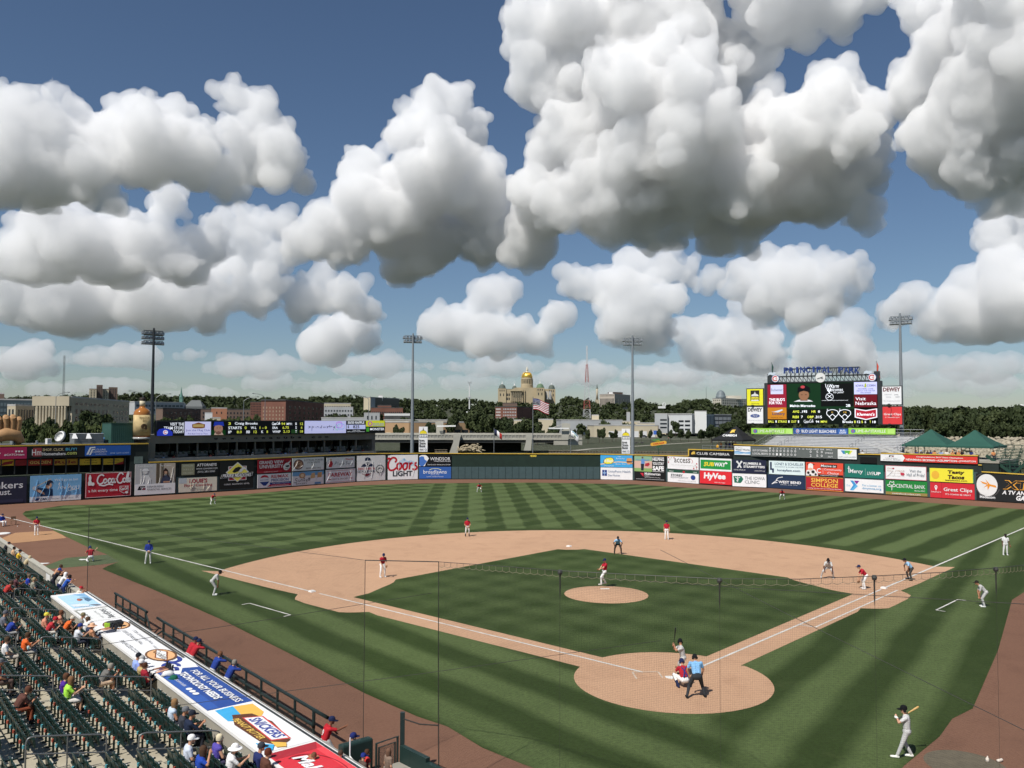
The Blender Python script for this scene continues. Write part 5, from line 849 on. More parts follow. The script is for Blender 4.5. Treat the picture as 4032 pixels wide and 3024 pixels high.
# --- floodlight masts
M_LAMP =M('lamp_housing',(.30,.32,.33),rough=.4,metal=.4,var=.05); M_LENS =M('lamp_glass',(.07,.08,.09),rough=.2,var=0)
def mast(label,x,ytop,D,rows,dark=False,halfw=33,rowy=(0,17,36)):
    p =at(x,1700,D); top =hz(p,x,ytop); fc =math.atan2(-p.x,p.y-18); e =empty('floodlight_mast',(p.x,p.y,0),math.atan2(p.y-18,p.x)+math.pi/2,label,'floodlight','floodlight masts round the outfield')
    m =M('mast_dark',(.035,.04,.045),rough=.5,metal=.3) if dark else M('mast_galvanised',(.26,.285,.30),rough=.5,metal=.3,var=.1)
    MB().tube([(0,0,-.3),(0,0,top*.35),(0,0,top*.7),(0,0,top+.3)],[.42,.36,.27,.18],12).build('mast',m,e)
    s =D/FPX
    for r,n in enumerate(rows):
        z =top-rowy[r]*s-.2; hw =halfw*s*(.92 if r == len(rows)-1 and len(rows) == 2 else 1)
        c =MB().bar((-hw,-.25,z),(hw,-.25,z),.14).build('crossarm',m,e)
        for k in range(n):
            u =-hw+2*hw*k/(n-1)
            l =MB().hexa([(u-.34,-.95,z-.75),(u+.34,-.95,z-.75),(u+.30,-.30,z-.62),(u-.30,-.30,z-.62),(u-.30,-.75,z-.16),(u+.30,-.75,z-.16),(u+.22,-.32,z-.12),(u-.22,-.32,z-.12)]).build('floodlight_head',M_LAMP,c)
    bx =MB().box(-.35,.35,-.8,-.42,3.0,4.6).build('control_box',m,e)
mast('dark three-tier floodlight mast behind the giant bottle',597,1298,172,(6,6,6),True)
mast('grey two-tier floodlight mast beside the bank sign near the bridge',1623,1318,186,(6,6),rowy=(0,15)); mast('grey two-tier floodlight mast beside the bank sign above the levee',2491,1327,186,(6,6),rowy=(0,15)); mast('grey two-tier floodlight mast behind the red square panel',3551,1240,168,(6,6),rowy=(0,15))
# --- small things on the club roof: dish, air units, sheds, giant glove, giant bottle
def roofpt(x,y,back): p =W(x,back); return Vector((p.x,p.y,hz(p,x,y)))
p =roofpt(237,1748,4); e =empty('satellite_dish',p,math.radians(-30),'white satellite dish on the club roof','satellite dish'); s =138/FPX
m =MB(); m.lathe([(0.02,0),(.45,.05),(.9,.2),(15*s,.42),(15*s+.02,.44),(.85,.24),(.02,.06)],n=24); d =m.build('reflector',M_WHT,e,smooth=True); d.rotation_euler =(math.radians(68),0,math.radians(12)); d.location =(0,0,.95)
MB().tube([(0,.1,0),(0,.1,.9)],.08,8).build('stand',M_GALV,e); MB().box(-.6,.6,-.4,.6,-.6,.04).build('base',M_GALV,e); MB().tube([(0,-.1,.9),(.25,-1.0,1.35)],.03,5).build('feed_arm',M_GALV,e)
def unit(name,label,x0,x1,y0,y1,back,mat,dep=1.0,cat='air unit'):
    a,b =W(x0,back),W(x1,back); za,zb_ =hz(a,x0,y0),hz(a,x0,y1); w_ =(b-a).length; an =math.atan2((b-a).y,(b-a).x); e =empty(name,(a.x,a.y,zb_-.4),an,label,cat)
    MB().box(0,w_,0,dep,0,za-zb_+.4).build('housing',mat,e)
    for k in range(4): MB().box(w_*.08,w_*.92,-.02,0,.45+(za-zb_)*(.1+.2*k),.45+(za-zb_)*(.2+.2*k)).build('louvre',M_GREY,e)
    return e,w_,za-zb_+.4
unit('air_conditioner','pale air conditioner left of the satellite dish',183,200,1727,1746,4,M_WHT); unit('vent_box','tiny white vent box on the club roof',141,147,1735,1742,4,M_WHT,.4,'vent')
unit('rooftop_unit','small grey roof unit beside the giant glove',50,82,1723,1745,4,M_GALV,2)
for i,(xa,xb) in enumerate(((290,345),(345,405))):
    e,w_,h_ =unit('exhaust_hood',['twin-slatted roof hood nearer the satellite dish','twin-slatted roof hood nearer the blue tent'][i],xa,xb,1709,1741,5,M_GREY,2.2,'roof hood'); MB().hexa([(-.7,-1.1,h_*.55),(.1,-1.1,h_*.55),(.1,-.03,h_),(-.2,-.03,h_),(-.7,-1.2,h_*.6),(.1,-1.2,h_*.6),(.1,-.08,h_+.08),(-.2,-.08,h_+.08)]).build('flap',M_WHT,e); MB().box(-.1,w_,-.05,2.2,h_,h_+.07).build('lid',M_ALU,e)
a,b =W(405,7),W(434,7); za =hz(a,405,1742); e =empty('party_tent',(a.x,a.y,za-.5),math.atan2((b-a).y,(b-a).x),'blue and white peaked tent end beside the green shed','tent'); w_ =(b-a).length; zz =hz(a,420,1690)-za
MB().prism([(0,0),(w_,0),(w_,2),(0,2)],0,zz*.45).build('wall',M('blue_tent_canvas',rgb('#4f86c0'),rough=.7),e); m =MB(); m.v =[(0,0,zz*.45),(w_,0,zz*.45),(w_,2,zz*.45),(0,2,zz*.45),(w_/2,0,zz+.5),(w_/2,2,zz+.5)]; m.f =[(0,1,4),(1,2,5,4),(2,3,5),(3,0,4,5)]; m.build('roof',M('blue_tent_canvas',rgb('#4f86c0')),e); MB().add([(w_*.25,-.03,.4),(w_*.75,-.03,.4),(w_*.5,-.03,zz*.8)],[(0,1,2)]).build('end_panel',M_WHT,e)
a,b =W(434,4),W(524,4); za =hz(a,434,1744); e =empty('roof_shed',(a.x,a.y,za-.6),math.atan2((b-a).y,(b-a).x),'plain dark green box shed on the club roof','shed'); w_ =(b-a).length; zz =hz(a,434,1668)-za+.6
M_SHED =M('green_shed_metal',(.030,.085,.068),rough=.55,var=.08); MB().box(0,w_,0,4,0,zz).build('wall',M_SHED,e); MB().box(-.05,w_+.05,-.05,4.05,zz,zz+.1).build('roof',M_DKGRN,e)
for k in range(1,12): MB().box(w_*k/12-.02,w_*k/12+.02,-.025,0,.05,zz-.05).build('seam',M_SHED,e)
p =roofpt(555,1729,3.2); s =140/FPX; e =empty('giant_bottle',p,math.radians(38),'giant whiskey bottle advertisement with a parchment label','bottle')
R_ =29*s; M_AMB =M('amber_glass',(.34,.13,.03),rough=.15,var=.15,scale=.5); H =146*s
MB().lathe([(R_*.98,0),(R_,.12),(R_,.3)],n=24).build('glass_base',M('thick_clear_glass',(.45,.45,.43),rough=.1),e,smooth=True)
MB().lathe([(R_*.985,.3),(R_*.985,H*.60),(R_*.95,H*.66),(R_*.75,H*.715),(R_*.42,H*.75),(R_*.32,H*.78),(R_*.30,H*.93)],n=24).build('glass_body',M_AMB,e,smooth=True)
lb =MB().lathe([(R_*1.0,.55),(R_*1.0,H*.585)],n=24).build('label',M('parchment',rgb('#b9a376'),rough=.8,var=.35,scale=.9),e,smooth=True); MB().lathe([(R_*.33,H*.80),(R_*.33,H*.93)],n=20).build('neck_label',M('pale_paper',rgb('#c9bfa4')),e,smooth=True); MB().lathe([(R_*.34,H*.93),(R_*.36,H*.94),(R_*.36,H),(R_*.3,H+.05)],n=20).build('stopper',M('dark_wood',(.03,.02,.015)),e,smooth=True)
def round_(u,v,k): a =math.radians(-128+76*u); return ((R_*1.0+.02+k)*math.cos(a),(R_*1.0+.02+k)*math.sin(a),.55+(H*.585-.55)*v)
f =Face2(lb,1,1,tilt=round_); f.text('TEMPLETON',.05,.80,.95,.90,'#6e5a34'); f.text('RYE',.34,.66,.66,.77,'#6e5a34'); f.oval(.45,.44,.26,.13,'#4a3826'); f.oval(.62,.36,.10,.08,'#4a3826'); f.text('RYE WHISKEY',.15,.12,.85,.18,'#7d6a42')
p =roofpt(20,1752,3.5); e =empty('giant_glove',p,math.radians(40),'giant tan baseball glove standing on the club roof','sculpture'); s =140/FPX
M_GLV =M('tan_leather',(.42,.24,.11),rough=.6,var=.15,scale=1.2,bump=.2)
MB().tube([(-2.2,.2,.1),(-1.6,.1,1.0),(0,0,1.5),(1.3,.1,1.25),(1.75,.2,.5),(1.4,.3,.1)],[.5,.85,.95,.85,.6,.3],14).build('palm',M_GLV,e,smooth=True)
for i,(u,hh,r) in enumerate(((-1.75,3.3,.42),(-.95,3.75,.44),(-.1,3.9,.43),(.7,3.95,.42),(1.4,3.7,.40))): MB().tube(smooth2([(u*.8,.1,1.0),(u,.05,2.2),(u*1.05,-.05,hh-.3),(u*1.05,-.25,hh)],3),[r*.9]*3+[r]*3+[r*.95]*2+[r*.85,r*.45],12).build('finger',M_GLV,e,smooth=True)
# ------------------------------------------------------------------ beyond the wall: levee, bridge, flags, city, capitol
def strip(name,pix,width,z,mat):
    P =[G(x,y,z) for x,y in pix]; Lf,Rt =[],[]
    for i,p in enumerate(P):
        d =(P[min(i+1,len(P)-1)]-P[max(i-1,0)]); d.z =0; d.normalize(); n =Vector((-d.y,d.x,0))*width/2; Lf.append(p+n); Rt.append(p-n)
    m =MB()
    for i in range(len(P)-1): m.add([Rt[i],Rt[i+1],Lf[i+1],Lf[i]],[(0,1,2,3)])
    return setp(m.build(name,mat),kind='structure')
M_PATH =M('pale_path',(.36,.34,.28),rough=.9,var=.2,scale=.3)
strip('footpath',[(2200,1780),(2330,1767),(2500,1757),(2640,1748),(2760,1741),(2920,1737)],3.0,-.335,M_PATH)
strip('river_road',[(1400,1722),(2000,1721.5),(2400,1721),(2700,1722),(3000,1724),(3600,1727)],11.0,-.32,M('road_asphalt',(.20,.195,.18),rough=.9,var=.15,scale=.2))
strip('footpath',[(2360,1727.5),(2620,1728.5),(2790,1730)],6,-.325,M_PATH)
def bal(label,x0,x1,yt,yb,D0,D1):
    L_ =Line(at(x0,yb,D0),at(x1,yb,D1)); o,an,w,h =L_.frame(x0,x1,yt,yt,yb,yb); e =empty('stone_balustrade',(o.x,o.y,o.z-.5),an,label,'balustrade','stone balustrades along the river'); M_ST =M('weathered_stone',(.16,.13,.09),rough=.9,var=.25,scale=.5)
    MB().box(0,w,0,.6,0,.5+h*.35).build('plinth',M_ST,e); MB().box(0,w,-.05,.65,.5+h*.8,.5+h).build('coping',M_ST,e); n =int(w/.9)
    for k in range(n): MB().box(w*(k+.28)/n,w*(k+.72)/n,.15,.45,.5+h*.35,.5+h*.8).build('baluster',M_ST,e)
bal('stone balustrade along the foot of the levee',2160,2710,1776,1787,262,262); bal('short stone balustrade under the bridge left of the concrete pylon',1712,1762,1770,1782,262,262)
# --- bridge
BR =Line(at(1440,1715,300),at(2300,1715,306)); M_CB =M('bridge_concrete',(.40,.385,.33),rough=.85,var=.15,scale=.3); M_GIR =M('girder_steel',(.035,.036,.034),rough=.7)
br =empty('road_bridge',BR.pt(1900),0,'long low concrete road bridge with a pale railing','bridge')
slab(br,'deck',M_CB,BR,1400,2292,1728,1728,1732,1732,.4,20); slab(br,'girder',M_GIR,BR,1400,2292,1732,1732,1743,1743,0,1.0); slab(br,'girder',M_GIR,BR,1400,2292,1733,1733,1742,1742,-8,1.0); slab(br,'girder',M_GIR,BR,1400,2292,1733,1733,1742,1742,-17,1.0)
slab(br,'top_rail',M_CB,BR,1400,2292,1711,1711,1714,1714,.1,.35); slab(br,'bottom_rail',M_CB,BR,1400,2292,1724,1724,1729,1729,.15,.4); slab(br,'rail_mesh',M('rail_mesh',(.28,.275,.25),rough=.7),BR,1400,2292,1714,1714,1724,1724,-.05,.05)
for k in range(64): x =1404+13.9*k; slab(br,'rail_post',M_CB,BR,x-1.1,x+1.1,1713,1713,1726,1726,.17,.3)
slab(br,'far_rail',M_CB,BR,1400,2292,1708,1708,1716,1716,-19,.4)
slab(br,'abutment',M('abutment_painted_shade',(.06,.058,.05),rough=.9,var=.2,scale=.2),BR,1572,2080,1742,1742,1795,1795,-19.5,2.0)  # concrete coloured near black: the deep shadow under the deck is painted in
slab(br,'abutment',M_CB,BR,2180,2292,1730,1730,1752,1752,.2,20)
def pylon(label,pts,D,thick=3.0):   # outline in photo pixels
    c =at(sum(p[0] for p in pts)/len(pts),1700,D); e =empty('bridge_pylon',(c.x,c.y,0),0,label,'pylon','concrete pylons of the bridge'); n =Vector((c.x-CP.x,c.y-CP.y,0)).normalized()*thick; m =MB(); a =[at(x,y,D) for x,y in pts]; k =len(a)
    m.v =[tuple(p) for p in a]+[tuple(p+n) for p in a]; m.f =[tuple(range(k-1,-1,-1)),tuple(range(k,2*k))]+[(i,(i+1) % k,k+(i+1) % k,k+i) for i in range(k)]; m.build('shaft',M_CB,e,world=True); return e
pylon('slanted concrete pylon right of the first bank sign',[(1769,1784),(1777,1762),(1785,1740),(1783,1708),(1812,1708),(1815,1712),(1808,1742),(1803,1784)],298)
py =pylon('broad concrete pylon behind the bridge railing',[(1717,1712),(1718,1690),(1713,1662),(1730,1658),(1746,1659),(1745,1680),(1745,1712)],318)
MB().bar(at(1720,1678,316.5),at(1794,1677,316.5),.6,.55).build('light_arm',M_WHT,py,world=True)
pylon('slanted concrete pylon behind the big flagpole',[(2062,1774),(2070,1745),(2073,1708),(2092,1708),(2096,1712),(2090,1774)],298)
py =pylon('white pylon at the landward end of the bridge',[(2212,1731),(2212,1667),(2230,1666),(2246,1669),(2238,1731)],298)
MB().bar(at(2160,1686,297),at(2240,1687,297),.5,.5).build('light_arm',M_WHT,py,world=True); MB().bar(at(2176,1684,297),at(2212,1671,297),.25,.25).build('brace',M_CB,py,world=True)
# driftwood and rubble on the pier
rr =random.Random(3); m =MB(); c =at(1850,1770,290)
for k in range(70): a =at(1805+93*rr.random(),1775-24*rr.random()**1.6*math.sin(math.pi*rr.random()),290+rr.uniform(-2,2)); b =a+Vector((rr.uniform(-2.5,2.5),rr.uniform(-1,1),rr.uniform(-.7,.9))); m.tube([a,(a+b)/2+Vector((0,0,.2)),b],[rr.uniform(.2,.5),.3,.08],5)
setp(m.build('driftwood',M('dry_wood',(.36,.30,.20),rough=.9,var=.3)),'pale driftwood pile caught on the bridge pier','driftwood',kind='stuff')
# --- signs and flags just behind the centre-field wall
def pole_thing(name,label,cat,x,ytop,D,r=.07,group=None,mat=None):
    p =at(x,1750,D); e =empty(name,(p.x,p.y,0),math.atan2(CP.y-p.y,CP.x-p.x)+math.pi/2,label,cat,group); h =hz(p,x,ytop); MB().tube([(0,0,-.3),(0,0,h)],[r,r*.6],8).build('pole',mat or M_GREY,e); return e,h,D/FPX
def bank(label,x0,x1,y0,y1):
    a,b =at(x0,y1,166),at(x1,y1,166); w =(b-a).length; h =hz(a,x0,y0)-a.z; e =empty('bank_sign',(a.x,a.y,a.z),math.atan2((b-a).y,(b-a).x),label,'sign','white bank signs behind the centre-field wall')
    MB().box(0,w,0,.25,0,h).build('panel',ink('#e9eae8'),e); MB().box(w*.4,w*.6,.05,.2,-a.z-.3,0).build('post',M_DKST,e); f =Face2(e,w,h)
    f.poly([(.06,.715),(.10,.78),(.22,.83),(.40,.855),(.5,.93),(.6,.855),(.78,.83),(.90,.78),(.94,.715)],'#3a3318'); f.poly([(.09,.72),(.13,.78),(.24,.82),(.42,.845),(.58,.845),(.76,.82),(.87,.78),(.91,.72)],'#e4cb2c'); f.rect(.47,.86,.53,.96,'#3a3318'); f.rect(.03,.68,.97,.70,'#3f464c'); f.rect(.03,.575,.97,.59,'#3f464c')
    for k in range(5): f.rect(.08+.19*k,.60,.13+.19*k,.66,'#3f464c')
    f.text('Iowa',.06,.41,.66,.505,'#23262a',0,.02); f.text('State',.06,.30,.78,.395,'#23262a',0,.02); f.text('Bank',.06,.19,.76,.285,'#23262a',0,.02); f.text('FDIC',.10,.06,.56,.12,'#34383c',0,.02); f.ring(.78,.09,.12,.04,.3,'#6a6e72')
bank('white bank sign with a yellow dome left of the bridge pylon',1649,1683,1680,1779); bank('white bank sign with a yellow dome in front of the levee',2448,2481,1688,1786)
def wavy(u,v,w,h,sag=.45,amp=.16): return (w*u*(1-.06*u),amp*math.sin(u*7+v*1.5)*u**.6,h*v-sag*h*u**1.3+.05*h*math.sin(u*6))
def cloth(e,name,u0,u1,v0,v1,w,h,z,col,y=0.0,sag=.45):
    n =14; m =MB()
    for k in range(n+1):
        u =u0+(u1-u0)*k/n
        for v in (v0,v1): p =wavy(u,v,w,h,sag); m.v.append((p[0]+.08,p[1]+y,z+p[2]))
    for k in range(n): m.f.append((2*k,2*k+2,2*k+3,2*k+1))
    o =m.build(name,ink(col),e,smooth=True); s =o.modifiers.new('t','SOLIDIFY'); s.thickness =.006; return o
e,h,s =pole_thing('flagpole','tall flagpole flying the striped flag behind centre field','flagpole',2098,1563,166,.11)
fw,fh =66*s,44*s; fe =empty('flag',e.location+Vector((0,0,h-fh-.3)),e.rotation_euler.z,'large red, white and blue striped flag with stars','flag')
for k in range(13): cloth(fe,'stripe',0 if k >5 else 0,1,1-(k+1)/13,1-k/13,fw,fh,0,'#a02c3a' if k % 2 == 0 else '#e6e4e2')
cloth(fe,'canton',0,.42,6/13,1,fw,fh,0,'#2a2f55',-.03)
st =MB()
for i in range(5):
    for j in range(4): p =wavy(.05+.08*i,.54+.11*j,fw,fh); c =Vector((p[0]+.08,p[1]-.05,p[2])); st.add([c+Vector((-.07,0,-.06)),c+Vector((.07,0,-.06)),c+Vector((0,0,.09))],[(0,1,2)])
so_ =st.build('stars',ink('#dcdce2'),fe); so_['kind']='stuff'
e,h,s =pole_thing('flagpole','short flagpole flying a blue, white and red flag','flagpole',1945,1684,166,.08); fe =empty('flag',e.location+Vector((0,0,h-1.5)),e.rotation_euler.z,'blue, white and red vertical-band flag near the bridge','flag')
for u0,u1,c in ((0,.33,'#2a2f4a'),(.33,.66,'#e4e4e4'),(.66,1,'#b83a34')): cloth(fe,'band',u0,u1,0,1,1.6,1.15,0,c,sag=.8)
e,h,s =pole_thing('flagpole','short flagpole flying a pale flag by the white pylon','flagpole',2247,1688,166,.08); fe =empty('flag',e.location+Vector((0,0,h-1.7)),e.rotation_euler.z,'pale flag with light blue edges and a round seal','flag')
cloth(fe,'field',0,1,0,1,1.6,1.3,0,'#dfe3e4',sag=.8); cloth(fe,'border',.12,.9,.8,.98,1.6,1.3,0,'#8fb4c6',-.03,.8); cloth(fe,'seal',.35,.6,.3,.7,1.6,1.3,0,'#9fb0a2',-.03,.8)
e,h,s =pole_thing('seed_sign','winged yellow seed-company sign on a post','sign',2593,1745,166,.1,mat=M_DKGRN); w_,h_ =62*s,13*s
sg =MB(); n =16; sg.v =[]
for yy in (-.12,-.02):
    for k in range(n): a =2*math.pi*k/n; cx =(w_/2-h_/2)*(1 if math.cos(a) >= 0 else -1); sg.v.append((cx+h_/2*math.cos(a),yy,h-.05+h_/2*math.sin(a)+cx*.16))
sg.f =[tuple(range(n-1,-1,-1)),tuple(range(n,2*n))]+[(k,(k+1) % n,n+(k+1) % n,n+k) for k in range(n)]; b_ =sg.build('name_plate',M('sign_yellow',rgb('#dfa83a')),e)
f =Face2(b_,w_,h_,tilt=lambda u,v,k: ((u-.5)*w_,-.13-k,h-.05+(v-.5)*h_+(u-.5)*w_*.16)); f.text('DEKALB',.18,.26,.84,.76,'#b3262c',0,.03)
def leaf3(pts,col,nm): m =MB(); k =len(pts); m.v =[(a*s,-.08,h+b*s) for a,b in pts]+[(a*s,.02,h+b*s) for a,b in pts]; m.f =[tuple(range(k)),tuple(range(2*k-1,k-1,-1))]+[(i,k+i,k+(i+1) % k,(i+1) % k) for i in range(k)]; m.build(nm,ink(col),e)
leaf3([(-28,12),(-12,17),(4,18),(8,6),(-8,3),(-16,8)],'#4d7a45','wing'); leaf3([(-14,8),(2,12),(6,5),(-6,3)],'#c9b83c','ear'); leaf3([(-12,-24),(-4,-14),(0,-20),(4,-14),(14,-24),(6,-10),(-6,-10)],'#2f5a3c','leaf')
# --- generic city buildings: footprint from photo columns and distances
def bldg(name,label,corners,ytop,ybot,mat,wins=(),roofmat=None,trim=None,cat='building',ytop2=None):
    P =[at(x,1655,D) for x,D in corners]; zt =hz(P[0],corners[0][0],ytop); zb =hz(P[0],corners[0][0],ybot)-3
    if len(P) == 2: d =(P[1]-P[0]); n =Vector((-d.y,d.x,0)).normalized()*max(8,d.length*.5); P =P+[P[1]+n,P[0]+n]; faces =[0]
    else: P =P+[P[0]+P[2]-P[1]]; faces =[0,1]
    e =empty(name,(P[0].x,P[0].y,zb),0,label,cat); fp =[(p.x,p.y) for p in P]
    m =MB(); m.prism(fp,zb,zt); m.build('wall',mat,e,world=True)
    c =sum((Vector(q) for q in fp),Vector((0,0)))/len(fp); gr =[tuple(c+(Vector(q)-c)*1.012) for q in fp]
    m =MB(); m.prism(gr,zt,zt+.7); m.build('roof',roofmat or M('roof_pale',(.45,.44,.42),var=.2,scale=.2),e,world=True)
    cache ={}
    for (fi,rows,cols,u0,u1,v0,v1,wf,hf,wm) in wins:
        A,B =P[fi],P[(fi+1) % len(P)]; d =(B-A); L_ =d.length; d.normalize(); nn =Vector((d.y,-d.x,0)); H =zt-zb
        cw,ch =L_*(u1-u0)/cols,H*(v1-v0)/rows; ww,wh =cw*wf,ch*hf; me =None
        for r in range(rows):
            for cc in range(cols):
                if me is None:
                    mm =MB(); mm.hexa([Vector((0,0,0))+nn*.12,d*ww+nn*.12,d*ww,Vector((0,0,0)),nn*.12+Vector((0,0,wh)),d*ww+nn*.12+Vector((0,0,wh)),d*ww+Vector((0,0,wh)),Vector((0,0,wh))]); ob =mm.build('window',wm or M_WIN,e); me =ob.data
                else: ob =link('window',me,e)
                q =A+d*(L_*u0+cw*(cc+.5)-ww/2); ob.location =Vector((q.x,q.y,zb+H*v0+ch*(r+.5)-wh/2))-e.location
    return e,P,zb,zt
M_WIN =M('window_dark',(.025,.03,.035),rough=.2,var=0); M_LIME =M('limestone',(.46,.40,.29),rough=.85,var=.12,scale=.08); M_BRICK =M('red_brick',(.19,.085,.06),rough=.9,var=.18,scale=.1); M_BRN =M('brown_brick',(.16,.11,.085),rough=.9,var=.15,scale=.1); M_BLUEG =M('blue_glass',(.06,.085,.10),rough=.15,var=.1,scale=.2); M_CREAM =M('cream_render',(.55,.48,.34),rough=.85,var=.1,scale=.1); M_LTG =M('light_grey_panel',(.42,.43,.43),rough=.7,var=.1,scale=.1); M_DKR =M('dark_roof',(.07,.07,.068),var=.25,scale=.2); M_OR =M('orange_brick',(.42,.19,.11),rough=.9,var=.12,scale=.1)
bldg('office_building','blue glass office block at the far left of the skyline',[(-60,520),(134,520)],1574,1690,M_BLUEG,[(0,3,14,.02,.98,.45,.95,.8,.6,M('glass_pane',(.12,.16,.18),rough=.1,var=0))]); bldg('roof_block','small tan block on the roof of the glass office',[(-20,530),(14,530)],1551,1575,M_BRN)
bldg('stone_annex','pale stone annex with tall slit windows before the glass office',[(27,470),(60,462),(133,490)],1598,1680,M_LIME,[(0,1,2,.1,.9,.35,.9,.5,.9,None),(1,1,6,.1,.98,.3,.9,.5,.9,None)])
e,P,zb,zt =bldg('courthouse','long limestone courthouse with a row of tall columns',[(137,440),(282,430),(508,520)],1566,1680,M_LIME,[(0,2,2,.0,.13,.30,.84,.3,.5,None),(0,2,2,.87,1.0,.30,.84,.3,.5,None),(0,3,8,.13,.87,.2,.75,.38,.6,None),(1,1,8,.03,.60,.78,.90,.5,.5,None),(1,3,8,.03,.60,.12,.72,.34,.6,None),(1,1,5,.66,.97,.78,.90,.35,.5,None),(1,3,5,.66,.97,.12,.72,.3,.6,None)])
A,B =P[0],P[1]; d =(B-A).normalized(); nn =Vector((d.y,-d.x,0)); L_ =(B-A).length
for k in range(10): q =A+d*L_*(.12+.76*k/9)+nn*1.3; MB().lathe([(.75,0),(.7,.6),(.62,(zt-zb)*.72),(.8,(zt-zb)*.76)],(q.x,q.y,zb),10).build('column',M_LIME,e,smooth=True,world=True)
q =A+nn*1.9; MB().hexa([q+Vector((0,0,H)) if False else (q+dd).to_tuple() for dd in ()] or [tuple(A+nn*2.2+Vector((0,0,(zt-zb)*.77+zb-A.z))),tuple(B+nn*2.2+Vector((0,0,(zt-zb)*.77+zb-B.z))),tuple(B+Vector((0,0,(zt-zb)*.77+zb-B.z))),tuple(A+Vector((0,0,(zt-zb)*.77+zb-A.z))),tuple(A+nn*2.2+Vector((0,0,zt+.6-A.z))),tuple(B+nn*2.2+Vector((0,0,zt+.6-B.z))),tuple(B+Vector((0,0,zt+.6-B.z))),tuple(A+Vector((0,0,zt+.6-A.z)))]).build('entablature',M_LIME,e,world=True)
for k,(a,b,yt_,m_) in enumerate([(348,377,1533,M_CREAM),(377,401,1518,M_BRN),(401,425,1534,M_CREAM),(425,460,1527,M_BRN)]): bldg('apartment_tower',['cream end slice','tall brown stair shaft','cream middle slice','brown wing with a white stripe'][k]+' of the brick apartment tower',[(a,900+k*4),(b,900+k*4)],yt_,1600,m_,[(0,8,2 if k % 2 == 0 else 3,.1,.9,.35,.97,.4,.5,None)],M_BRN)
c =at(713,1590,900); s =900/FPX; e =empty('church',(c.x,c.y,hz(c,713,1625)),0,'church with a green copper spire and a steep grey roof','church'); z0 =e.location.z; H =lambda y: hz(c,713,y)-z0
MB().box(-12*s,12*s,-2,5,-4,H(1588)).build('wall',M_WHT,e); MB().box(-5*s,6*s,-1.5,1.5,H(1588),H(1565)).build('steeple',M('green_copper',(.12,.24,.20),rough=.7),e); MB().lathe([(8*s,H(1565)),(6.5*s,H(1562)),(3*s,H(1545)),(.1,H(1524))],n=8).build('spire',M('green_copper',(.12,.24,.20)),e)
MB().add([(13*s,0,-4),(77*s,0,-4),(77*s,12,-4),(13*s,12,-4),(13*s,0,H(1600)),(77*s,0,H(1600)),(77*s,12,H(1600)),(13*s,12,H(1600)),(30*s,6,H(1575)),(62*s,6,H(1575))],[(0,1,5,4),(1,2,6,5),(2,3,7,6),(3,0,4,7),(4,5,9,8),(5,6,9),(6,7,8,9),(7,4,8)]).build('nave_roof',M('slate_roof',(.11,.12,.12),var=.15),e)
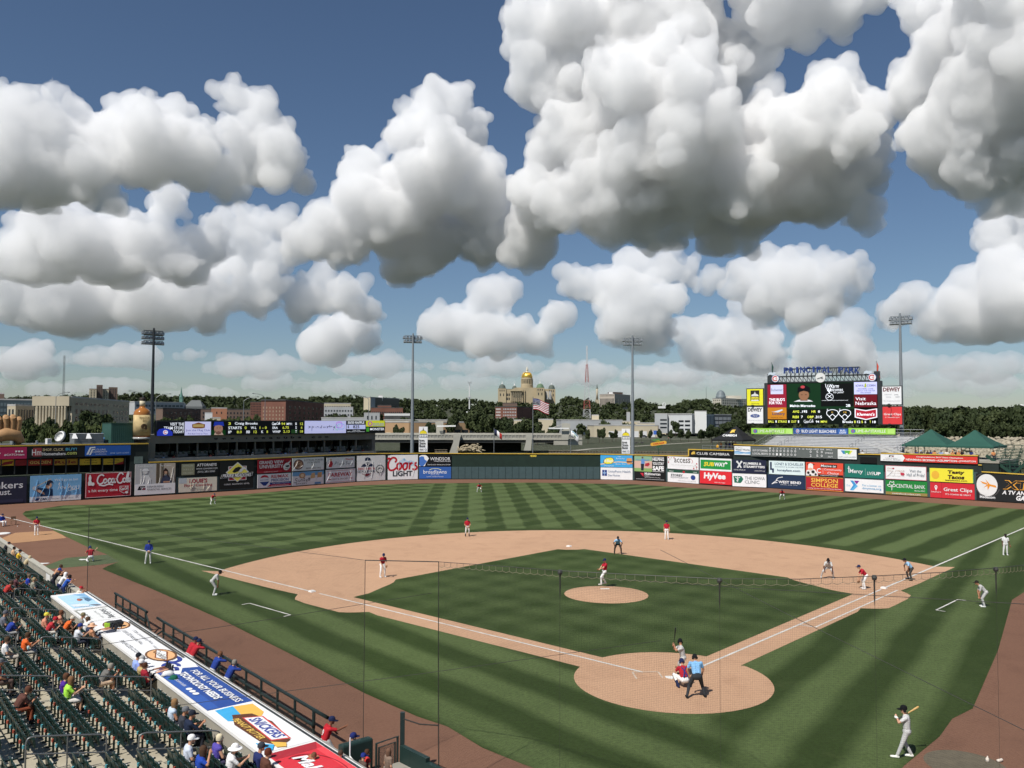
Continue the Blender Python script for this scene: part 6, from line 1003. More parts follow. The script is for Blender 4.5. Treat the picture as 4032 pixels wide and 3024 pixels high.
LOW =[  # low city blocks behind the club boxes and beyond the river
 ('glass-fronted grey hall in front of the church',[(529,760),(724,780)],1583,1618,M_LTG,[(0,2,12,.02,.98,.2,.9,.8,.5,M_BLUEG)]),('brown brick warehouse with a pale corner behind the LED ribbon',[(611,640),(640,630),(790,690)],1609,1665,M_BRN,[(1,2,8,.05,.95,.35,.9,.4,.5,None)]),('dark brick row behind the LED ribbon',[(790,720),(985,720)],1612,1660,M_BRN,[(0,2,14,.02,.98,.4,.9,.4,.5,None)]),('orange brick block behind the LED ribbon',[(831,640),(893,640)],1608,1660,M_OR,[(0,1,2,.2,.8,.6,.9,.2,.4,None)]),('white flat-roofed shed behind the LED ribbon',[(806,600),(836,600)],1627,1655,M_WHT,[]),('cream shed with a peaked parapet behind the LED ribbon',[(833,560),(868,560)],1647,1675,M_CREAM,[]),('tall old brick hotel block',[(985,830),(1030,830)],1584,1640,M_BRICK,[(0,5,7,.05,.95,.25,.97,.4,.5,None)]),
 ('big red brick mill with a sunlit end and a dark long side',[(1027,600),(1124,590),(1275,700)],1577,1665,M_BRICK,[(0,4,7,.04,.96,.25,.80,.35,.5,M('tan_blind',(.30,.22,.15),rough=.6)),(1,3,8,.04,.96,.25,.85,.3,.5,None)]),('long cream office row behind the mill',[(1151,860),(1380,860)],1588,1625,M_CREAM,[(0,2,24,.01,.99,.3,.9,.6,.4,None)]),('grey flat block behind the mill',[(1275,800),(1390,800)],1604,1645,M_LTG,[(0,2,10,.02,.98,.3,.9,.5,.4,None)]),('dark cubic office with a pale end wall',[(1430,1000),(1458,985),(1572,1050)],1566,1615,M('dark_brown_glass',(.05,.045,.04),rough=.3),[(0,1,1,.05,.98,.1,.98,1,1,M_CREAM),(1,1,1,.0,.15,.1,.98,1,1,M_LTG)]),('small white plant box on the dark cubic office',[(1489,1010),(1506,1010)],1558,1568,M_WHT,[]),('stepped red brick school',[(1460,900),(1586,900)],1606,1640,M_BRICK,[(0,1,16,.02,.98,.35,.75,.6,.6,None)]),('upper storey of the stepped red brick school',[(1486,905),(1540,905)],1597,1607,M_BRICK,[]),('long white flat-roofed depot',[(1513,700),(1614,700)],1630,1650,M_DKR,[(0,1,1,0,1,.80,1,1,1,M_WHT)]),('little grey house block beside the depot',[(1433,680),(1495,680)],1628,1660,M_LTG,[(0,1,3,.1,.9,.4,.9,.3,.6,None)]),('white roofed garage above the LED ribbon',[(1265,520),(1435,520)],1647,1675,M_LTG,[]),
 ('long tan civic building behind the bridge railing',[(1505,520),(1610,512),(1880,530)],1663,1720,M('tan_brick',(.42,.27,.15),rough=.9,var=.1,scale=.1),[(1,1,5,.42,.98,.05,.62,.8,1,M_WIN),(0,1,3,.1,.9,.2,.5,.6,.9,M_CREAM)]),('set-back upper storey of the tan civic building',[(1512,560),(1800,560)],1655,1668,M_CREAM,[]),
 ('red brick office block below the capitol',[(1950,900),(2035,895),(2098,960)],1602,1655,M_BRICK,[(0,4,8,.03,.25,.2,.95,.5,.5,M_WHT),(0,4,8,.36,.98,.2,.95,.5,.5,M_LTG)]),('dark penthouse on the red brick office block',[(1979,905),(2036,905)],1588,1604,M_BRN,[]),
 ('cream shed with a pitched grey roof behind the big flag',[(2015,600),(2070,600)],1656,1705,M_CREAM,[]),('cream hall behind the striped flag',[(2120,560),(2178,560)],1653,1710,M_CREAM,[(0,1,2,.1,.9,.1,.5,.3,.7,None)]),('long dark-roofed yard building right of the bridge',[(2210,680),(2450,690)],1655,1712,M_LTG,[(0,1,8,.05,.95,.1,.5,.5,.7,M_DKR)]),('cream tower block of the yard building',[(2330,700),(2358,700)],1636,1670,M_CREAM,[]),('cream warehouse with garage doors',[(2340,600),(2590,612)],1676,1714,M_CREAM,[(0,1,6,.2,.98,.02,.62,.62,.95,M_WHT),(0,1,2,.02,.18,.1,.6,.4,.8,None)]),('brown-walled end of the cream warehouse',[(2548,640),(2593,640)],1678,1714,M_BRN,[]),('cream hall with a white barrel roof and brown end',[(2510,700),(2622,690),(2692,720)],1667,1716,M_CREAM,[(1,1,1,0,1,0,.95,1,1,M_BRN)]),('tall plain grey chimney block',[(2467,720),(2481,720)],1626,1680,M_LTG,[]),('pale sheds along the yard roofs',[(2440,720),(2520,720)],1660,1690,M_CREAM,[]),
 ('grey concrete parking deck with dark openings',[(2578,650),(2628,650)],1631,1690,M_LTG,[(0,3,1,.4,.98,.2,.8,.9,.4,None)]),('white parking structure with ribbed dark end',[(2620,655),(2725,640),(2812,700)],1632,1690,M('white_concrete',(.56,.57,.57),rough=.8,var=.08,scale=.1),[(0,3,2,.48,.95,.1,.75,.8,.45,None),(1,1,14,.0,1,.0,.95,.5,1,M('rib_grey',(.16,.165,.17)))]),('white stair tower of the parking structure',[(2735,645),(2782,645)],1621,1690,M_WHT,[]),('open steel frame wing of the parking structure',[(2812,700),(2880,720)],1634,1680,M('dark_frame',(.10,.105,.11)),[(0,3,4,.02,.98,.1,.9,.8,.7,M_LTG)]),
 ('pale office tower block with vertical fins on the hill',[(2361,1500),(2420,1480),(2482,1560)],1553,1610,M('pinkish_stone',(.46,.40,.33),rough=.85,var=.08),[(0,1,12,.03,.97,.05,.74,.5,1,None),(0,1,10,.05,.95,.86,.94,.6,.6,None),(1,1,9,.05,.95,.05,.74,.4,1,None)]),('set-back top of the finned office on the hill',[(2415,1510),(2452,1530)],1545,1556,M_BRN,[]),('white plant room on the finned office',[(2397,1505),(2413,1505)],1545,1555,M_WHT,[])]
for lab,cor,yt_,yb_,mt,wn in LOW: bldg('city_building',lab,cor,yt_,yb_,mt,wn,M_DKR if mt in (M_BRN,M_BRICK) else None)
e,P,zb,zt =bldg('judicial_building','white judicial building with a grey dome on the hill',[(2806,1450),(2840,1430),(2965,1520)],1570,1612,M('white_stone',(.60,.56,.46),rough=.8,var=.06),[(0,4,4,.05,.95,.1,.95,.4,.5,None),(1,4,14,.03,.97,.1,.95,.4,.5,None)])
c =at(2838,1560,1450); s =1450/FPX; MB().lathe([(19*s,zt),(19*s,zt+10*s),(17*s,zt+11*s),(16.5*s,zt+17*s),(13*s,zt+25*s),(7*s,zt+31*s),(1*s,zt+33*s)],(c.x,c.y,0),20).build('dome',M('lead_grey',(.16,.19,.20),rough=.5),e,smooth=True,world=True)
q =at(2890,1560,1470); MB().box(q.x-25*s,q.x+30*s,q.y,q.y+12,zt,zt+13*s).build('upper_storey',M('white_stone',(.60,.56,.46)),e,world=True)
# --- the capitol on its hill
DC =1600; K =.226*DC/FPX; c0 =at(2074.7,1581,DC); z0 =c0.z
ce =empty('capitol',(c0.x,c0.y,z0),math.atan2(CP.y-c0.y,CP.x-c0.x)+math.pi/2,'stone capitol with a golden central dome and four smaller domes','capitol')
X =lambda x: (x-773)*K
Zc =lambda y: (800-y)*K
M_CAP =M('capitol_stone',(.42,.345,.22),rough=.85,var=.15,scale=.06); M_GOLD =M('gold_leaf',(.85,.56,.11),rough=.28,metal=.75,var=.12,scale=.3); M_COP =M('aged_copper',(.10,.12,.10),rough=.7,var=.15); M_COPG =M('green_patina',(.12,.19,.11),rough=.7,var=.15)
def cbox(name,x0,x1,y0,y1,d0,d1,mat=M_CAP,par=None): return MB().box(X(x0),X(x1),d0,d1,Zc(y1)-6,Zc(y0)).build(name,mat,par or ce)
cbox('main_block',405,1090,590,800,4,40); cbox('main_roof',410,1085,578,592,8,36,M_COP); cbox('centre_block',600,945,556,800,0,42); cbox('east_wing',1085,1160,575,790,10,44)
MB().lathe([(r*K,Zc(y)) for r,y in ((108,570),(108,500),(102,494),(96,490),(96,412),(102,404),(102,392),(94,386),(94,376))],(0,18,0),24).build('drum',M_CAP,ce)
for k in range(20): a =2*math.pi*k/20; MB().tube([(102*K*math.cos(a),18+102*K*math.sin(a),Zc(492)),(102*K*math.cos(a),18+102*K*math.sin(a),Zc(408))],4*K,6).build('drum_column',M_CAP,ce)
for k in range(20): a =2*math.pi*(k+.5)/20; MB().tube([(93*K*math.cos(a),18+93*K*math.sin(a),Zc(478)),(93*K*math.cos(a),18+93*K*math.sin(a),Zc(425))],6*K,5).build('drum_window',M_WIN,ce)
gd =MB().lathe([(r*K,Zc(y)) for r,y in ((94,376),(92,355),(85,330),(74,308),(58,292),(40,283),(24,279))],(0,18,0),28).build('golden_dome',M_GOLD,ce,smooth=True)
for k in range(14):
    a =2*math.pi*k/14; MB().tube([(r*K*math.cos(a),18+r*K*math.sin(a),Zc(y)) for r,y in ((95,374),(93,353),(86,329),(75,307),(59,291),(41,282))],3*K,5).build('rib',M_GOLD,gd)
MB().lathe([(r*K,Zc(y)) for r,y in ((26,279),(22,276),(20,245),(24,240),(14,226),(17,215),(8,204),(4,188),(1.5,168))],(0,18,0),12).build('lantern',M('white_gold',(.70,.64,.48),rough=.4),ce,smooth=True)
def ctower(xc,hw,ybody,ytop,yfin,depth,cop,ybot=800,r=None):
    cbox('corner_tower',xc-hw,xc+hw,ybody,ybot,depth,depth+hw*2*K); r =r or hw*.86; cy =depth+hw*K
    MB().lathe([(hw*.98*K,Zc(ybody)),(hw*.98*K,Zc(ybody-8)),(r*K,Zc(ybody-12)),(r*.97*K,Zc(ybody-30)),(r*.85*K,Zc(ytop+30)),(r*.6*K,Zc(ytop+12)),(r*.25*K,Zc(ytop))],(X(xc),cy,0),16).build('tower_dome',cop,ce,smooth=True)
    MB().lathe([(14*K,Zc(ytop+3)),(12*K,Zc(ytop-16)),(6*K,Zc(ytop-24)),(2*K,Zc(yfin))],(X(xc),cy,0),8).build('tower_lantern',M_WHT,ce)
    for dx in (-.4,.4): MB().box(X(xc+dx*hw-8),X(xc+dx*hw+8),depth-.15,depth,Zc(ybody+130),Zc(ybody+85)).build('tower_window',M_WIN,ce)
    for dx in (-.5,0,.5): MB().box(X(xc+dx*hw-7),X(xc+dx*hw+7),depth-.15,depth,Zc(ybody+50),Zc(ybody+18)).build('tower_window',M_WIN,ce)
ctower(338,70,575,495,430,2,M_COP); ctower(550,52,578,508,462,34,M_COP,640); ctower(1003,74,562,485,425,-6,M_COPG); ctower(1212,66,572,492,435,30,M_COP)
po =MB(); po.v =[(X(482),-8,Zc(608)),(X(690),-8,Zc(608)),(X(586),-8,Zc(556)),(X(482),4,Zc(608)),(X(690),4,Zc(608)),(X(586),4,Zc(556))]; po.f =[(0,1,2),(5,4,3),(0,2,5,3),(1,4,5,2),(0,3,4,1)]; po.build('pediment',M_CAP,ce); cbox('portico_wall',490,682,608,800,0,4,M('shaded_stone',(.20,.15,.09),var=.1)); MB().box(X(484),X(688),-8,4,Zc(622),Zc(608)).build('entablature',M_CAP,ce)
for k in range(6): x =500+k*34; MB().tube([(X(x),-6,Zc(800)),(X(x),-6,Zc(622))],6*K,8).build('portico_column',M('pale_column_stone',(.52,.45,.32)),ce)
for k in range(4): x =1112+k*26; MB().tube([(X(x),2,Zc(760)),(X(x),2,Zc(618))],6*K,8).build('portico_column',M_WHT,ce)
for xs in ((430,462),(838,870,902)):
    for x in xs:
        for y in (660,730): MB().box(X(x-10),X(x+10),3.8,4,Zc(y+45),Zc(y)).build('arched_window',M_WIN,ce); MB().lathe([(10*K,0),(10*K,.02)],(0,0,0),12)
MB().tube([(X(703),-2,Zc(800)),(X(703),-2,Zc(600))],9*K,8).build('pilaster',M_CAP,ce); MB().tube([(X(735),-2,Zc(800)),(X(735),-2,Zc(600))],9*K,8).build('pilaster',M_CAP,ce)
# monument, radio masts, chimneys
c =at(2351,1580,1550); s =1550/FPX; e =empty('monument',(c.x,c.y,c.z),0,'tall stone column monument with a dark statue on top','monument'); MB().box(-7*s,7*s,-7*s,7*s,-8,6*s).build('pedestal',M_LIME,e); MB().lathe([(4.5*s,6*s),(3.6*s,50*s)],n=12).build('column',M_LIME,e,smooth=True); MB().lathe([(4.5*s,50*s),(4.5*s,52*s)],n=12).build('capital',M_COP,e); MB().lathe([(1.8*s,52*s),(2.2*s,56*s),(1.3*s,61*s),(1.4*s,64*s),(.3*s,67*s)],n=8).build('statue',M_COP,e)
def lattice(label,x,yb_,yt_,D,wb,wt,n,colours,solid=False):
    c =at(x,yb_,D); H =hz(c,x,yt_)-c.z; e =empty('radio_mast',(c.x,c.y,c.z-3),0,label,'radio mast'); s =D/FPX
    for k in range(n):
        t0,t1 =k/n,(k+1)/n; w0,w1 =(wb+(wt-wb)*min(1,t0*1.25))*s/2,(wb+(wt-wb)*min(1,t1*1.25))*s/2; m =MB(); th =max(.28,.5*s)
        c0 =[(w0,w0),(-w0,w0),(-w0,-w0),(w0,-w0)]; c1 =[(w1,w1),(-w1,w1),(-w1,-w1),(w1,-w1)]
        for i in range(4): j =(i+1) % 4; m.bar((*c0[i],3+H*t0),(*c1[i],3+H*t1),th); m.bar((*c0[i],3+H*t0),(*c1[j],3+H*t1),th*.7); m.bar((*c1[i],3+H*t1),(*c1[j],3+H*t1),th*.7)
        m.build('lattice_section',colours[k*len(colours)//n],e)
M_RW,M_RR =M('mast_white',(.62,.62,.62),rough=.5),M('mast_red',(.42,.12,.10),rough=.5)
lattice('red and white lattice radio mast right of the striped flag',2311,1648,1362,900,27,4,16,[M_RW,M_RR,M_RW,M_RW,M_RR,M_RR,M_RW,M_RW]); lattice('thin grey radio mast far off over the courthouse',249,1580,1400,4000,5,4,8,[M_GREY])
for lab,x,y0,y1,D,r in (('white telephone mast with a ring of antennas',1848,1648,1505,620,.55),('short white chimney beside the telephone mast',1839,1650,1620,620,.9),('thin mast behind the judicial building',2781,1580,1522,1600,.3)):
    c =at(x,y0,D); H =hz(c,x,y1)-c.z; e =empty('mast',(c.x,c.y,c.z-3),0,lab,'mast'); MB().tube([(0,0,0),(0,0,H+3)],[r,r*.6],8).build('shaft',M_WHT if r >.4 else M_DKST,e)
    if r == .55:
        for zz in (H+2,H-9):
            for k in range(6): a =k*math.pi/3; MB().box(1.3*math.cos(a)-.15,1.3*math.cos(a)+.15,1.3*math.sin(a)-.1,1.3*math.sin(a)+.1,zz,zz+1.8).build('antenna',M_LTG,e); MB().bar((0,0,zz+.9),(1.3*math.cos(a),1.3*math.sin(a),zz+.9),.12).build('bracket',M_GREY,e)
c =at(4018,1600,1400); s =1400/FPX; e =empty('water_tank',(c.x,c.y,c.z-10),0,'white water tank above the trees at the far right','water tank'); MB().lathe([(12*s,8),(12*s,8+9*s),(11*s,8+10*s),(2*s,8+11*s)],n=16).build('tank',M_WHT,e,smooth=True); MB().lathe([(9*s,-8),(9*s,8)],n=12).build('stem',M_WHT,e)
c =at(3920,1640,2500); e =empty('mast',(c.x,c.y,c.z),0,'short white transmitter mast over the far right wood','mast'); MB().tube([(0,0,0),(0,0,30)],[1.2,.7],6).build('shaft',M_WHT,e); MB().lathe([(3,20),(3,24)],n=10).build('antenna_drum',M_WHT,e)
c =at(2615,1600,1250); e =empty('ring_sculpture',(c.x,c.y,c.z),0,'white upright ring on the green slope below the hill trees','sculpture'); MB().tube([(2.0*math.cos(a),0,2.4+2.6*math.sin(a)) for a in [2*math.pi*k/20 for k in range(21)]],.8,6).build('ring',M_WHT,e); MB().box(-9,2,-.5,.5,-3,.3).build('terrace_wall',M_WHT,e)
# street lamps
def lamp(label,x,yt_,xl,D): 
    p =at(x,1700,D); e =empty('street_lamp',(p.x,p.y,0),math.atan2(CP.y-p.y,CP.x-p.x)+math.pi/2,label,'street lamp','street lamps beyond the club roof'); h =hz(p,x,yt_); s =D/FPX; dx =(xl-x)*s
    MB().tube([(0,0,-.3),(0,0,h-1.4)],[.16,.1],8).build('post',M_GREY,e); MB().tube(smooth2([(0,0,h-1.6),(dx*.3,0,h-.6),(dx*.75,0,h-.1),(dx,0,h)],4),.09,6).build('arm',M_GREY,e); MB().box(min(dx,dx*1.16),max(dx,dx*1.16),-.2,.2,h-.12,h+.12).build('lamp_head',M_DKST,e)
for i,(x,yt_,xl) in enumerate([(217,1544,253),(560,1540,519),(611,1550,655),(1042,1550,1002),(1451,1556,1400),(958,1562,1005)]): lamp(['street lamp before the courthouse columns','street lamp arching left near the giant bottle','street lamp right beside the dark floodlight mast','street lamp in front of the brick mill','street lamp arching left before the dark cubic office','street lamp arching over the old brick hotel'][i],x,yt_,xl,330)
# dark pickup and small cars on the river road, a jogger's path sign, benches
def vehicle(name,label,x,y,L_,col,kind):
    p =G(x,y,-.32); e =empty(name,(p.x,p.y,-.32),math.radians(3),label,'pickup' if kind else 'car'); mt =M('paint_'+col,rgb(col),rough=.3,spec=.5)
    MB().hexa([(-L_/2,-.9,.35),(L_/2,-.9,.35),(L_/2,.9,.35),(-L_/2,.9,.35),(-L_/2,-.85,1.0),(L_/2-.05,-.85,.95),(L_/2-.05,.85,.95),(-L_/2,.85,1.0)]).build('body',mt,e)
    a,b =((-.3,1.1) if kind else (-1.5,1.1)); MB().hexa([(a-.4,-.85,.98),(b+.6,-.85,.98),(b+.6,.85,.98),(a-.4,.85,.98),(a,-.7,1.6),(b,-.7,1.6),(b,.7,1.6),(a,.7,1.6)]).build('cabin',M_WIN,e); MB().box(a+.05,b-.05,-.69,.69,1.6,1.65).build('roof',mt,e)
    for u in (-L_*.32,L_*.32):
        for v in (-.92,.78): w =MB().tube([(u,v,.36),(u,v+.16,.36)],.36,14).build('wheel',M('tyre',(.02,.02,.02),rough=.8),e)
vehicle('pickup_truck','dark pickup parked on the river road',2534,1722,5.6,'#22262a',True)
for i,(x,c,lab) in enumerate([(2325,'#d8d8d8','white car by the end of the bridge'),(2350,'#c9cacc','silver car next to the white one by the bridge end'),(2612,'#d9d9d9','white car left of the orange barrier'),(2660,'#d0d0d0','white car by the barrel-roofed hall'),(2750,'#d8d6d2','white car below the parking structure'),(1905,'#a8333a','red car at the end of the tan civic building')]): vehicle('parked_car',lab,x,1717 if x != 1905 else 1708,4.5,c,False)
e,h,s =pole_thing('blue_sign','blue sign on a post at the river road','sign',2580,1705,540,.12); MB().box(-1.1,1.1,-.15,.05,h-1.0,h+1.6).build('panel',ink('#3d62b0'),e)
for lab,x,y in (('dark stone bench on the levee nearer the bank sign',2506,1748),('dark stone bench on the levee nearer the seed sign',2528,1748)):
    p =G(x,y,-.35); e =empty('stone_bench',(p.x,p.y,-.35),0,lab,'bench','stone benches on the levee'); MB().box(-1.2,1.2,-.5,.5,.7,1.0).build('seat',M('dark_stone',(.10,.10,.09)),e); MB().box(-.5,.5,-.3,.3,0,.7).build('base',M('dark_stone',(.10,.10,.09)),e)
# riprap bank at the right
rr =random.Random(9); V,F,o_ =[],[],0
for k in range(1500):
    x =rr.uniform(3470,4120); t =rr.random(); p =at(x,1655,232+32*t); z =1.4+5.6*t+rr.uniform(-.25,.25); r =rr.uniform(.35,.8)
    v =ICO1[0]*np.array([r*rr.uniform(.8,1.4),r*rr.uniform(.7,1.2),r*rr.uniform(.6,1)])+np.random.RandomState(k).uniform(-.14,.14,(len(ICO1[0]),3))+np.array([p.x,p.y,z]); V.append(v); F.append(ICO1[1]+o_); o_ += len(v)
me =mesh_np('riprap',np.concatenate(V),np.concatenate(F)); me.materials.append(M('riprap_stone',(.34,.30,.22),rough=.95,var=.35,scale=.7)); setp(link('riprap',me),'bank of pale broken stones behind the green pavilions','riprap',kind='stuff')
m =MB(); a,b,c,d =at(3440,1655,230),at(4150,1655,230),at(4150,1655,268),at(3440,1655,268); m.hexa([(a.x,a.y,-1),(b.x,b.y,-1),(c.x,c.y,-1),(d.x,d.y,-1),(a.x,a.y,.9),(b.x,b.y,.9),(c.x,c.y,6.8),(d.x,d.y,6.8)]); setp(m.build('levee_bank',M_FAR),kind='structure')
m =MB(); a,b,c,d =at(3440,1655,268),at(4250,1655,268),at(4250,1655,330),at(3440,1655,330); m.hexa([(a.x,a.y,-1),(b.x,b.y,-1),(c.x,c.y,-1),(d.x,d.y,-1),(a.x,a.y,6.8),(b.x,b.y,6.8),(c.x,c.y,5.8),(d.x,d.y,5.8)]); setp(m.build('levee_top',M_FAR),kind='structure')
# ------------------------------------------------------------------ trees
def leaf_material(name,a,b):
    m,nt,bs =nodes_mat(name,.7); g =N(nt,'ShaderNodeNewGeometry'); oi =N(nt,'ShaderNodeObjectInfo')
    n1 =noise(nt,g.outputs['Position'],.22,3); n2 =noise(nt,g.outputs['Position'],1.3,2)
    col =mixc(nt,remap(nt,n1,.3,.7),a,b); col =mixc(nt,remap(nt,n2,.3,.7,0,.5),col,tuple(v*1.5 for v in b))
    col =mixc(nt,1.0,col,mixc(nt,oi.outputs['Random'],(.8,.85,.8),(1.25,1.15,1.0)),'MULTIPLY'); nt.links.new(col,bs.inputs['Base Color'])
    bs.inputs['Specular IOR Level'].default_value =.2; return m
M_LEAF =leaf_material('leaf_green',(.026,.040,.014),(.056,.074,.024)); M_LEAFD =leaf_material('leaf_dark_green',(.018,.028,.012),(.038,.052,.020)); M_BARK =M('bark',(.07,.055,.04),rough=.95,var=.3,scale=2)
def leaf_cloud(rs,lobes,n,size):
    """n leaf clumps, each a small bent face, spread through ellipsoid lobes (centre, radii)"""
    w =np.array([l[1][0]*l[1][2] for l in lobes]); pick =rs.choice(len(lobes),n,p=w/w.sum())
    C =np.array([l[0] for l in lobes])[pick]; Rr =np.array([l[1] for l in lobes])[pick]
    d =rs.normal(size=(n,3)); d /= np.linalg.norm(d,axis=1)[:,None]; rad =rs.uniform(.55,1.0,n)**.5; c =C+d*Rr*rad[:,None]
    nm =d+rs.normal(size=(n,3))*.55; nm /= np.linalg.norm(nm,axis=1)[:,None]; t =np.cross(nm,rs.normal(size=(n,3))); t /= np.linalg.norm(t,axis=1)[:,None]; b =np.cross(nm,t)
    s =size*rs.uniform(.6,1.35,n)[:,None]; k =rs.uniform(-.35,.35,(n,1))
    v =np.stack([c-t*s-b*s*.6,c+t*s*.7-b*s*.9+nm*s*k,c+t*s*1.1+b*s*.5,c-t*s*.4+b*s*1.05-nm*s*k],1).reshape(-1,3)
    f =np.arange(4*n).reshape(n,4); return v,f
def crown_lobes(rs,h,r,nl=9):
    L =[((0,0,h*.62),(r*.72,r*.72,h*.30))]
    for k in range(nl): a =2*math.pi*k/nl+rs.uniform(-.4,.4); q =rs.uniform(.35,.68); zz =h*rs.uniform(.40,.85); L.append(((r*q*math.cos(a),r*q*math.sin(a),zz),(r*rs.uniform(.28,.46),r*rs.uniform(.28,.46),h*rs.uniform(.11,.19))))
    return L
TREES =[]
def tree_template(seed,n=1500,size=.42,h=10.0,r=4.4):
    rs =np.random.RandomState(seed); lob =crown_lobes(rs,h,r); v,f =leaf_cloud(rs,lob,n,size); cm =mesh_np('crown',v,f); cm.materials.append(M_LEAF)
    t =MB(); t.tube([(0,0,-.5),(.1,0,h*.2),(-.1,.1,h*.45),(0,0,h*.7)],[.34,.27,.2,.08],7)
    for k in range(6): a =k*1.05+rs.uniform(0,.5); t.tube([(0,0,h*(.25+.05*k)),(r*.3*math.cos(a),r*.3*math.sin(a),h*(.42+.04*k)),(r*.6*math.cos(a),r*.6*math.sin(a),h*(.5+.05*k))],[.13,.09,.03],5)
    tm =bpy.data.meshes.new('trunk'); tm.from_pydata(t.v,[],t.f); tm.update(); tm.materials.append(M_BARK); TREES.append((cm,tm))
for s_ in range(5): tree_template(40+s_)
def tree(label,x,ytop,D,wpx,zb=None,group='trees beyond the ballpark',dark=True,k=None):
    p =at(x,1655,D); zt =hz(p,x,ytop); zb =hill_height(x,D) if zb is None else zb; H =max(2.5,zt-zb); Rr =wpx/2*D/FPX
    e =empty('tree',(p.x,p.y,zb),RND.uniform(0,6.28),label,'tree',group); cm,tm =TREES[(k if k is not None else int(x*7+ytop)) % 5]
    c =link('crown',cm,e); c.scale =(Rr/4.4,Rr/4.4,H/10.0); t =link('trunk',tm,e); t.scale =(min(1.2,Rr/4.4),min(1.2,Rr/4.4),H/10.0)
    if dark:
        if c.material_slots: c.material_slots[0].link ='OBJECT'; c.material_slots[0].material =M_LEAFD
    return e
GT ='trees beyond the ballpark'
for i in range(17):   # leafy belt behind the club roof
    tree('bushy green tree in the belt behind the club roof',70+i*23+RND.uniform(-6,6),1662+RND.uniform(-8,16)+(8 if i <4 else 0),215+RND.uniform(-12,25),RND.uniform(38,62),0,'leafy belt behind the club roof',False)
tree('big round dark tree before the courthouse side',378,1612,330,110,0); tree('dark tree at the courthouse corner',205,1638,360,40,0); tree('dark tree before the glass office',8,1625,380,56,0); tree('small tree before the stone annex',110,1640,400,40,0); tree('round tree at the courthouse steps',265,1648,380,34,0)
for i in range(9): tree('street tree behind the LED ribbon',620+i*46+RND.uniform(-12,12),1640+RND.uniform(-4,8),420+RND.uniform(0,60),RND.uniform(34,60),0,'street trees behind the LED ribbon',False)
for i,(x,y,D,w) in enumerate([(1010,1632,500,40),(985,1640,480,34),(1300,1625,600,60),(1345,1632,620,60),(1400,1640,560,46),(1560,1672,430,30),(1580,1680,420,26),(1690,1662,430,50),(1710,1668,425,40),(1640,1650,520,46),(1600,1640,600,50),(1780,1632,520,54),(1810,1625,560,56),(1862,1608,470,90),(1900,1618,455,86),(1935,1635,440,76),(1970,1640,430,60),(1995,1645,420,54),(2045,1655,400,58),(2080,1646,400,70),(2115,1662,400,50),(2008,1660,410,40),(2172,1668,400,44),(2190,1674,395,34),(2138,1690,380,18),(2260,1688,420,24),(2284,1683,420,30),(2315,1690,430,24),(2360,1686,450,22),(2374,1684,450,26),(2425,1690,470,18),(2410,1700,470,26),(2525,1691,470,16),(2596,1690,480,26),(2640,1692,480,24),(2680,1690,490,30),(2560,1692,480,20),(2710,1692,470,26),(2760,1690,460,34),(2800,1672,460,54),(2830,1680,440,46),(2860,1660,520,60),(2660,1655,600,36),(2900,1650,560,50),(2930,1640,600,60),(2240,1635,800,60),(2130,1628,760,60),(1830,1648,560,50)]): tree(next(t for k,t in ((1420,'dark tree among the roofs by the brick mill'),(1720,'dark tree in front of the tan civic building'),(1850,'dark tree behind the tan civic building'),(2010,'dark tree left of the big striped flag'),(2200,'dark tree behind the big striped flag'),(2450,'small tree in front of the dark-roofed yard'),(2700,'small tree in front of the cream warehouse'),(9999,'dark tree below the parking structure')) if x <k),x,y,D,w,0,'river-front trees')
for i in range(26):   # dark wood on the right bank
    x =3545+i*21+RND.uniform(-8,8); D =345+RND.uniform(-35,60); tree('dark tree of the right-bank wood',x,1604+RND.uniform(-8,22)+(0 if x <3700 else 12*math.sin((x-3700)/60)),D,RND.uniform(60,95),2.0,'dark wood behind the green pavilions')
for i in range(16): x =3560+i*32; tree('low dark tree at the edge of the right-bank wood',x+RND.uniform(-8,8),1660+RND.uniform(-10,18),300+RND.uniform(-8,10),RND.uniform(40,64),4.5,'dark wood behind the green pavilions')
# woods that read as one mass: hillsides and the far bank
def wood(name,label,spots,n_each,size,mat,seed):
    rs =np.random.RandomState(seed); V,F,o =[],[],0
    for (x,y,z,h,r) in spots:
        L =[((0,0,h*.6),(r*.8,r*.8,h*.36))]+[((r*.5*math.cos(a),r*.5*math.sin(a),h*rs.uniform(.45,.85)),(r*.45,r*.45,h*.18)) for a in rs.uniform(0,6.28,3)]
        v,f =leaf_cloud(rs,L,n_each,size*rs.uniform(.8,1.2)); v =v+np.array([x,y,z]); V.append(v); F.append(f+o); o += len(v)
    me =mesh_np(name,np.concatenate(V),np.concatenate(F)); me.materials.append(mat); setp(link(name,me),label,'wood',kind='stuff')
rs =np.random.RandomState(4); sp =[]
CLEAR =[(2455,2510,1150,1330),(2570,2650,1150,1330),(2185,2225,1000,1200)]
for k in range(2300):
    x =rs.uniform(-150,4200); D =640+(1580-640)*rs.uniform()**.8
    if any(a <x <b and c <D <d for a,b,c,d in CLEAR): continue
    if 130 <x <520 and D <700: continue
    if 1945 <x <2110 and D <1010 and D >840: continue
    if x <560 and rs.uniform() <.5: continue
    if D <900 and x <1700 and rs.uniform() <.6: continue
    if 1930 <x <2200 and D >1500: continue
    if 2330 <x <2500 and D >1430: continue
    if 2790 <x <3000 and D >1380: continue
    if 2500 <x <2900 and D <760: continue
    p =at(x,1655,D); z =hill_height(x,D); h =rs.uniform(9,15); sp.append((p.x,p.y,z-1,h,rs.uniform(4.5,7.5)))
wood('hillside_wood','dark woods covering the hills round the capitol',sp,75,1.25,M_LEAFD,1)
sp =[]
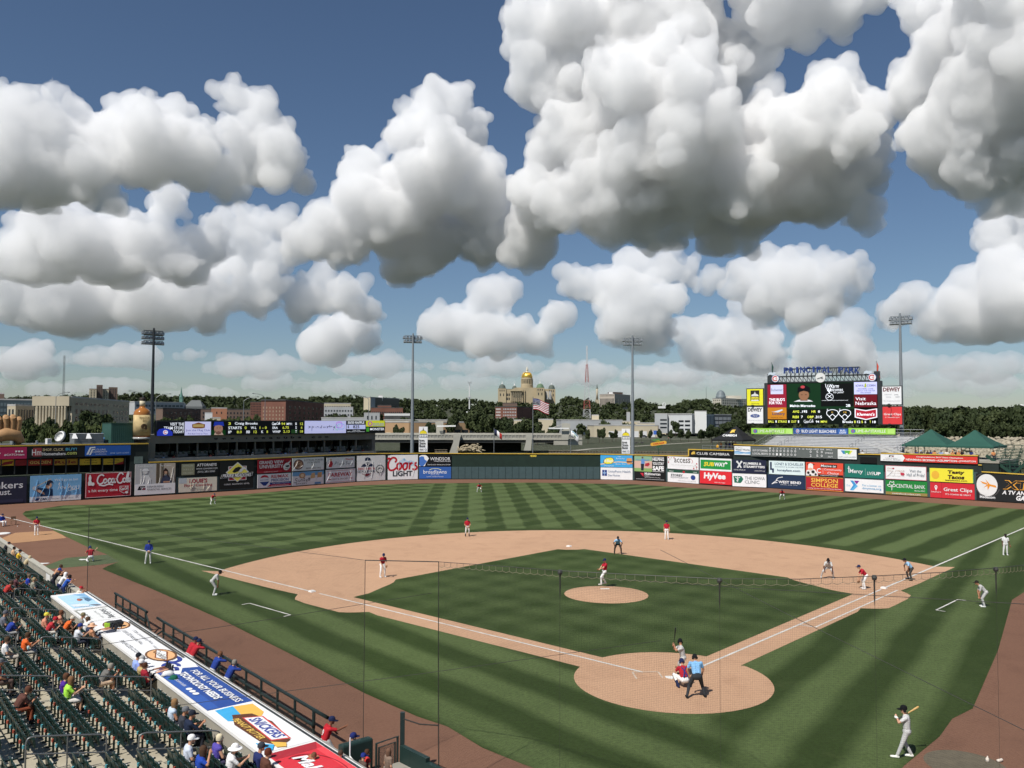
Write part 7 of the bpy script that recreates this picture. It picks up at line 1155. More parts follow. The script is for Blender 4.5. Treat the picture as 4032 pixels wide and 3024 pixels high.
for k in range(700): x =rs.uniform(-300,4400); D =rs.uniform(1700,3400); p =at(x,1655,D); sp.append((p.x,p.y,hill_height(x,D)-2,rs.uniform(9,15),rs.uniform(12,24)))
wood('far_wood','far-off wooded ridge on the horizon',sp,60,3.0,M_LEAFD,2)
sp =[]
for k in range(150): x =rs.uniform(3400,4250); D =rs.uniform(380,640); p =at(x,1655,D); sp.append((p.x,p.y,-.4,rs.uniform(13,19),rs.uniform(5,8)))
wood('bank_wood','dense wood rising behind the right-bank trees',sp,130,.9,M_LEAFD,3)
# ------------------------------------------------------------------ lower stand, dugout, seats, rails, netting
TS =Vector((-.6032,.7976,0)); NS =Vector((.7976,.6032,0)); NB =-18.6   # along the stand, towards the field, back edge of the dugout roof
def SP(s,w,z=0.0):   # s along the stand, w metres behind the roof's back edge
    return TS*s+NS*(NB-w)+Vector((0,0,z))
SROT =math.atan2(-NS.x,NS.y)     # local +y looks at the field, local +x runs towards home
ROWP,RISE,Z0ROW =.86,.172,.45
def rowz(i): return Z0ROW+RISE*i
AISLES =[2.75-7.2,2.75,9.95,17.2,24.4,31.3,38.4,45.6,52.8,60.0]
M_TREAD =M('stand_concrete',(.42,.375,.275),rough=.9,var=.14,scale=1.6,bump=.15,bscale=20); M_SEAT =M('seat_plastic_green',(.010,.030,.024),rough=.34,var=.1,spec=.45); M_SEATM =M('seat_frame_green',(.012,.026,.022),rough=.5); M_CYAN =M('cup_holder_cyan',(.10,.36,.42),rough=.5,var=0); M_REDC =M('cup_holder_red',(.40,.085,.05),rough=.5,var=0); M_PLATE =M('number_plate',(.72,.72,.70),rough=.3,var=0)
st =empty('lower_stand',SP(20,4,0),0,'stepped concrete stand with rows of dark green seats','grandstand')
def obox(e,name,mat,s0,s1,w0,w1,z0,z1): m =MB(); m.hexa([SP(s0,w0,z0),SP(s1,w0,z0),SP(s1,w1,z0),SP(s0,w1,z0),SP(s0,w0,z1),SP(s1,w0,z1),SP(s1,w1,z1),SP(s0,w1,z1)]); m.f =[tuple(reversed(f)) for f in m.f]; return m.build(name,mat,e,world=True)
for i in range(-2,14):
    s0 =-12 if i >= 0 else 30.5
    obox(st,'tread',M_TREAD,s0,70,i*ROWP+(.03 if i >0 else 0),(i+1)*ROWP+.03,-.3,rowz(i))
for i in range(-2,13):
    for a in AISLES:
        if i >= 0 or a >30.6: obox(st,'aisle_step',M_TREAD,a-.5,a+.5,(i+1)*ROWP-.32,(i+1)*ROWP+.028,rowz(i)+.002,rowz(i)+RISE*.5)
# front wall of the stand and the wall beyond the dugout
dg =empty('dugout',SP(14,-1,0),0,'dugout with a white advertising roof on a concrete wall','dugout')
obox(dg,'back_wall',M_CONC,-12,30.2,-.22,.0,-.3,1.12); M_ROOF =M('dugout_roof_white',(.80,.79,.76),rough=.55,var=.05,scale=.5)
obox(dg,'roof',M_ROOF,-12,30.2,-1.86,.06,1.12,1.22); obox(dg,'roof_edge',M('roof_edge_grey',(.30,.29,.26),rough=.6),-12,30.2,-1.95,-1.86,1.02,1.205); obox(dg,'gutter',M_DKST,-12,30.2,-1.80,-1.72,1.22,1.235)
obox(dg,'end_wall',M_CONC,30.0,30.3,-1.86,.0,-.3,1.12); obox(dg,'rear_floor',M('dugout_floor',(.05,.05,.045)),-12,30.1,-3.0,-.25,-.9,-.32)
for k in range(9): obox(dg,'roof_post',M_DKST,-10+k*4.8,-9.8+k*4.8,-1.8,-1.6,-.3,1.10)
fw_ =empty('field_wall',SP(45,-1.8,0),0,'low concrete wall between the far seats and the bullpen','wall'); obox(fw_,'wall',M_CONC,30.3,70,-1.86,-1.62,-.3,.98); obox(fw_,'coping',M('coping_concrete',(.44,.42,.35),rough=.85,var=.12),30.3,70,-1.92,-1.56,.98,1.06); obox(fw_,'notice',M_WHT,39.0,40.2,-1.61,-1.60,.15,.9)
# printed roof panels, read from the far end towards home
def S_of(x,y): return G(x,y,1.23).dot(TS)
class RoofFace(Face2):
    pass
def roof_panel(label,sa,sb,bg,items,v0=.03,v1=.95):
    e =empty('roof_banner',SP(sa,0,1.222),0,label,'banner','advertising banners on the dugout roof'); wd =1.78
    def tl(u,v,k): p =SP(sa+(sb-sa)*u,-(v0+(v1-v0)*v)*wd,1.224+k)-e.location; return (p.x,p.y,p.z)
    f =Face2(e,abs(sb-sa),wd*(v1-v0),tilt=tl,step=.004); f.rect(0,0,1,1,bg,'vinyl_sheet')
    for it in items: getattr(f,it[0])(*it[1:])
    return e
d1 =(S_of(297,2404)+S_of(419,2384))/2; d2 =(S_of(365,2450)+S_of(480,2432))/2; d3 =(S_of(658,2680)+S_of(720,2576))/2; d4 =(S_of(832,2798)+S_of(999,2757))/2; d5 =(S_of(1092,2947)+S_of(1239,2918))/2
roof_panel('pale blue roof banner picturing a splash at the far end of the dugout',29.9,d1+.1,'#dfe6ea',[Rc(.06,.06,.94,.92,'#a9cbe2'),Pl([(.06,.55),(.35,.80),(.60,.92),(.06,.92)],'#7fa9c9'),Pl([(.30,.62),(.38,.84),(.55,.86),(.62,.70),(.5,.66),(.42,.72)],'#51708a'),Ov(.44,.55,.07,.08,'#7a5a55'),Ov(.48,.50,.05,.05,'#c46a4a'),Pl([(.70,.10),(.86,.12),(.92,.55),(.80,.62),(.72,.40)],'#cdd6df'),Pl([(.84,.60),(.93,.74),(.94,.90),(.86,.84)],'#6b6f78')])
roof_panel('white spa roof banner with grey script lettering',d1-.12,d2+.12,'#d9dad6',[Rc(0,0,1,.06,'#8c8e86'),Rc(0,.06,.045,1,'#8c8e86'),T('HotSpring',.16,.60,.92,.88,'#4a4d50',.1),T('Spas & Swim Spas',.26,.44,.84,.54,'#a2a5a4'),T('Spa and Pool',.24,.12,.80,.22,'#a6a9a7')])
mid =(d2+d3)/2; L_ =d2-d3
def oval_logo(u): return [Ov(u,.56,.105,.36,'#6b4a30'),Ov(u,.56,.09,.31,'#d9a877'),Pl([(u-.10,.62),(u-.03,.80),(u+.105,.52),(u+.03,.34)],'#8a4f28'),Pl([(u-.085,.615),(u-.03,.75),(u+.09,.52),(u+.03,.38)],'#e6e2da'),('text','Cookies',u-.07,.46,u+.075,.66,'#3c2c20',-.2)]
roof_panel('white roof banner with two brown oval logos',d2,d3+.02,'#e9e8e4',oval_logo(.13)+oval_logo(.80)+[T('1720 University Ave.',.30,.66,.60,.78,'#6e6e6a'),T('1010 SE National Ave.',.28,.44,.58,.56,'#6e6e6a'),T('PLACE.COM',.46,.08,.74,.20,'#6e6e6a'),T('Ankeny',.64,.60,.72,.70,'#6e6e6a'),Rc(.12,.90,.9,.96,'#55534c')])
roof_panel('blue office-technology roof banner with a white OCS mark',d3,d4,'#2c4a8c',[Pl([(-.42,0),(-.42,1),(.0,1),(.10,.96),(.06,.62),(.2,.40),(.02,.0)],'#e9e9e6'),('ring',-.20,.66,.11,.24,.45,'#2f3f86'),('ring',-.04,.46,.09,.22,.45,'#2f3f86',50,310),Sk([[(.10,.44),(.03,.50),(.02,.38),(.10,.30),(.06,.16),(-.02,.18)]],.10,'#2f3f86'),Rc(.1,.0,1,.25,'#34589f'),T('FOR ALL YOUR BUSINESS',.17,.66,.97,.84,WH,0,.02),T('TECHNOLOGY NEEDS',.17,.36,.84,.56,WH,0,.04),T('acsltd.com/cubs',.22,.14,.48,.23,WH)]+[Ov(.55+.06*k,.17,.025,.07,WH) for k in range(3)])
roof_panel('white roof banner picturing a peanut butter bar in its wrapper',d4,d5,'#ecebe7',[Pl([(.03,.12),(.02,.52),(.20,.50),(.36,.32),(.30,.10)],'#3f9fce'),Pl([(.03,.52),(.06,.92),(.28,.90),(.40,.66),(.25,.45)],'#e0ae50'),Pl([(.20,.30),(.26,.66),(.50,.80),(.90,.66),(.96,.40),(.80,.16),(.40,.12)],'#5d3926'),Pl([(.30,.40),(.36,.78),(.88,.70),(.84,.34)],'#c9443c'),Pl([(.32,.42),(.37,.74),(.86,.67),(.825,.37)],'#e8e6e4'),('text','SNICKERS',.37,.44,.82,.68,'#33418c',.1,.03),('text','PEANUT BUTTER',.30,.18,.78,.32,'#e3b65c',.1,.02),Pl([(.82,.05),(.92,.30),(1.0,.16),(.95,.02)],'#3f9fce'),Pl([(.86,.30),(.94,.52),(1.0,.44),(.97,.28)],'#e0ae50')])
roof_panel('red sweets roof banner with slanted white script',d5-.15,d5-4.6,'#c8323c',[Pl([(0,.0),(0,1),(.12,.86),(.12,.05)],'#a02a34'),Rc(.12,.84,1,1,'#d9454c'),('ring',.46,.40,.32,.5,.04,'#8c2029',20,200),Ov(.24,.62,.05,.10,'#a86a4c'),('text','Maltesers',.18,.28,.86,.56,WH,.25,.035),Ov(.56,.14,.08,.10,'#e3b65c'),Ov(.40,.16,.04,.05,'#e07a5c'),Ov(.70,.18,.03,.05,'#e07a5c')])
# dark towel/bag and white cup left on the roof edge are built with the people below
# seats: one made part by part, the rest copied
def seat_template():
    e =empty('stand_seat',(0,0,0),0,'dark green flip-up plastic seat in the lower stand','seat','dark green flip-up seats of the lower stand')
    def panel(name,w,h,t,y,z,tilt,mat,par,rnd=.07):
        pts =[(-w/2,0),(w/2,0),(w/2,h-rnd),(w/2-rnd*.35,h-rnd*.3),(w/2-rnd,h),(-w/2+rnd,h),(-w/2+rnd*.35,h-rnd*.3),(-w/2,h-rnd)]; m =MB(); n =len(pts)
        for dy in (0,t):
            for a,b in pts: m.v.append((a,y+dy-b*math.sin(tilt)+.035*(1-(2*a/w)**2)*(-1),z+b*math.cos(tilt)))
        m.f =[tuple(range(n)),tuple(range(2*n-1,n-1,-1))]+[(k,n+k,n+(k+1) % n,(k+1) % n) for k in range(n)]; return m.build(name,mat,par)
    panel('backrest',.45,.42,.03,-.20,.43,math.radians(14),M_SEAT,e); panel('seat_pan',.43,.36,.05,-.07,.42,math.radians(6),M_SEAT,e,.11)
    m =MB(); m.box(-.255,-.225,-.26,-.20,.0,.66); m.box(-.26,-.22,-.26,.10,.60,.64); m.bar((-.24,-.22,.30),(-.24,.02,.42),.03); m.box(-.255,-.225,-.34,-.12,0,.03); m.build('standard',M_SEATM,e)
    c =MB().lathe([(.032,0),(.036,.09)],(.0,-.30,.40),8).build('cup_holder',M_CYAN,e); MB().box(.06,.11,-.075,-.06,.755,.785).build('number_plate',M_PLATE,e)
    return e
seat0 =seat_template(); SEATS =[]
for i in range(-2,10):
    for a0,a1 in zip([-4.45-7.2]+AISLES,AISLES+[67.2]):
        if i <0 and a1 <30.9: continue
        n =int((a1-a0-1.15)/.515); off_ =(a1-a0-n*.515)/2
        for k in range(n):
            s =a0+off_+(k+.5)*.515
            if i <0 and s <31.6: continue
            p =SP(s,i*ROWP+.42,rowz(i)); v =p+Vector((0,0,.5))-CP; z =v.dot(FW)
            X_,Y_ =2016+FPX*v.dot(RT)/z,1512-FPX*v.dot(UP)/z
            if -40 <X_ <1500 and Y_ <3080: SEATS.append((z,s,i,k,p))
SEATS.sort(key=lambda q: q[0]); SEATPOS =[(s,i,p) for _,s,i,k,p in SEATS]
tmpl =[(c.data,c.name.split('.')[0]) for c in seat0.children]; SV,SF,SM,so2 =[],[],[],0
for idx,(z,s,i,k,p) in enumerate(SEATS):
    if idx <300:
        e =seat0 if idx == 0 else copy_tree(seat0); e.location =p; e.rotation_euler =(0,0,SROT)
        if k % 2:
            for c in e.children:
                if c.name.startswith('cup_holder'): c.material_slots[0].link ='OBJECT'; c.material_slots[0].material =M_REDC
    else:
        Rz =Matrix.Rotation(SROT,3,'Z')
        for me,nm in tmpl:
            mi ={'cup_holder': 1+(k % 2),'number_plate': 3}.get(nm,0); SV += [tuple(Rz @ v.co+p) for v in me.vertices]; SF += [tuple(j+so2 for j in pl.vertices) for pl in me.polygons]; SM += [mi]*len(me.polygons); so2 += len(me.vertices)
me =bpy.data.meshes.new('stand_seats_far'); me.from_pydata(SV,[],SF); me.update()
for m_ in (M_SEAT,M_CYAN,M_REDC,M_PLATE): me.materials.append(m_)
me.polygons.foreach_set('material_index',SM); setp(link('stand_seats',me),'dark green seats packed together towards the far end of the stand','seats',kind='stuff')
for i in range(-2,10):
    for a0,a1 in zip([-4.45-7.2]+AISLES,AISLES+[67.2]):
        if i <0 and a1 <31: continue
        m =MB(); m.bar(SP(max(a0+.6,31.4 if i <0 else -99),i*ROWP+.66,rowz(i)+.47),SP(a1-.6,i*ROWP+.66,rowz(i)+.47),.05); m.build('seat_beam',M_SEATM,st,world=True)
# aisle handrails
M_RAIL =M('handrail_grey',(.20,.205,.20),rough=.4,metal=.5,var=.1)
def handrail(s,w0,w1,far):
    e =empty('aisle_handrail',SP(s,w0,rowz(w0/ROWP)),0,'grey two-bar handrail in a stand aisle '+('next to the dugout wall' if w0 <1 else 'further up from the dugout wall'),'handrail','handrails in the stand aisles'+(' by the wall' if w0 <1 else ' further up'))
    f =lambda w,h: SP(s,w,Z0ROW+RISE*(w/ROWP-.5)+h)
    MB().tube(smooth2([f(w0,.0),f(w0,.70),f(w0+.02,.88),f(w0+.16,.97),f(w0+.6,.98),f(w1-.5,.98),f(w1-.16,.97),f(w1-.02,.86),f(w1,.5),f(w1,.0)],3),.026,7).build('top_bar',M_RAIL,e,smooth=True,world=True)
    MB().tube([f(w0,.46),f(w1,.50)],.022,6).build('middle_bar',M_RAIL,e,world=True); MB().tube([f((w0+w1)/2,0),f((w0+w1)/2,.96)],.022,6).build('post',M_RAIL,e,world=True)
for a in AISLES[1:8]:
    for w0,w1 in ((.5,3.0),(3.9,6.0)):
        o_ =-1.3 if a >30.6 else 0; handrail(a,w0+o_,w1+o_,a >30)
# dugout rail on the field side, with wire mesh below
M_DRAIL =M('dugout_rail_green',(.020,.034,.032),rough=.45,var=.1); NR_ =-15.42
def wire_material():
    m =bpy.data.materials.new('wire_mesh'); m.use_nodes =True; nt =m.node_tree; b =nt.nodes['Principled BSDF']; b.inputs['Base Color'].default_value =(.03,.035,.032,1); tc =N(nt,'ShaderNodeTexCoord'); v =N(nt,'ShaderNodeTexVoronoi',Scale=60.0); v.feature ='DISTANCE_TO_EDGE'
    nt.links.new(tc.outputs['Object'],v.inputs['Vector']); tr =nt.nodes.new('ShaderNodeBsdfTransparent'); mx =nt.nodes.new('ShaderNodeMixShader'); nt.links.new(remap(nt,v.outputs['Distance'],.06,.10),mx.inputs[0]); nt.links.new(b.outputs[0],mx.inputs[1]); nt.links.new(tr.outputs[0],mx.inputs[2]); nt.links.new(mx.outputs[0],nt.nodes['Material Output'].inputs[0]); return m
M_WIRE =wire_material()
def RP(s,z=0.0,n=NR_): return TS*s+NS*n+Vector((0,0,z))
def drail(label,s0,s1,step=1.55):
    e =empty('dugout_rail',RP((s0+s1)/2),0,label,'railing','dark green rails in front of the dugout'); d =1 if s1 >s0 else -1
    MB().tube(smooth2([RP(s0,.45),RP(s0,.95),RP(s0+.04*d,1.06),RP(s0+.2*d,1.08),RP(s1-.2*d,1.08),RP(s1-.04*d,1.06),RP(s1,.95),RP(s1,.45)],3),.062,8).build('top_rail',M_DRAIL,e,smooth=True,world=True); MB().tube([RP(s0,.52),RP(s1,.52)],.058,8).build('middle_rail',M_DRAIL,e,world=True)
    n =max(1,round(abs(s1-s0)/step))
    for k in range(n+1): s =s0+(s1-s0)*k/n; MB().tube([RP(s,-.5),RP(s,1.06)],.05,8).build('rail_post',M_DRAIL,e,world=True)
    MB().add([RP(s0,-.45),RP(s1,-.45),RP(s1,.5),RP(s0,.5)],[(0,1,2,3)]).build('wire_panel',M_WIRE,e,world=True)
drail('dark green pipe rail before the far end of the dugout',29.1,23.3); drail('long dark green pipe rail before the near dugout bench',20.3,3.6)
e =empty('dugout_step_rail',RP(21.8),0,'slanting dark pipe rail at the dugout steps','railing'); MB().tube([RP(23.2,.9),RP(22.3,.1),RP(22.3,-.4)],.045,7).build('pipe',M_DRAIL,e,world=True); MB().tube([RP(20.4,.6),RP(21.4,-.1,NR_-.6)],.045,7).build('pipe',M_DRAIL,e,world=True)
# padded green end wall, gate, post and padded kerb wall towards home
M_PADG =M('padded_green',(.016,.036,.031),rough=.5,var=.1)
e =empty('padded_end_wall',TS*-.7+NS*-16.1,0,'tall padded dark green wall closing the dugout end','wall'); m =MB(); a =[TS*-.55+NS*-16.7,TS*-.55+NS*-15.6,TS*-.85+NS*-15.6,TS*-.85+NS*-16.7]; m.hexa([p+Vector((0,0,-.4)) for p in a]+[p+Vector((0,0,1.42)) for p in a]); pad_ =m.build('padding',M_PADG,e,world=True); bv =pad_.modifiers.new('b','BEVEL'); bv.width =.06; bv.segments =2
e =empty('field_gate',TS*-.9+NS*-15.2,0,'dark wire-mesh gate beside the padded wall','gate'); g0,g1 =TS*-.85+NS*-15.5,TS*-.95+NS*-14.78
for nm,pts in (('frame',[g0+Vector((0,0,-.2)),g0+Vector((0,0,1.22)),g1+Vector((0,0,1.30)),g1+Vector((0,0,-.2))]),('inner_frame',[g0.lerp(g1,.12)+Vector((0,0,-.2)),g0.lerp(g1,.12)+Vector((0,0,1.08)),g0.lerp(g1,.88)+Vector((0,0,1.14)),g0.lerp(g1,.88)+Vector((0,0,-.2))])): MB().tube(pts,.04 if nm == 'frame' else .03,7).build(nm,M_DRAIL,e,world=True)
MB().add([g0.lerp(g1,.12)+Vector((0,0,-.2)),g0.lerp(g1,.88)+Vector((0,0,-.2)),g0.lerp(g1,.88)+Vector((0,0,1.14)),g0.lerp(g1,.12)+Vector((0,0,1.08))],[(0,1,2,3)]).build('wire_panel',M_WIRE,e,world=True)
pb =TS*-.98+NS*-14.62; e =empty('net_post',pb,0,'square dark post with a slack rope beside the gate','post'); ph =hz(pb,1350+850*.2712,2650+570*.2712); MB().box(-.07,.07,-.07,.07,-.2,ph).build('shaft',M_DRAIL,e)
e =empty('padded_kerb_wall',TS*-1.7+NS*-14.6,0,'low padded wall running from the gate post towards home','wall'); a,b =TS*-1.08+NS*-14.62,TS*-2.45+NS*-14.55; m =MB(); q =NS*-.16
m.hexa([a+Vector((0,0,-.2)),b+Vector((0,0,-.2)),b+q+Vector((0,0,-.2)),a+q+Vector((0,0,-.2)),a+Vector((0,0,1.05)),b+Vector((0,0,1.05)),b+q+Vector((0,0,1.05)),a+q+Vector((0,0,1.05))]); m.build('padding',M_PADG,e,world=True)
b2 =TS*-5.5+NS*-14.35; m =MB(); m.hexa([b+Vector((0,0,-.2)),b2+Vector((0,0,-.2)),b2+q+Vector((0,0,-.2)),b+q+Vector((0,0,-.2)),b+Vector((0,0,.92)),b2+Vector((0,0,.92)),b2+q+Vector((0,0,.92)),b+q+Vector((0,0,.92))]); m.build('padding',M_PADG,e,world=True); m =MB(); q1,q2 =NS*-.18,NS*-.75; m.hexa([a+q1+Vector((0,0,-.3)),b2+q1+Vector((0,0,-.3)),b2+q2+Vector((0,0,-.3)),a+q2+Vector((0,0,-.3)),a+q1+Vector((0,0,.55)),b2+q1+Vector((0,0,.55)),b2+q2+Vector((0,0,.55)),a+q2+Vector((0,0,.55))]); m.build('concrete_ledge',M_CONC,e,world=True)
# ---- safety netting round home: a fine mesh hung from a cable
def net_material():
    m =bpy.data.materials.new('net_cord'); m.use_nodes =True; nt =m.node_tree; b =nt.nodes['Principled BSDF']; b.inputs['Base Color'].default_value =(.012,.014,.012,1); b.inputs['Roughness'].default_value =.8
    uv =N(nt,'ShaderNodeUVMap'); sp_ =N(nt,'ShaderNodeSeparateXYZ'); nt.links.new(uv.outputs[0],sp_.inputs[0]); fx =math_(nt,'FRACT',sp_.outputs[0]); fy =math_(nt,'FRACT',sp_.outputs[1])
    g =math_(nt,'MAXIMUM',math_(nt,'LESS_THAN',fx,.05),math_(nt,'LESS_THAN',fy,.05)); tr =nt.nodes.new('ShaderNodeBsdfTransparent'); mx =nt.nodes.new('ShaderNodeMixShader'); nt.links.new(g,mx.inputs[0]); nt.links.new(tr.outputs[0],mx.inputs[1]); nt.links.new(b.outputs[0],mx.inputs[2]); nt.links.new(mx.outputs[0],nt.nodes['Material Output'].inputs[0]); return m
M_NET =net_material(); M_ROPE =M('dark_rope',(.035,.033,.028),rough=.8,var=.2,scale=8); M_CABLE =M('steel_cable',(.05,.05,.045),rough=.5)
def plan_hit(x,poly):
    d =ray(x,2300); d =Vector((d.x,d.y)).normalized(); c =Vector((CP.x,CP.y))
    for a,b in zip(poly,poly[1:]):
        a,b =Vector(a),Vector(b); e_ =b-a; den =d.x*e_.y-d.y*e_.x
        if abs(den) <1e-9: continue
        q =a-c; t =(q.x*e_.y-q.y*e_.x)/den; u =(q.x*d.y-q.y*d.x)/den
        if t >0 and -.001 <= u <= 1.001: p =c+d*t; return Vector((p.x,p.y,0))
BACKSTOP =[(-9.9,-11.0),(-6.2,-14.6),(-2.0,-16.4),(2.4,-16.2),(6.4,-14.2),(9.6,-11.2),(14.5,-5.0),(19.0,1.2)]
tops =[]
for x,y in ((1660,2213),(1900,2224),(2205,2247),(2500,2263),(2833,2279),(3150,2280),(3443,2268),(3700,2254),(3922,2236),(4100,2220),(4300,2205)):
    p =plan_hit(x,BACKSTOP)
    if p is None and x <1700: p =Vector((-9.9,-11.0,0))
    if p is not None: tops.append((x,Vector((p.x,p.y,hz(p,x,y)))))
ne =empty('backstop_net',(0,-16,0),0,'fine dark safety net hung from a looped cable behind home plate','safety net')
def net_sheet(T_,B_,name='net_sheet'):
    me =bpy.data.meshes.new(name); v =[tuple(p-ne.location) for pair in zip(T_,B_) for p in pair]; f =[(2*k,2*k+1,2*k+3,2*k+2) for k in range(len(T_)-1)]; me.from_pydata(v,[],f); uvl =me.uv_layers.new(); acc =[0.0]
    for k in range(1,len(T_)): acc.append(acc[-1]+(B_[k]-B_[k-1]).length)
    for pl in me.polygons:
        for li in pl.loop_indices: vi =me.loops[li].vertex_index; uvl.data[li].uv =(acc[vi//2]/.045,v[vi][2]/.045)
    me.materials.append(M_NET); return link(name,me,ne)
Tp =[p for _,p in tops]; Bp =[Vector((p.x,p.y,.85)) for p in Tp]; net_sheet(Tp,Bp)
MB().tube(Tp,.009,6).build('top_cable',M_CABLE,ne,world=True)
lp =MB()
for k in range(len(Tp)-1):       # slack lacing cord looped from the cable
    n =max(6,int((Tp[k+1]-Tp[k]).length/.26)); 
    for j in range(n): a,b =Tp[k].lerp(Tp[k+1],j/n),Tp[k].lerp(Tp[k+1],(j+1)/n); lp.tube([a,a+Vector((0,0,-.13)),(a+b)/2+Vector((0,0,-.17)),b+Vector((0,0,-.13))],.006,4)
lo =lp.build('lacing_cord',M('pale_lacing',(.22,.19,.13),rough=.8),ne,world=True); lo['kind']='stuff'
for x,r in ((2205,.02),(2833,.02),(3443,.022),(3922,.022)):
    p =[q for xx,q in tops if xx == x][0]; MB().tube([p,p+Vector((0,0,-.55)),p+Vector((0,0,-.75)),Vector((p.x,p.y,.85))],[r*1.1,r*.9,.004,.003],6).build('hanging_rope',M_ROPE,ne,world=True); MB().lathe([(.05,0),(.07,.06),(.05,.12)],(p.x,p.y,p.z-.1),8).build('pulley',M_CABLE,ne,world=True)
# corner rope and the side net along the dugout
pc =Tp[0]; MB().tube([pc,Vector((-9.88,-10.98,3.5)),Vector((-9.85,-10.95,.8))],[.012,.014,.018],7).build('corner_rope',M_ROPE,ne,world=True)
s1 =Vector((*plan_hit(1437,[(-16,-8),(-9.9,-11.0),(-9.0,-11.5)])[:2],0)) if plan_hit(1437,[(-16,-8),(-9.9,-11.0)]) else Vector((-12.4,-10.6,0)); s1.z =hz(s1,1437,2206)
MB().tube([s1,Vector((s1.x,s1.y,1.3))],.010,6).build('side_rope',M_ROPE,ne,world=True); MB().tube([pc,s1],.016,5).build('top_cable',M_CABLE,ne,world=True)
farp =SP(30.2,-1.86,0); farp.z =hz(farp,343,2000); tA =[s1,s1.lerp(farp,.33),s1.lerp(farp,.66),farp]; bA =[Vector((s1.x,s1.y,1.25))]+[Vector((*SP(s,-1.88)[:2],1.26)) for s in (9.5,20,30.2)]; net_sheet(tA,bA,'side_net_sheet')
MB().tube([farp,Vector((farp.x,farp.y,1.2))],.018,5).build('end_rope',M_ROPE,ne,world=True)
MB().tube([Vector((pb.x,pb.y,ph-.2)),(Vector((pb.x,pb.y,ph-.2))+Vector((-9.88,-10.98,2.2)))/2+Vector((0,0,-.12)),Vector((-9.88,-10.98,2.1))],.022,6).build('slack_rope',M_ROPE,ne,world=True)
def guy(label,a,b): p =(a+b)/2; e =empty('guy_cable',p,0,label,'cable','guy cables of the net'); MB().tube([a,(a+b)/2+Vector((0,0,-.03)),b],.0065,5).build('strand',M_CABLE,e,world=True)
guy('thin dark cable slanting up over the dugout to the net corner',at(-20,2602,21.5),at(1700,2335,26)); guy('thin dark cable crossing the seats towards the plate',at(440,2811,20.5),at(2600,2522,24.5)); guy('thin dark cable dropping past first base to the near right',at(2600,2165,26),at(4060,2888,15.5)); guy('pale thin cable running from the net corner over the left infield',Vector((s1.x,s1.y,s1.z)),at(150,2037,78)); guy('pale thin cable crossing from the mound to the first-base side',at(2250,2268,26),at(4060,2380,19))
# ------------------------------------------------------------------ people: one continuous body each, posed by its joints
V3 =lambda *a: np.array(a,float)
def base_pose():
    return dict(pelvis=V3(0,0,.97),chest=V3(0,-.01,1.36),neck=V3(0,.0,1.52),head=V3(0,.03,1.68),
        shoL=V3(-.19,0,1.43),shoR=V3(.19,0,1.43),elbL=V3(-.25,-.02,1.15),elbR=V3(.25,-.02,1.15),wriL=V3(-.25,.07,.91),wriR=V3(.25,.07,.91),
        hipL=V3(-.10,0,.94),hipR=V3(.10,0,.94),kneL=V3(-.12,.03,.51),kneR=V3(.12,.03,.51),ankL=V3(-.13,-.02,.09),ankR=V3(.13,-.02,.09),look=V3(0,1,0))
def pose(**k):
    p =base_pose()
    for a,b in k.items(): p[a]=V3(*b)
    return p
def shift(p,d,keys): 
    for k in keys: p[k]=p[k]+V3(*d)
    return p
def fold(zp,yp,lean,spread,kneey=.10):
    """bent at the hips, hands on the knees"""
    return pose(pelvis=(0,yp,zp),chest=(0,yp+.34*math.sin(lean)+.02,zp+.36*math.cos(lean)),neck=(0,yp+.48*math.sin(lean)+.05,zp+.50*math.cos(lean)),head=(0,yp+.56*math.sin(lean)+.12,zp+.62*math.cos(lean)+.05),
        shoL=(-.19,yp+.39*math.sin(lean)+.02,zp+.42*math.cos(lean)),shoR=(.19,yp+.39*math.sin(lean)+.02,zp+.42*math.cos(lean)),elbL=(-spread-.10,yp+.36,zp+.10),elbR=(spread+.10,yp+.36,zp+.10),wriL=(-spread-.02,yp+.34,zp-.16),wriR=(spread+.02,yp+.34,zp-.16),
        hipL=(-.11,yp,zp-.03),hipR=(.11,yp,zp-.03),kneL=(-spread,kneey,.50),kneR=(spread,kneey,.50),ankL=(-spread-.03,-.06,.09),ankR=(spread+.03,-.06,.09))
def sitting(lean=.05,arms='lap',legs='down'):
    p =pose(pelvis=(0,-.02,.50),chest=(0,-.06+lean,.88),neck=(0,-.05+lean*1.4,1.03),head=(0,0+lean*1.6,1.19),shoL=(-.19,-.06+lean,.95),shoR=(.19,-.06+lean,.95),hipL=(-.10,0,.48),hipR=(.10,0,.48),kneL=(-.13,.43,.50),kneR=(.13,.43,.50),ankL=(-.14,.40,.09),ankR=(.14,.40,.09),elbL=(-.26,.02+lean,.70),elbR=(.26,.02+lean,.70),wriL=(-.10,.24,.60),wriR=(.10,.24,.60))
    if arms == 'forward': p.update(elbL=V3(-.24,.14+lean,.76),elbR=V3(.24,.14+lean,.76),wriL=V3(-.06,.36+lean,.86),wriR=V3(.08,.36+lean,.86))
    if arms == 'knees': p.update(chest=V3(0,.16,.80),neck=V3(0,.27,.92),head=V3(0,.36,1.05),shoL=V3(-.19,.19,.86),shoR=V3(.19,.19,.86),elbL=V3(-.20,.36,.60),elbR=V3(.20,.36,.60),wriL=V3(-.04,.50,.70),wriR=V3(.04,.50,.70))
    if arms == 'up': p.update(elbR=V3(.30,.10,.86),wriR=V3(.14,.20,1.08))
    if legs == 'up': p.update(kneL=V3(-.10,.40,.78),kneR=V3(.12,.42,.74),ankL=V3(-.06,.86,.86),ankR=V3(.10,.88,.84),toeL=V3(-.08,.92,1.04),toeR=V3(.12,.94,1.02))
    return p
SKIN =['#c99a7c','#b98566','#8a5c43','#5c3d2e','#d6ab90']
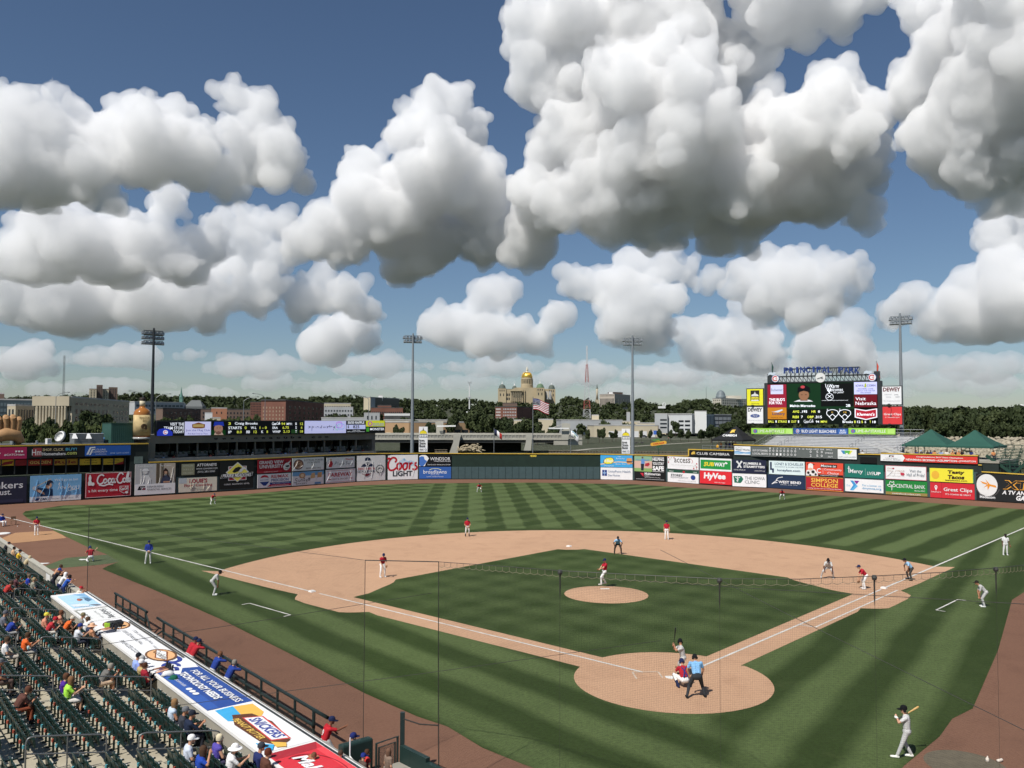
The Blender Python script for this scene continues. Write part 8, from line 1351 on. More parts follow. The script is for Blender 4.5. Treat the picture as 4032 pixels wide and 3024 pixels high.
def capsule(p0,p1,r0,r1,n=10):
    m =MB(); p0,p1 =Vector(p0),Vector(p1); d =p1-p0; L_ =max(d.length,1e-4); d =d/L_; pts,rad =[],[]
    for a in (80,55,28): pts.append(p0-d*r0*math.sin(math.radians(a))); rad.append(r0*math.cos(math.radians(a)))
    pts.append(p0); rad.append(r0); pts.append(p1); rad.append(r1)
    for a in (28,55,80): pts.append(p1+d*r1*math.sin(math.radians(a))); rad.append(r1*math.cos(math.radians(a)))
    m.tube(pts,rad,n); return m.v,m.f
def headframe(P):
    f =P['look']/np.linalg.norm(P['look']); up =V3(0,0,1); r =np.cross(f,up); r /= np.linalg.norm(r); return r,f,np.cross(r,f)
def body_mesh(P,sleeve=.6,socks=False,fat=1.0,vox=.0155,shorts=False,barelegs=False):
    """segments: (p0, p1, r0, r1, zone); zones 0 skin 1 shirt 2 trousers 3 shoes 4 eyes"""
    S =[]; k_ =lambda r: r*1.13 if r >.02 else r; add =lambda a,b,r0,r1,z: S.append((V3(*a),V3(*b),k_(r0),k_(r1),z))
    pel,ch,nk,hd =P['pelvis'],P['chest'],P['neck'],P['head']; ax =(P['shoR']-P['shoL']); ax /= np.linalg.norm(ax); hx =(P['hipR']-P['hipL']); hx /= np.linalg.norm(hx); up =(ch-pel)/np.linalg.norm(ch-pel)
    add(pel-hx*.06-up*.02,pel+hx*.06-up*.02,.125*fat,.125*fat,2)
    for s in (-1,1): add(pel+hx*.055*s+up*.10,ch+ax*.07*s-up*.02,.105*fat,.118,1)
    add(ch-ax*.10+up*.04,ch+ax*.10+up*.04,.105,.105,1); add(ch+up*.06,nk-up*.02,.075,.06,1); add(nk-up*.02,hd*.7+nk*.3,.052,.052,0)
    for sd,s in (('L',-1),('R',1)):
        sh,el,wr =P['sho'+sd],P['elb'+sd],P['wri'+sd]; add(ch+ax*.10*s+up*.06,sh,.07,.066,1); sv =sh+(el-sh)*min(1,sleeve); add(sh,sv,.064,.054,1)
        if sleeve <1: add(sv,el,.046,.042,0); add(el,wr,.041,.029,0)
        else: sv2 =el+(wr-el)*min(1,sleeve-1); add(el,sv2,.046,.038,1); add(sv2,wr,.034,.029,0)
        d =(wr-el)/np.linalg.norm(wr-el); t =P.get('hand'+sd); d =d if t is None else t; add(wr,wr+d*.075,.030,.034,0); side =np.cross(d,V3(0,.3,1)); side /= (np.linalg.norm(side)+1e-9); cv =np.cross(side,d)
        for j,(o,ln) in enumerate(((-.027,.062),(-.009,.075),(.009,.072),(.027,.055))): k0 =wr+d*.085+side*o; k1 =k0+d*ln*.6+cv*.012; add(k0,k1,.0105,.0100,0); add(k1,k1+d*ln*.35+cv*.028,.0098,.0085,0)
        th =wr+d*.03+side*.034*s; add(th,th+d*.035+side*.022*s+cv*.012,.0125,.011,0); add(th+d*.035+side*.022*s+cv*.012,th+d*.070+side*.020*s+cv*.026,.011,.009,0)
        hp,kn,an =P['hip'+sd],P['kne'+sd],P['ank'+sd]; legz =2
        if shorts: q =hp+(kn-hp)*.82; add(hp,q,.092*fat,.082,2); add(q,kn,.062,.058,0); add(kn,an+(kn-an)*.15,.056,.038,0)
        else: add(hp,kn,.088*fat,.066,2); add(kn,kn+(an-kn)*(.5 if socks else .92),.064,.054 if socks else .05,2)
        if socks: add(kn+(an-kn)*.5,an,.052,.038,3)
        toe =P.get('toe'+sd)
        if toe is None: f =V3(0,1,0) if P.get('foot'+sd) is None else P['foot'+sd]; toe =an+f*.19+V3(0,0,-.05); heel =an-f*.03+V3(0,0,-.045)
        else: heel =an+(an-kn)/np.linalg.norm(an-kn)*.02
        add(an,heel,.044,.042,3); add(heel,toe,.042,.036,3)
    r,f,u =headframe(P); V,F,o =[],[],0
    for p0,p1,r0,r1,z in S: v,fc =capsule(p0,p1,r0,r1); V += v; F += [tuple(i+o for i in q) for q in fc]; o += len(v)
    hv =ICO2[0]; hm =np.stack([r*.078,f*.096,u*.118]); v =hv @ hm+hd; V += [tuple(q) for q in v]; F += [tuple(int(i)+o for i in q) for q in ICO2[1]]; o += len(v)
    ex =[(hd+f*.04-u*.065,hd+f*.055-u*.085,.052,.040),(hd+f*.088+u*.004,hd+f*.112-u*.030,.012,.016),(hd-r*.080-u*.005,hd-r*.084-u*.03,.014,.012),(hd+r*.080-u*.005,hd+r*.084-u*.03,.014,.012)]
    for a,b,r0,r1 in ex: v,fc =capsule(a,b,r0,r1,8); V += v; F += [tuple(i+o for i in q) for q in fc]; o += len(v); S.append((a,b,r0,r1,0))
    S.append((hd-u*.03,hd+u*.03,.085,.085,0)); eyes =[hd+f*.092+u*.012+r*.032*s for s in (-1,1)]
    me =bpy.data.meshes.new('body'); me.from_pydata(V,[],F); ob =bpy.data.objects.new('body',me); md =ob.modifiers.new('r','REMESH'); md.mode ='VOXEL'; md.voxel_size =vox; sm =ob.modifiers.new('s','SMOOTH'); sm.factor =.5; sm.iterations =2
    m2 =evaluated(ob); bpy.data.objects.remove(ob); bpy.data.meshes.remove(me); n =len(m2.polygons); c =np.empty(n*3,np.float32); m2.polygons.foreach_get('center',c); c =c.reshape(n,3); best =np.full(n,9.0); zone =np.zeros(n,np.int32)
    for p0,p1,r0,r1,z in S:
        d =p1-p0; L2 =(d@d)+1e-9; t =np.clip(((c-p0)@d)/L2,0,1); dist =np.linalg.norm(c-(p0+t[:,None]*d),axis=1)-(r0+(r1-r0)*t); k =dist <best; best[k]=dist[k]; zone[k]=z
    for e_ in eyes: zone[np.linalg.norm(c-e_,axis=1) <.013]=4
    m2.materials.clear()
    for _ in range(5): m2.materials.append(None)
    m2.polygons.foreach_set('material_index',zone); m2.polygons.foreach_set('use_smooth',[True]*n); m2.update()
    return m2
def cap_mesh(kind='cap'):
    """worn over a head centred at the origin, facing +y"""
    m =MB(); n =16; prof =[(.094,-.005),(.096,.03),(.090,.07),(.070,.105),(.035,.125),(.004,.13)]; o =len(m.v)
    for rr,z in prof:
        for k in range(n): a =2*math.pi*k/n; m.v.append((rr*.92*math.cos(a),rr*1.14*math.sin(a)-.004,z+.012))
    for i in range(len(prof)-1):
        for k in range(n): m.f.append((i*n+k,i*n+(k+1) % n,(i+1)*n+(k+1) % n,(i+1)*n+k))
    if kind in ('cap','helmet'):
        o =len(m.v); top =[]
        for k in range(9): a =math.pi*(.13+.74*k/8); top.append((.088*math.cos(a),.100*math.sin(a),.022)); 
        outer =[(.086*math.cos(math.pi*(.10+.8*k/8)),.10+.105*math.sin(math.pi*(.10+.8*k/8)),.004) for k in range(9)]
        for dz in (0,-.010): m.v += [(x,y,z+dz) for x,y,z in top+outer]
        for k in range(8): m.f.append((o+k,o+k+1,o+9+k+1,o+9+k)); m.f.append((o+18+k,o+18+9+k,o+18+9+k+1,o+18+k+1)); m.f.append((o+9+k,o+9+k+1,o+27+k+1,o+27+k))
    if kind == 'helmet':
        for s in (-1,1): m.lathe([(.03,0),(.045,.03),(.05,.07)],(s*.072,-.015,-.06),8)
    if kind == 'widehat': m.lathe([(.09,.02),(.19,.005),(.20,-.005),(.19,-.008),(.09,.008)],n=20)
    return m
def hair_mesh(long=False):
    m =MB(); n =16; prof =[(.088,-.045),(.092,.0),(.090,.05),(.078,.09),(.05,.118),(.005,.128)] if not long else [(.06,-.24),(.085,-.16),(.092,-.05),(.095,.02),(.085,.08),(.05,.118),(.005,.128)]
    for rr,z in prof:
        for k in range(n): a =2*math.pi*k/n; y =rr*1.12*math.sin(a)-.018; m.v.append((rr*.96*math.cos(a),min(y,.055 if z <.05 else y),z))
    for i in range(len(prof)-1):
        for k in range(n): m.f.append((i*n+k,i*n+(k+1) % n,(i+1)*n+(k+1) % n,(i+1)*n+k))
    return m
_wear ={}
def wear(kind):
    if kind not in _wear:
        m =hair_mesh(kind == 'longhair') if 'hair' in kind else cap_mesh(kind); me =bpy.data.meshes.new(kind); me.from_pydata(m.v,[],m.f); me.update(); me.polygons.foreach_set('use_smooth',[True]*len(me.polygons)); me.materials.append(None); _wear[kind]=me
    return _wear[kind]
def cloth_mat(h): c =tuple(v*1.08 for v in rgb(h)); return M('cloth_'+h.lstrip('#'),c,rough=.85,var=.10,scale=9,bump=.25,bscale=14,spec=.15)
def skin_mat(h): return M('skin_'+h.lstrip('#'),tuple(v*1.0 for v in rgb(h)),rough=.55,var=.06,scale=14,spec=.3)
_bod ={}
def person(label,loc,heading,P,key=None,shirt='#b02a34',pants='#dcdcda',shoes='#22242a',skin=0,head=('cap','#20294a'),sc_=1.0,group=None,sleeve=.6,socks=False,fat=1.0,shorts=False,glove=None,belt=None,hair2=None,vox=.0155):
    """heading: world direction the person faces"""
    kk =(key,sleeve,socks,fat,shorts)
    me =_bod.get(kk) if key else None
    if me is None: me =body_mesh(P,sleeve,socks,fat,vox,shorts); _bod[kk]=me
    e =bpy.data.objects.new('person',me); COL.objects.link(e); e.location =loc; e.rotation_euler =(0,0,math.atan2(-heading[0],heading[1])); e.scale =(sc_,)*3; setp(e,label,'person',group)
    mats =[skin_mat(SKIN[skin]),cloth_mat(shirt),cloth_mat(pants),cloth_mat(shoes),M('eye_dark',(.02,.015,.012),var=0)]
    for s_,m_ in zip(e.material_slots,mats): s_.link ='OBJECT'; s_.material =m_
    r,f,u =headframe(P); hm =Matrix((Vector(r),Vector(f),Vector(u))).transposed().to_4x4(); hm.translation =Vector(P['head']); hm =hm @ Matrix.Scale(1.08,4)
    def put(kind,col):
        o =link({'widehat': 'hat','shorthair': 'hair','longhair': 'hair'}.get(kind,kind),wear(kind),e); o.matrix_local =hm; o.material_slots[0].link ='OBJECT'; o.material_slots[0].material =cloth_mat(col)
    if head: put(*head)
    if hair2: put(*hair2)
    if glove:
        w =P['wri'+glove]; d =w-P['elb'+glove]; d /= np.linalg.norm(d); m =MB(); c =w+d*.09
        for k in range(5): a =-.9+.45*k; dr =d*math.cos(a)+np.cross(d,V3(1,.2,0))*math.sin(a)*.8; q =c+dr*.02; m.tube([tuple(q),tuple(q+dr*.09),tuple(q+dr*.15+V3(0,.03,0))],[.05,.036,.014],7)
        m.build('glove',M('glove_leather',(.22,.11,.05) if glove == 'L' else (.05,.035,.03),rough=.6),e,smooth=True)
    if belt:
        pel =P['pelvis']; up =P['chest']-pel; up /= np.linalg.norm(up); q =pel+up*.065; m =MB(); m.tube([tuple(q-up*.018),tuple(q+up*.018)],.001,18,False); hx =P['hipR']-P['hipL']; hx /= np.linalg.norm(hx); fy =np.cross(up,hx); n =18
        m.v =[tuple(q+up*s_*.02+hx*(.168*fat)*math.cos(2*math.pi*k/n)+fy*(.124*fat)*math.sin(2*math.pi*k/n)) for s_ in (-1,1) for k in range(n)]; m.build('belt',cloth_mat(belt),e)
    return e
def number(e,P,txt,col,z=.02,size=.22,back=True):
    """number sewn on the back of a shirt"""
    ch,pel =P['chest'],P['pelvis']; up =(ch-pel)/np.linalg.norm(ch-pel); ax =P['shoR']-P['shoL']; ax /= np.linalg.norm(ax); nb =np.cross(ax,up); nb =nb if nb[1] <0 else -nb; c =ch-up*.10+nb*.135
    sg =1 if np.cross(up,ax)@nb <0 else -1
    v,f,a =glyphs(txt,.02); w =size*a; me =bpy.data.meshes.new('shirt_number'); me.from_pydata([tuple(c+ax*(p[0]-.5)*w*sg*-1*-1+up*(p[1]-.5)*size) for p in v],[],f); me.update(); me.materials.append(cloth_mat(col)); return link('shirt_number',me,e)
def bat(label,p,q,col='#c9a15f',grip=None):
    p,q =Vector(p),Vector(q); e =empty('baseball_bat',p,0,label,'bat'); d =q-p; L_ =d.length; m =MB(); m.tube([p,p+d*.012,p+d*.02,p+d*.35,p+d*.62,p+d*.78,p+d*.97,q],[.024,.024,.0135,.0145,.022,.031,.033,.02],12); m.build('barrel',M('bat_'+col.lstrip('#'),rgb(col),rough=.35),e,smooth=True,world=True)
    if grip: m =MB(); m.tube([p+d*.02,p+d*.34],.0165,10); m.build('grip',cloth_mat(grip),e,smooth=True,world=True)
    return e
def gxy(x,y,z=0.0): p =G(x,y); return Vector((p.x,p.y,z))
def toward(p,q): d =Vector(q)-Vector(p); return (d.x,d.y)
HOME =Vector((0,0,0)); RED,WHITE,GREY,NAVY_ ='#a82433','#e2e1de','#b4b4b2','#1d2645'
READY =fold(.80,-.18,.75,.30,.12); KNEES =fold(.86,-.20,.72,.17,.10)
# --- home team in the field
HT =dict(shirt=RED,pants=WHITE,shoes='#c9c8c6')
p =gxy(1840,2112,.016); person('shortstop in red jersey standing on the clay edge',p,toward(p,HOME),pose(kneL=(-.16,.06,.50),kneR=(.16,.06,.50),ankL=(-.19,-.02,.09),ankR=(.19,-.02,.09),wriL=(-.16,.22,.98),wriR=(.16,.22,.98),elbL=(-.28,.04,1.14),elbR=(.28,.04,1.14)),glove='L',belt='#20294a',shirt=RED,pants='#c9c8c4',shoes='#20242c',socks=True,skin=1)
p =gxy(2625,2125,.016); person('second baseman in red jersey and long white trousers',p,toward(p,HOME),pose(wriL=(-.26,.10,.92),ankL=(-.15,0,.09),ankR=(.15,0,.09)),glove='L',belt='#20294a',skin=1,**HT)
p =gxy(1506,2274,.016); P3 =pose(pelvis=(0,-.06,.94),chest=(0,.04,1.31),neck=(0,.10,1.46),head=(.0,.16,1.61),look=(.5,1,-.1),shoL=(-.19,.06,1.38),shoR=(.19,.06,1.38),elbL=(-.24,.10,1.12),elbR=(.24,.10,1.12),wriL=(-.18,.26,.94),wriR=(.18,.26,.94),kneL=(-.16,.04,.50),kneR=(.16,.06,.50),ankL=(-.20,-.04,.09),ankR=(.19,0,.09)); person('third baseman in red jersey leaning in with a tan glove',p,toward(p,HOME),P3,glove='L',belt='#20294a',**HT)
p =gxy(2378,2316,.27); PP =pose(pelvis=(0,-.04,.90),chest=(0,-.10,1.28),neck=(0,-.10,1.44),head=(0,-.06,1.60),look=(-.5,1,0),shoL=(-.19,-.08,1.35),shoR=(.19,-.10,1.35),elbL=(-.22,.14,1.16),elbR=(.22,.12,1.14),wriL=(-.03,.28,1.06),wriR=(.05,.27,1.04),hipL=(-.10,-.03,.87),hipR=(.10,-.04,.87),kneL=(-.13,.26,.52),kneR=(.13,.06,.48),ankL=(-.16,.26,.09),ankR=(.14,-.18,.09)); e =person('pitcher in red jersey turned sideways on the mound',p,(-1,-.25),PP,glove='L',belt='#20294a',**HT)
p =gxy(3400,2320,.016); P1 =fold(.93,-.16,.62,.14,.03); P1.update(wriL=V3(-.14,.30,.66),wriR=V3(.14,.30,.66),elbL=V3(-.22,.26,.92),elbR=V3(.22,.26,.92)); person('first baseman in red jersey bent forward beside the base',p,(-1,.15),P1,glove='L',belt='#20294a',**HT)
p =gxy(1887,1938); person('centre fielder in red jersey far out in front of the batter\'s eye',p,toward(p,HOME),READY,'ready',glove='L',**HT)
p =gxy(838,1985); person('left fielder in red jersey bent over near the floor-covering banner',p,(.8,-.6),READY,'ready',glove='L',**HT)
p =gxy(3080,1966); person('right fielder in red jersey crouching under the navy insurance banner',p,toward(p,HOME),READY,'ready',glove='L',skin=3,**HT)
# catcher and plate umpire
p =gxy(2692,2706,.016); PC =pose(pelvis=(0,-.12,.36),chest=(0,.06,.72),neck=(0,.14,.86),head=(0,.20,1.01),shoL=(-.20,.08,.80),shoR=(.20,.08,.80),elbL=(-.30,.20,.60),elbR=(.29,.18,.58),wriL=(-.18,.44,.62),wriR=(.20,.30,.42),hipL=(-.11,-.10,.34),hipR=(.11,-.10,.34),kneL=(-.32,.28,.46),kneR=(.32,.28,.46),ankL=(-.26,-.06,.09),ankR=(.26,-.06,.09)); e =person('catcher in red jersey squatting behind home plate',p,(-.15,1),PC,shirt=RED,pants=WHITE,shoes='#20294a',head=('helmet','#232b50'),glove='L',socks=True,belt='#20294a'); number(e,PC,'2','#2c3a7c',size=.16)
for nm,a,b in (('shin_guard','kneL','ankL'),('shin_guard','kneR','ankR')): m =MB(); m.tube([tuple(PC[a]+V3(0,.05,.02)),tuple((PC[a]+PC[b])/2+V3(0,.05,0)),tuple(PC[b]+V3(0,.06,-.01))],[.075,.07,.055],9); m.build(nm,cloth_mat('#20294a'),e,smooth=True)
for s in (-1,1): MB().tube([tuple(PC['chest']+V3(s*.10,-.06,.12)),tuple(PC['chest']+V3(0,-.16,-.02)),tuple(PC['pelvis']+V3(-s*.10,-.13,.12))],.022,6).build('harness_strap',cloth_mat('#2c3a7c'),e)
p =gxy(2742,2748,.016); PU =pose(pelvis=(0,-.10,.90),chest=(0,.06,1.26),neck=(0,.15,1.40),head=(0,.22,1.54),shoL=(-.22,.09,1.35),shoR=(.22,.09,1.35),elbL=(-.33,.14,1.08),elbR=(.33,.14,1.08),wriL=(-.26,.16,.84),wriR=(.27,.16,.82),hipL=(-.12,-.08,.88),hipR=(.12,-.08,.88),kneL=(-.27,.08,.48),kneR=(.26,.10,.48),ankL=(-.40,-.08,.09),ankR=(.36,.02,.09)); person('plate umpire in light blue shirt bending behind the catcher',p,(0,1),PU,shirt='#7fb0da',pants='#34373b',shoes='#1b1c1e',head=('helmet','#1a1b1d'),fat=1.1,belt='#1b1c1e',skin=1,sc_=1.02)
UM =dict(shirt='#8db2d0',pants='#3a3733',shoes='#222222',head=('cap','#1b1d22'))
p =gxy(2433,2183,.02); PK =fold(.88,-.16,.66,.26,.06); person('base umpire in light blue shirt stooping behind the mound',p,(-.15,-1),PK,'stoop',skin=3,**UM)
p =gxy(3580,2285,.016); person('base umpire in light blue shirt stooping on the foul line past first base',p,(-1,.1),PK,'stoop',skin=2,**UM)
# visiting team
VT =dict(shirt='#b9b8b4',pants='#b6b5b2')
p =gxy(2700,2660,.016); PB =pose(pelvis=(0,-.04,.88),chest=(0,.04,1.22),neck=(0,.06,1.38),head=(.05,.08,1.53),look=(1,.25,-.05),shoL=(-.19,.06,1.29),shoR=(.19,.08,1.29),elbL=(-.24,.30,1.22),elbR=(.16,.32,1.18),wriL=(-.16,.36,1.40),wriR=(-.10,.38,1.36),hipL=(-.11,-.03,.85),hipR=(.11,-.03,.85),kneL=(-.28,.10,.48),kneR=(.26,.10,.48),ankL=(-.40,-.04,.09),ankR=(.38,-.04,.09)); pb_ =Vector((.55,.35,.016)); hd_ =(-1,.1); e =person('left-handed batter in grey with a black helmet waiting at the plate',pb_,hd_,PB,shoes='#1b1c1e',head=('helmet','#15161a'),belt='#1b1c1e',skin=1,**VT)
rz =Matrix.Rotation(math.atan2(-hd_[0],hd_[1]),4,'Z'); w_ =pb_+rz @ Vector(PB['wriL']+V3(.02,.05,.04)); bat('black bat held upright by the batter at the plate',w_+Vector((0,0,-.10)),w_+Vector((.10,-.06,.78)),'#20201f')
p =gxy(3262,2278,.016); PR_ =fold(.80,-.16,.62,.30,.10); PR_.update(wriL=V3(-.26,.26,.50),wriR=V3(.24,.30,.56),elbL=V3(-.28,.26,.80),elbR=V3(.30,.20,.82),ankR=V3(.50,-.08,.09),kneR=V3(.36,.12,.50)); person('runner in grey with a black helmet leading off first base',p,(-.45,-1),PR_,head=('helmet','#17181b'),shoes='#c9c9c4',skin=3,belt='#1b1c1e',**VT)
p =gxy(845,2344,.01); PCO =fold(.93,-.16,.70,.13,.03); PCO.update(wriL=V3(-.12,.18,.60),wriR=V3(.12,.18,.60),elbL=V3(-.20,.22,.88),elbR=V3(.20,.22,.88),kneL=V3(-.12,.06,.51),kneR=V3(.12,.06,.51)); person('third-base coach in grey bent over with hands on knees',p,(1,.25),PCO,'coach',shoes='#dcdcd8',head=('helmet','#1b1715'),belt='#222222',skin=2,**VT)
p =gxy(3870,2390,.01); person('first-base coach in grey bent over with hands on knees',p,(-1,.35),PCO,'coach',shoes='#dcdcd8',head=('cap','#2a2622'),belt='#222222',skin=1,**VT)
p =gxy(3960,2186,.01); person('visiting reliever in grey standing beyond the right-field line with his glove',p,(-.3,-1),pose(elbL=(-.27,0,1.14),wriL=(-.30,.10,.92),kneL=(-.10,.02,.51),ankL=(-.12,0,.09),kneR=(.16,.05,.51),ankR=(.20,.05,.09)),shirt='#d6d5d2',pants='#cfcecb',shoes='#e0dfdc',head=('cap','#2a2422'),glove='L',skin=3,belt='#222222')
# on-deck hitter at the lower right
p =gxy(3570,2985,.012); PO =pose(pelvis=(0,-.02,.92),chest=(0,.0,1.29),neck=(0,.03,1.45),head=(0,.07,1.61),look=(-.1,1,.0),shoL=(-.19,.03,1.37),shoR=(.19,-.01,1.37),elbL=(-.22,.24,1.22),elbR=(.24,.12,1.10),wriL=(-.02,.28,1.30),wriR=(.06,.26,1.26),hipL=(-.10,0,.89),hipR=(.10,-.02,.89),kneL=(-.13,.14,.50),kneR=(.13,.06,.49),ankL=(-.14,.30,.09),ankR=(.14,-.16,.09)); hd_ =(-1,.42); e =person('on-deck hitter in grey resting a bat on his shoulder',p,hd_,PO,shirt='#c9c8c5',pants='#b9b8b6',shoes='#e6e4da',head=('helmet','#141518'),belt='#17181b',skin=0,sc_=1.0)
for sd in 'LR': m =MB(); w_ =PO['wri'+sd]; m.tube([tuple(w_-V3(0,.03,.03)),tuple(w_+V3(-.02,.03,.03)),tuple(w_+V3(-.03,.08,.05))],[.040,.048,.032],9); m.build('batting_glove',cloth_mat('#e9e8e4'),e,smooth=True)
rz =Matrix.Rotation(math.atan2(-hd_[0],hd_[1]),4,'Z'); w_ =p+rz @ Vector((.0,.31,1.22)); bat('pale wooden bat resting on the on-deck hitter\'s shoulder',w_,p+rz @ Vector((.20,-.42,1.70)),'#cfa765','#3a3b3d')
for lab,x,y,kind in (('small white spray bottle lying beside the on-deck mat',3888,3002,0),('small white rosin bag lying beside the on-deck mat',3937,3001,1)):
    p =gxy(x,y,.012); e =empty('field_item',p,.4,lab,'bottle' if not kind else 'rosin bag'); mt =M('item_white',(.75,.66,.56),rough=.6); (MB().tube([(-.12,0,.05),(.10,0,.05),(.14,0,.06)],[.05,.05,.02],8) if kind else MB().tube([(0,0,0),(0,0,.12),(.01,0,.16),(.01,0,.20)],[.06,.055,.022,.018],9)).build('bag' if kind else 'bottle',mt,e,smooth=True)
# bullpen group by the left-field line
p =gxy(143,2108,.012); person('bullpen pitcher in red jersey and white trousers with a dark glove',p,(.7,-1),pose(elbL=(-.27,.02,1.15),wriL=(-.24,.12,.93),elbR=(.29,.08,1.17),wriR=(.12,.22,1.16)),glove='L',belt='#20294a',**HT)
p =gxy(355,2212,.012); PBC =pose(pelvis=(0,-.08,.42),chest=(0,.0,.80),neck=(0,.06,.95),head=(0,.12,1.10),shoL=(-.19,.02,.88),shoR=(.19,.02,.88),elbL=(-.30,.16,.70),elbR=(.34,.20,.78),wriL=(-.20,.36,.74),wriR=(.52,.34,.92),hipL=(-.10,-.06,.40),hipR=(.10,-.06,.40),kneL=(-.20,.22,.12),kneR=(.22,.30,.44),ankL=(-.20,-.22,.08),ankR=(.24,.10,.09)); person('bullpen catcher in red vest and blue sleeves kneeling on the turf strip',p,(-.75,1),PBC,shirt='#a32b36',pants=WHITE,shoes='#cfcfcc',head=('helmet','#2a3b6a'),glove='L')
p =gxy(585,2219,.01); person('player in blue pullover standing on the grass behind third base',p,(.3,-1),pose(wriL=(-.05,.24,1.00),wriR=(.05,.24,1.00),elbL=(-.27,.06,1.14),elbR=(.27,.06,1.14),kneR=(.18,.04,.51),ankR=(.24,.02,.09),ankL=(-.14,0,.09)),shirt='#27398c',pants='#c3c2be',shoes='#dcdcd8',sleeve=1.8,glove='R')
def chair(label,x,y,rz_):
    p =gxy(x,y,.004); e =empty('folding_chair',p,rz_,label,'chair','folding chairs by the bullpen'); mt =M('brown_chair',(.20,.12,.07),rough=.6)
    MB().box(-.23,.23,-.22,.22,.42,.45).build('seat',mt,e); MB().box(-.23,.23,-.24,-.21,.58,.86).build('backrest',mt,e)
    for sx_ in (-.22,.22): MB().bar((sx_,-.22,0),(sx_,-.23,.88),.03).build('leg',mt,e); MB().bar((sx_,.20,0),(sx_,.14,.44),.03).build('leg',mt,e)
chair('empty brown folding chair beside the foul line',54,2066,math.radians(-140)); chair('brown folding chair under the seated bullpen player',8,2072,math.radians(-120))
p =gxy(8,2072,.0); person('bullpen player in blue pullover sitting on a chair by the foul line',p,(.85,-.5),sitting(.02),'sit',shirt='#27398c',pants=WHITE,shoes='#22242a',sleeve=1.8); 
for lab,x,y in (('lone white ball on the track near the empty chair',69,2074),('lone white ball on the track near the bullpen pitcher',118,2075)):
    e =MB().lathe([(.012,0),(.035,.012),(.045,.04),(.035,.068),(.012,.08)],n=10).build('baseball',M_BASE,None,smooth=True); e.location =gxy(x,y,.003); setp(e,lab,'ball','loose balls by the bullpen')
# players along the dugout rail
def at_rail(s,n_=NR_-.35,z=-.35): q =TS*s+NS*n_; return Vector((q.x,q.y,z))
LEAN =pose(pelvis=(0,-.16,.96),chest=(0,.04,1.30),neck=(0,.12,1.44),head=(0,.19,1.58),look=(0,1,-.15),shoL=(-.20,.08,1.38),shoR=(.20,.08,1.38),elbL=(-.30,.30,1.34),elbR=(.30,.30,1.34),wriL=(-.10,.40,1.36),wriR=(.10,.42,1.36),hipL=(-.10,-.15,.93),hipR=(.10,-.15,.93),kneL=(-.12,-.08,.50),kneR=(.13,-.02,.50),ankL=(-.13,-.12,.09),ankR=(.14,-.02,.09))
def s_at(x,y,z): return G(x,y,z).dot(TS)
for i,(x,y,sh,hd_,lab,sk) in enumerate([(738,2540,'#b42a35',('cap','#20294a'),'player in red leaning on the rail, half hidden by a teammate',2),(752,2548,'#b42a35',('cap','#20294a'),'player in red with blue sleeves leaning on the rail',1),(838,2598,'#2a4290',('shorthair','#7a5238'),'reddish-haired man in blue leaning on the dugout rail',0),(884,2634,'#2a4290',('shorthair','#8c867c'),'bald-topped man in blue leaning on the dugout rail',0)]):
    person(lab,at_rail(s_at(x,y,1.05)),(NS.x*.8+.1,NS.y),LEAN,'lean',shirt=sh,pants='#c9c8c6',shoes='#22242a',head=hd_,skin=sk,sleeve=1.5,group='men leaning on the dugout rail')
p =at_rail(s_at(1228,2890,.9),-15.75,-.38); PL =pose(pelvis=(0,-.10,.92),chest=(0,.02,1.28),neck=(0,.10,1.42),head=(0,.17,1.57),look=(.3,1,-.1),shoL=(-.20,.06,1.36),shoR=(.20,.06,1.36),elbL=(-.30,.24,1.24),elbR=(.28,.30,1.32),wriL=(-.16,.36,1.10),wriR=(.22,.54,1.36),kneL=(-.14,.10,.50),kneR=(.14,.24,.52),ankL=(-.15,-.04,.09),ankR=(.16,.20,.09)); e =person('player in red jersey number nine standing at the end of the dugout rail',p,(NS.x+.15,NS.y-.1),PL,shirt='#b0262f',pants='#bdbcb9',shoes='#dcdcd8',skin=2,sleeve=.7); number(e,PL,'9','#e4e1dd',size=.2)
p =at_rail(-.05,-15.9,-.4); person('man in blue pullover and cap behind the padded dugout end',p,(NS.x,NS.y),pose(),'stand',shirt='#27398c',pants='#c9c8c6',head=('cap','#232c60'),sleeve=1.8)
for i,(s,n_,sh,hd_,lab) in enumerate([(-.75,-17.6,'#8c8f92',('shorthair','#6b4a36'),'brown-haired child peeping over the near end of the dugout roof'),(-1.1,-16.9,'#5d6064',('shorthair','#4a3a30'),'dark-haired child by the white pole near the gate'),(-1.55,-16.25,'#c23a36',('shorthair','#4a3122'),'boy in a red vest beside the gate'),(-1.75,-16.5,'#5a4a42',('cap','#27357c'),'child in a blue cap beside the gate'),(-1.9,-15.7,'#7d6a5c',('longhair','#6b5040'),'fair-haired child beside the gate ledge')]):
    q =TS*s+NS*n_; person(lab,Vector((q.x,q.y,.1)),(NS.x,NS.y),pose(),'stand',shirt=sh,pants='#4a4a52',head=hd_,sc_=.74,shorts=False,sleeve=.2 if i == 2 else .6)
e =empty('white_pole',TS*-1.15+NS*-16.6,0,'thin white pole and rail by the dugout end','pole'); MB().tube([(0,0,-.2),(0,0,1.75)],.022,6).build('shaft',M_WHT,e); MB().tube([(0,0,1.2),tuple(TS*-1.5+Vector((0,0,.75)))],.018,6).build('cross_rail',M_WHT,e)
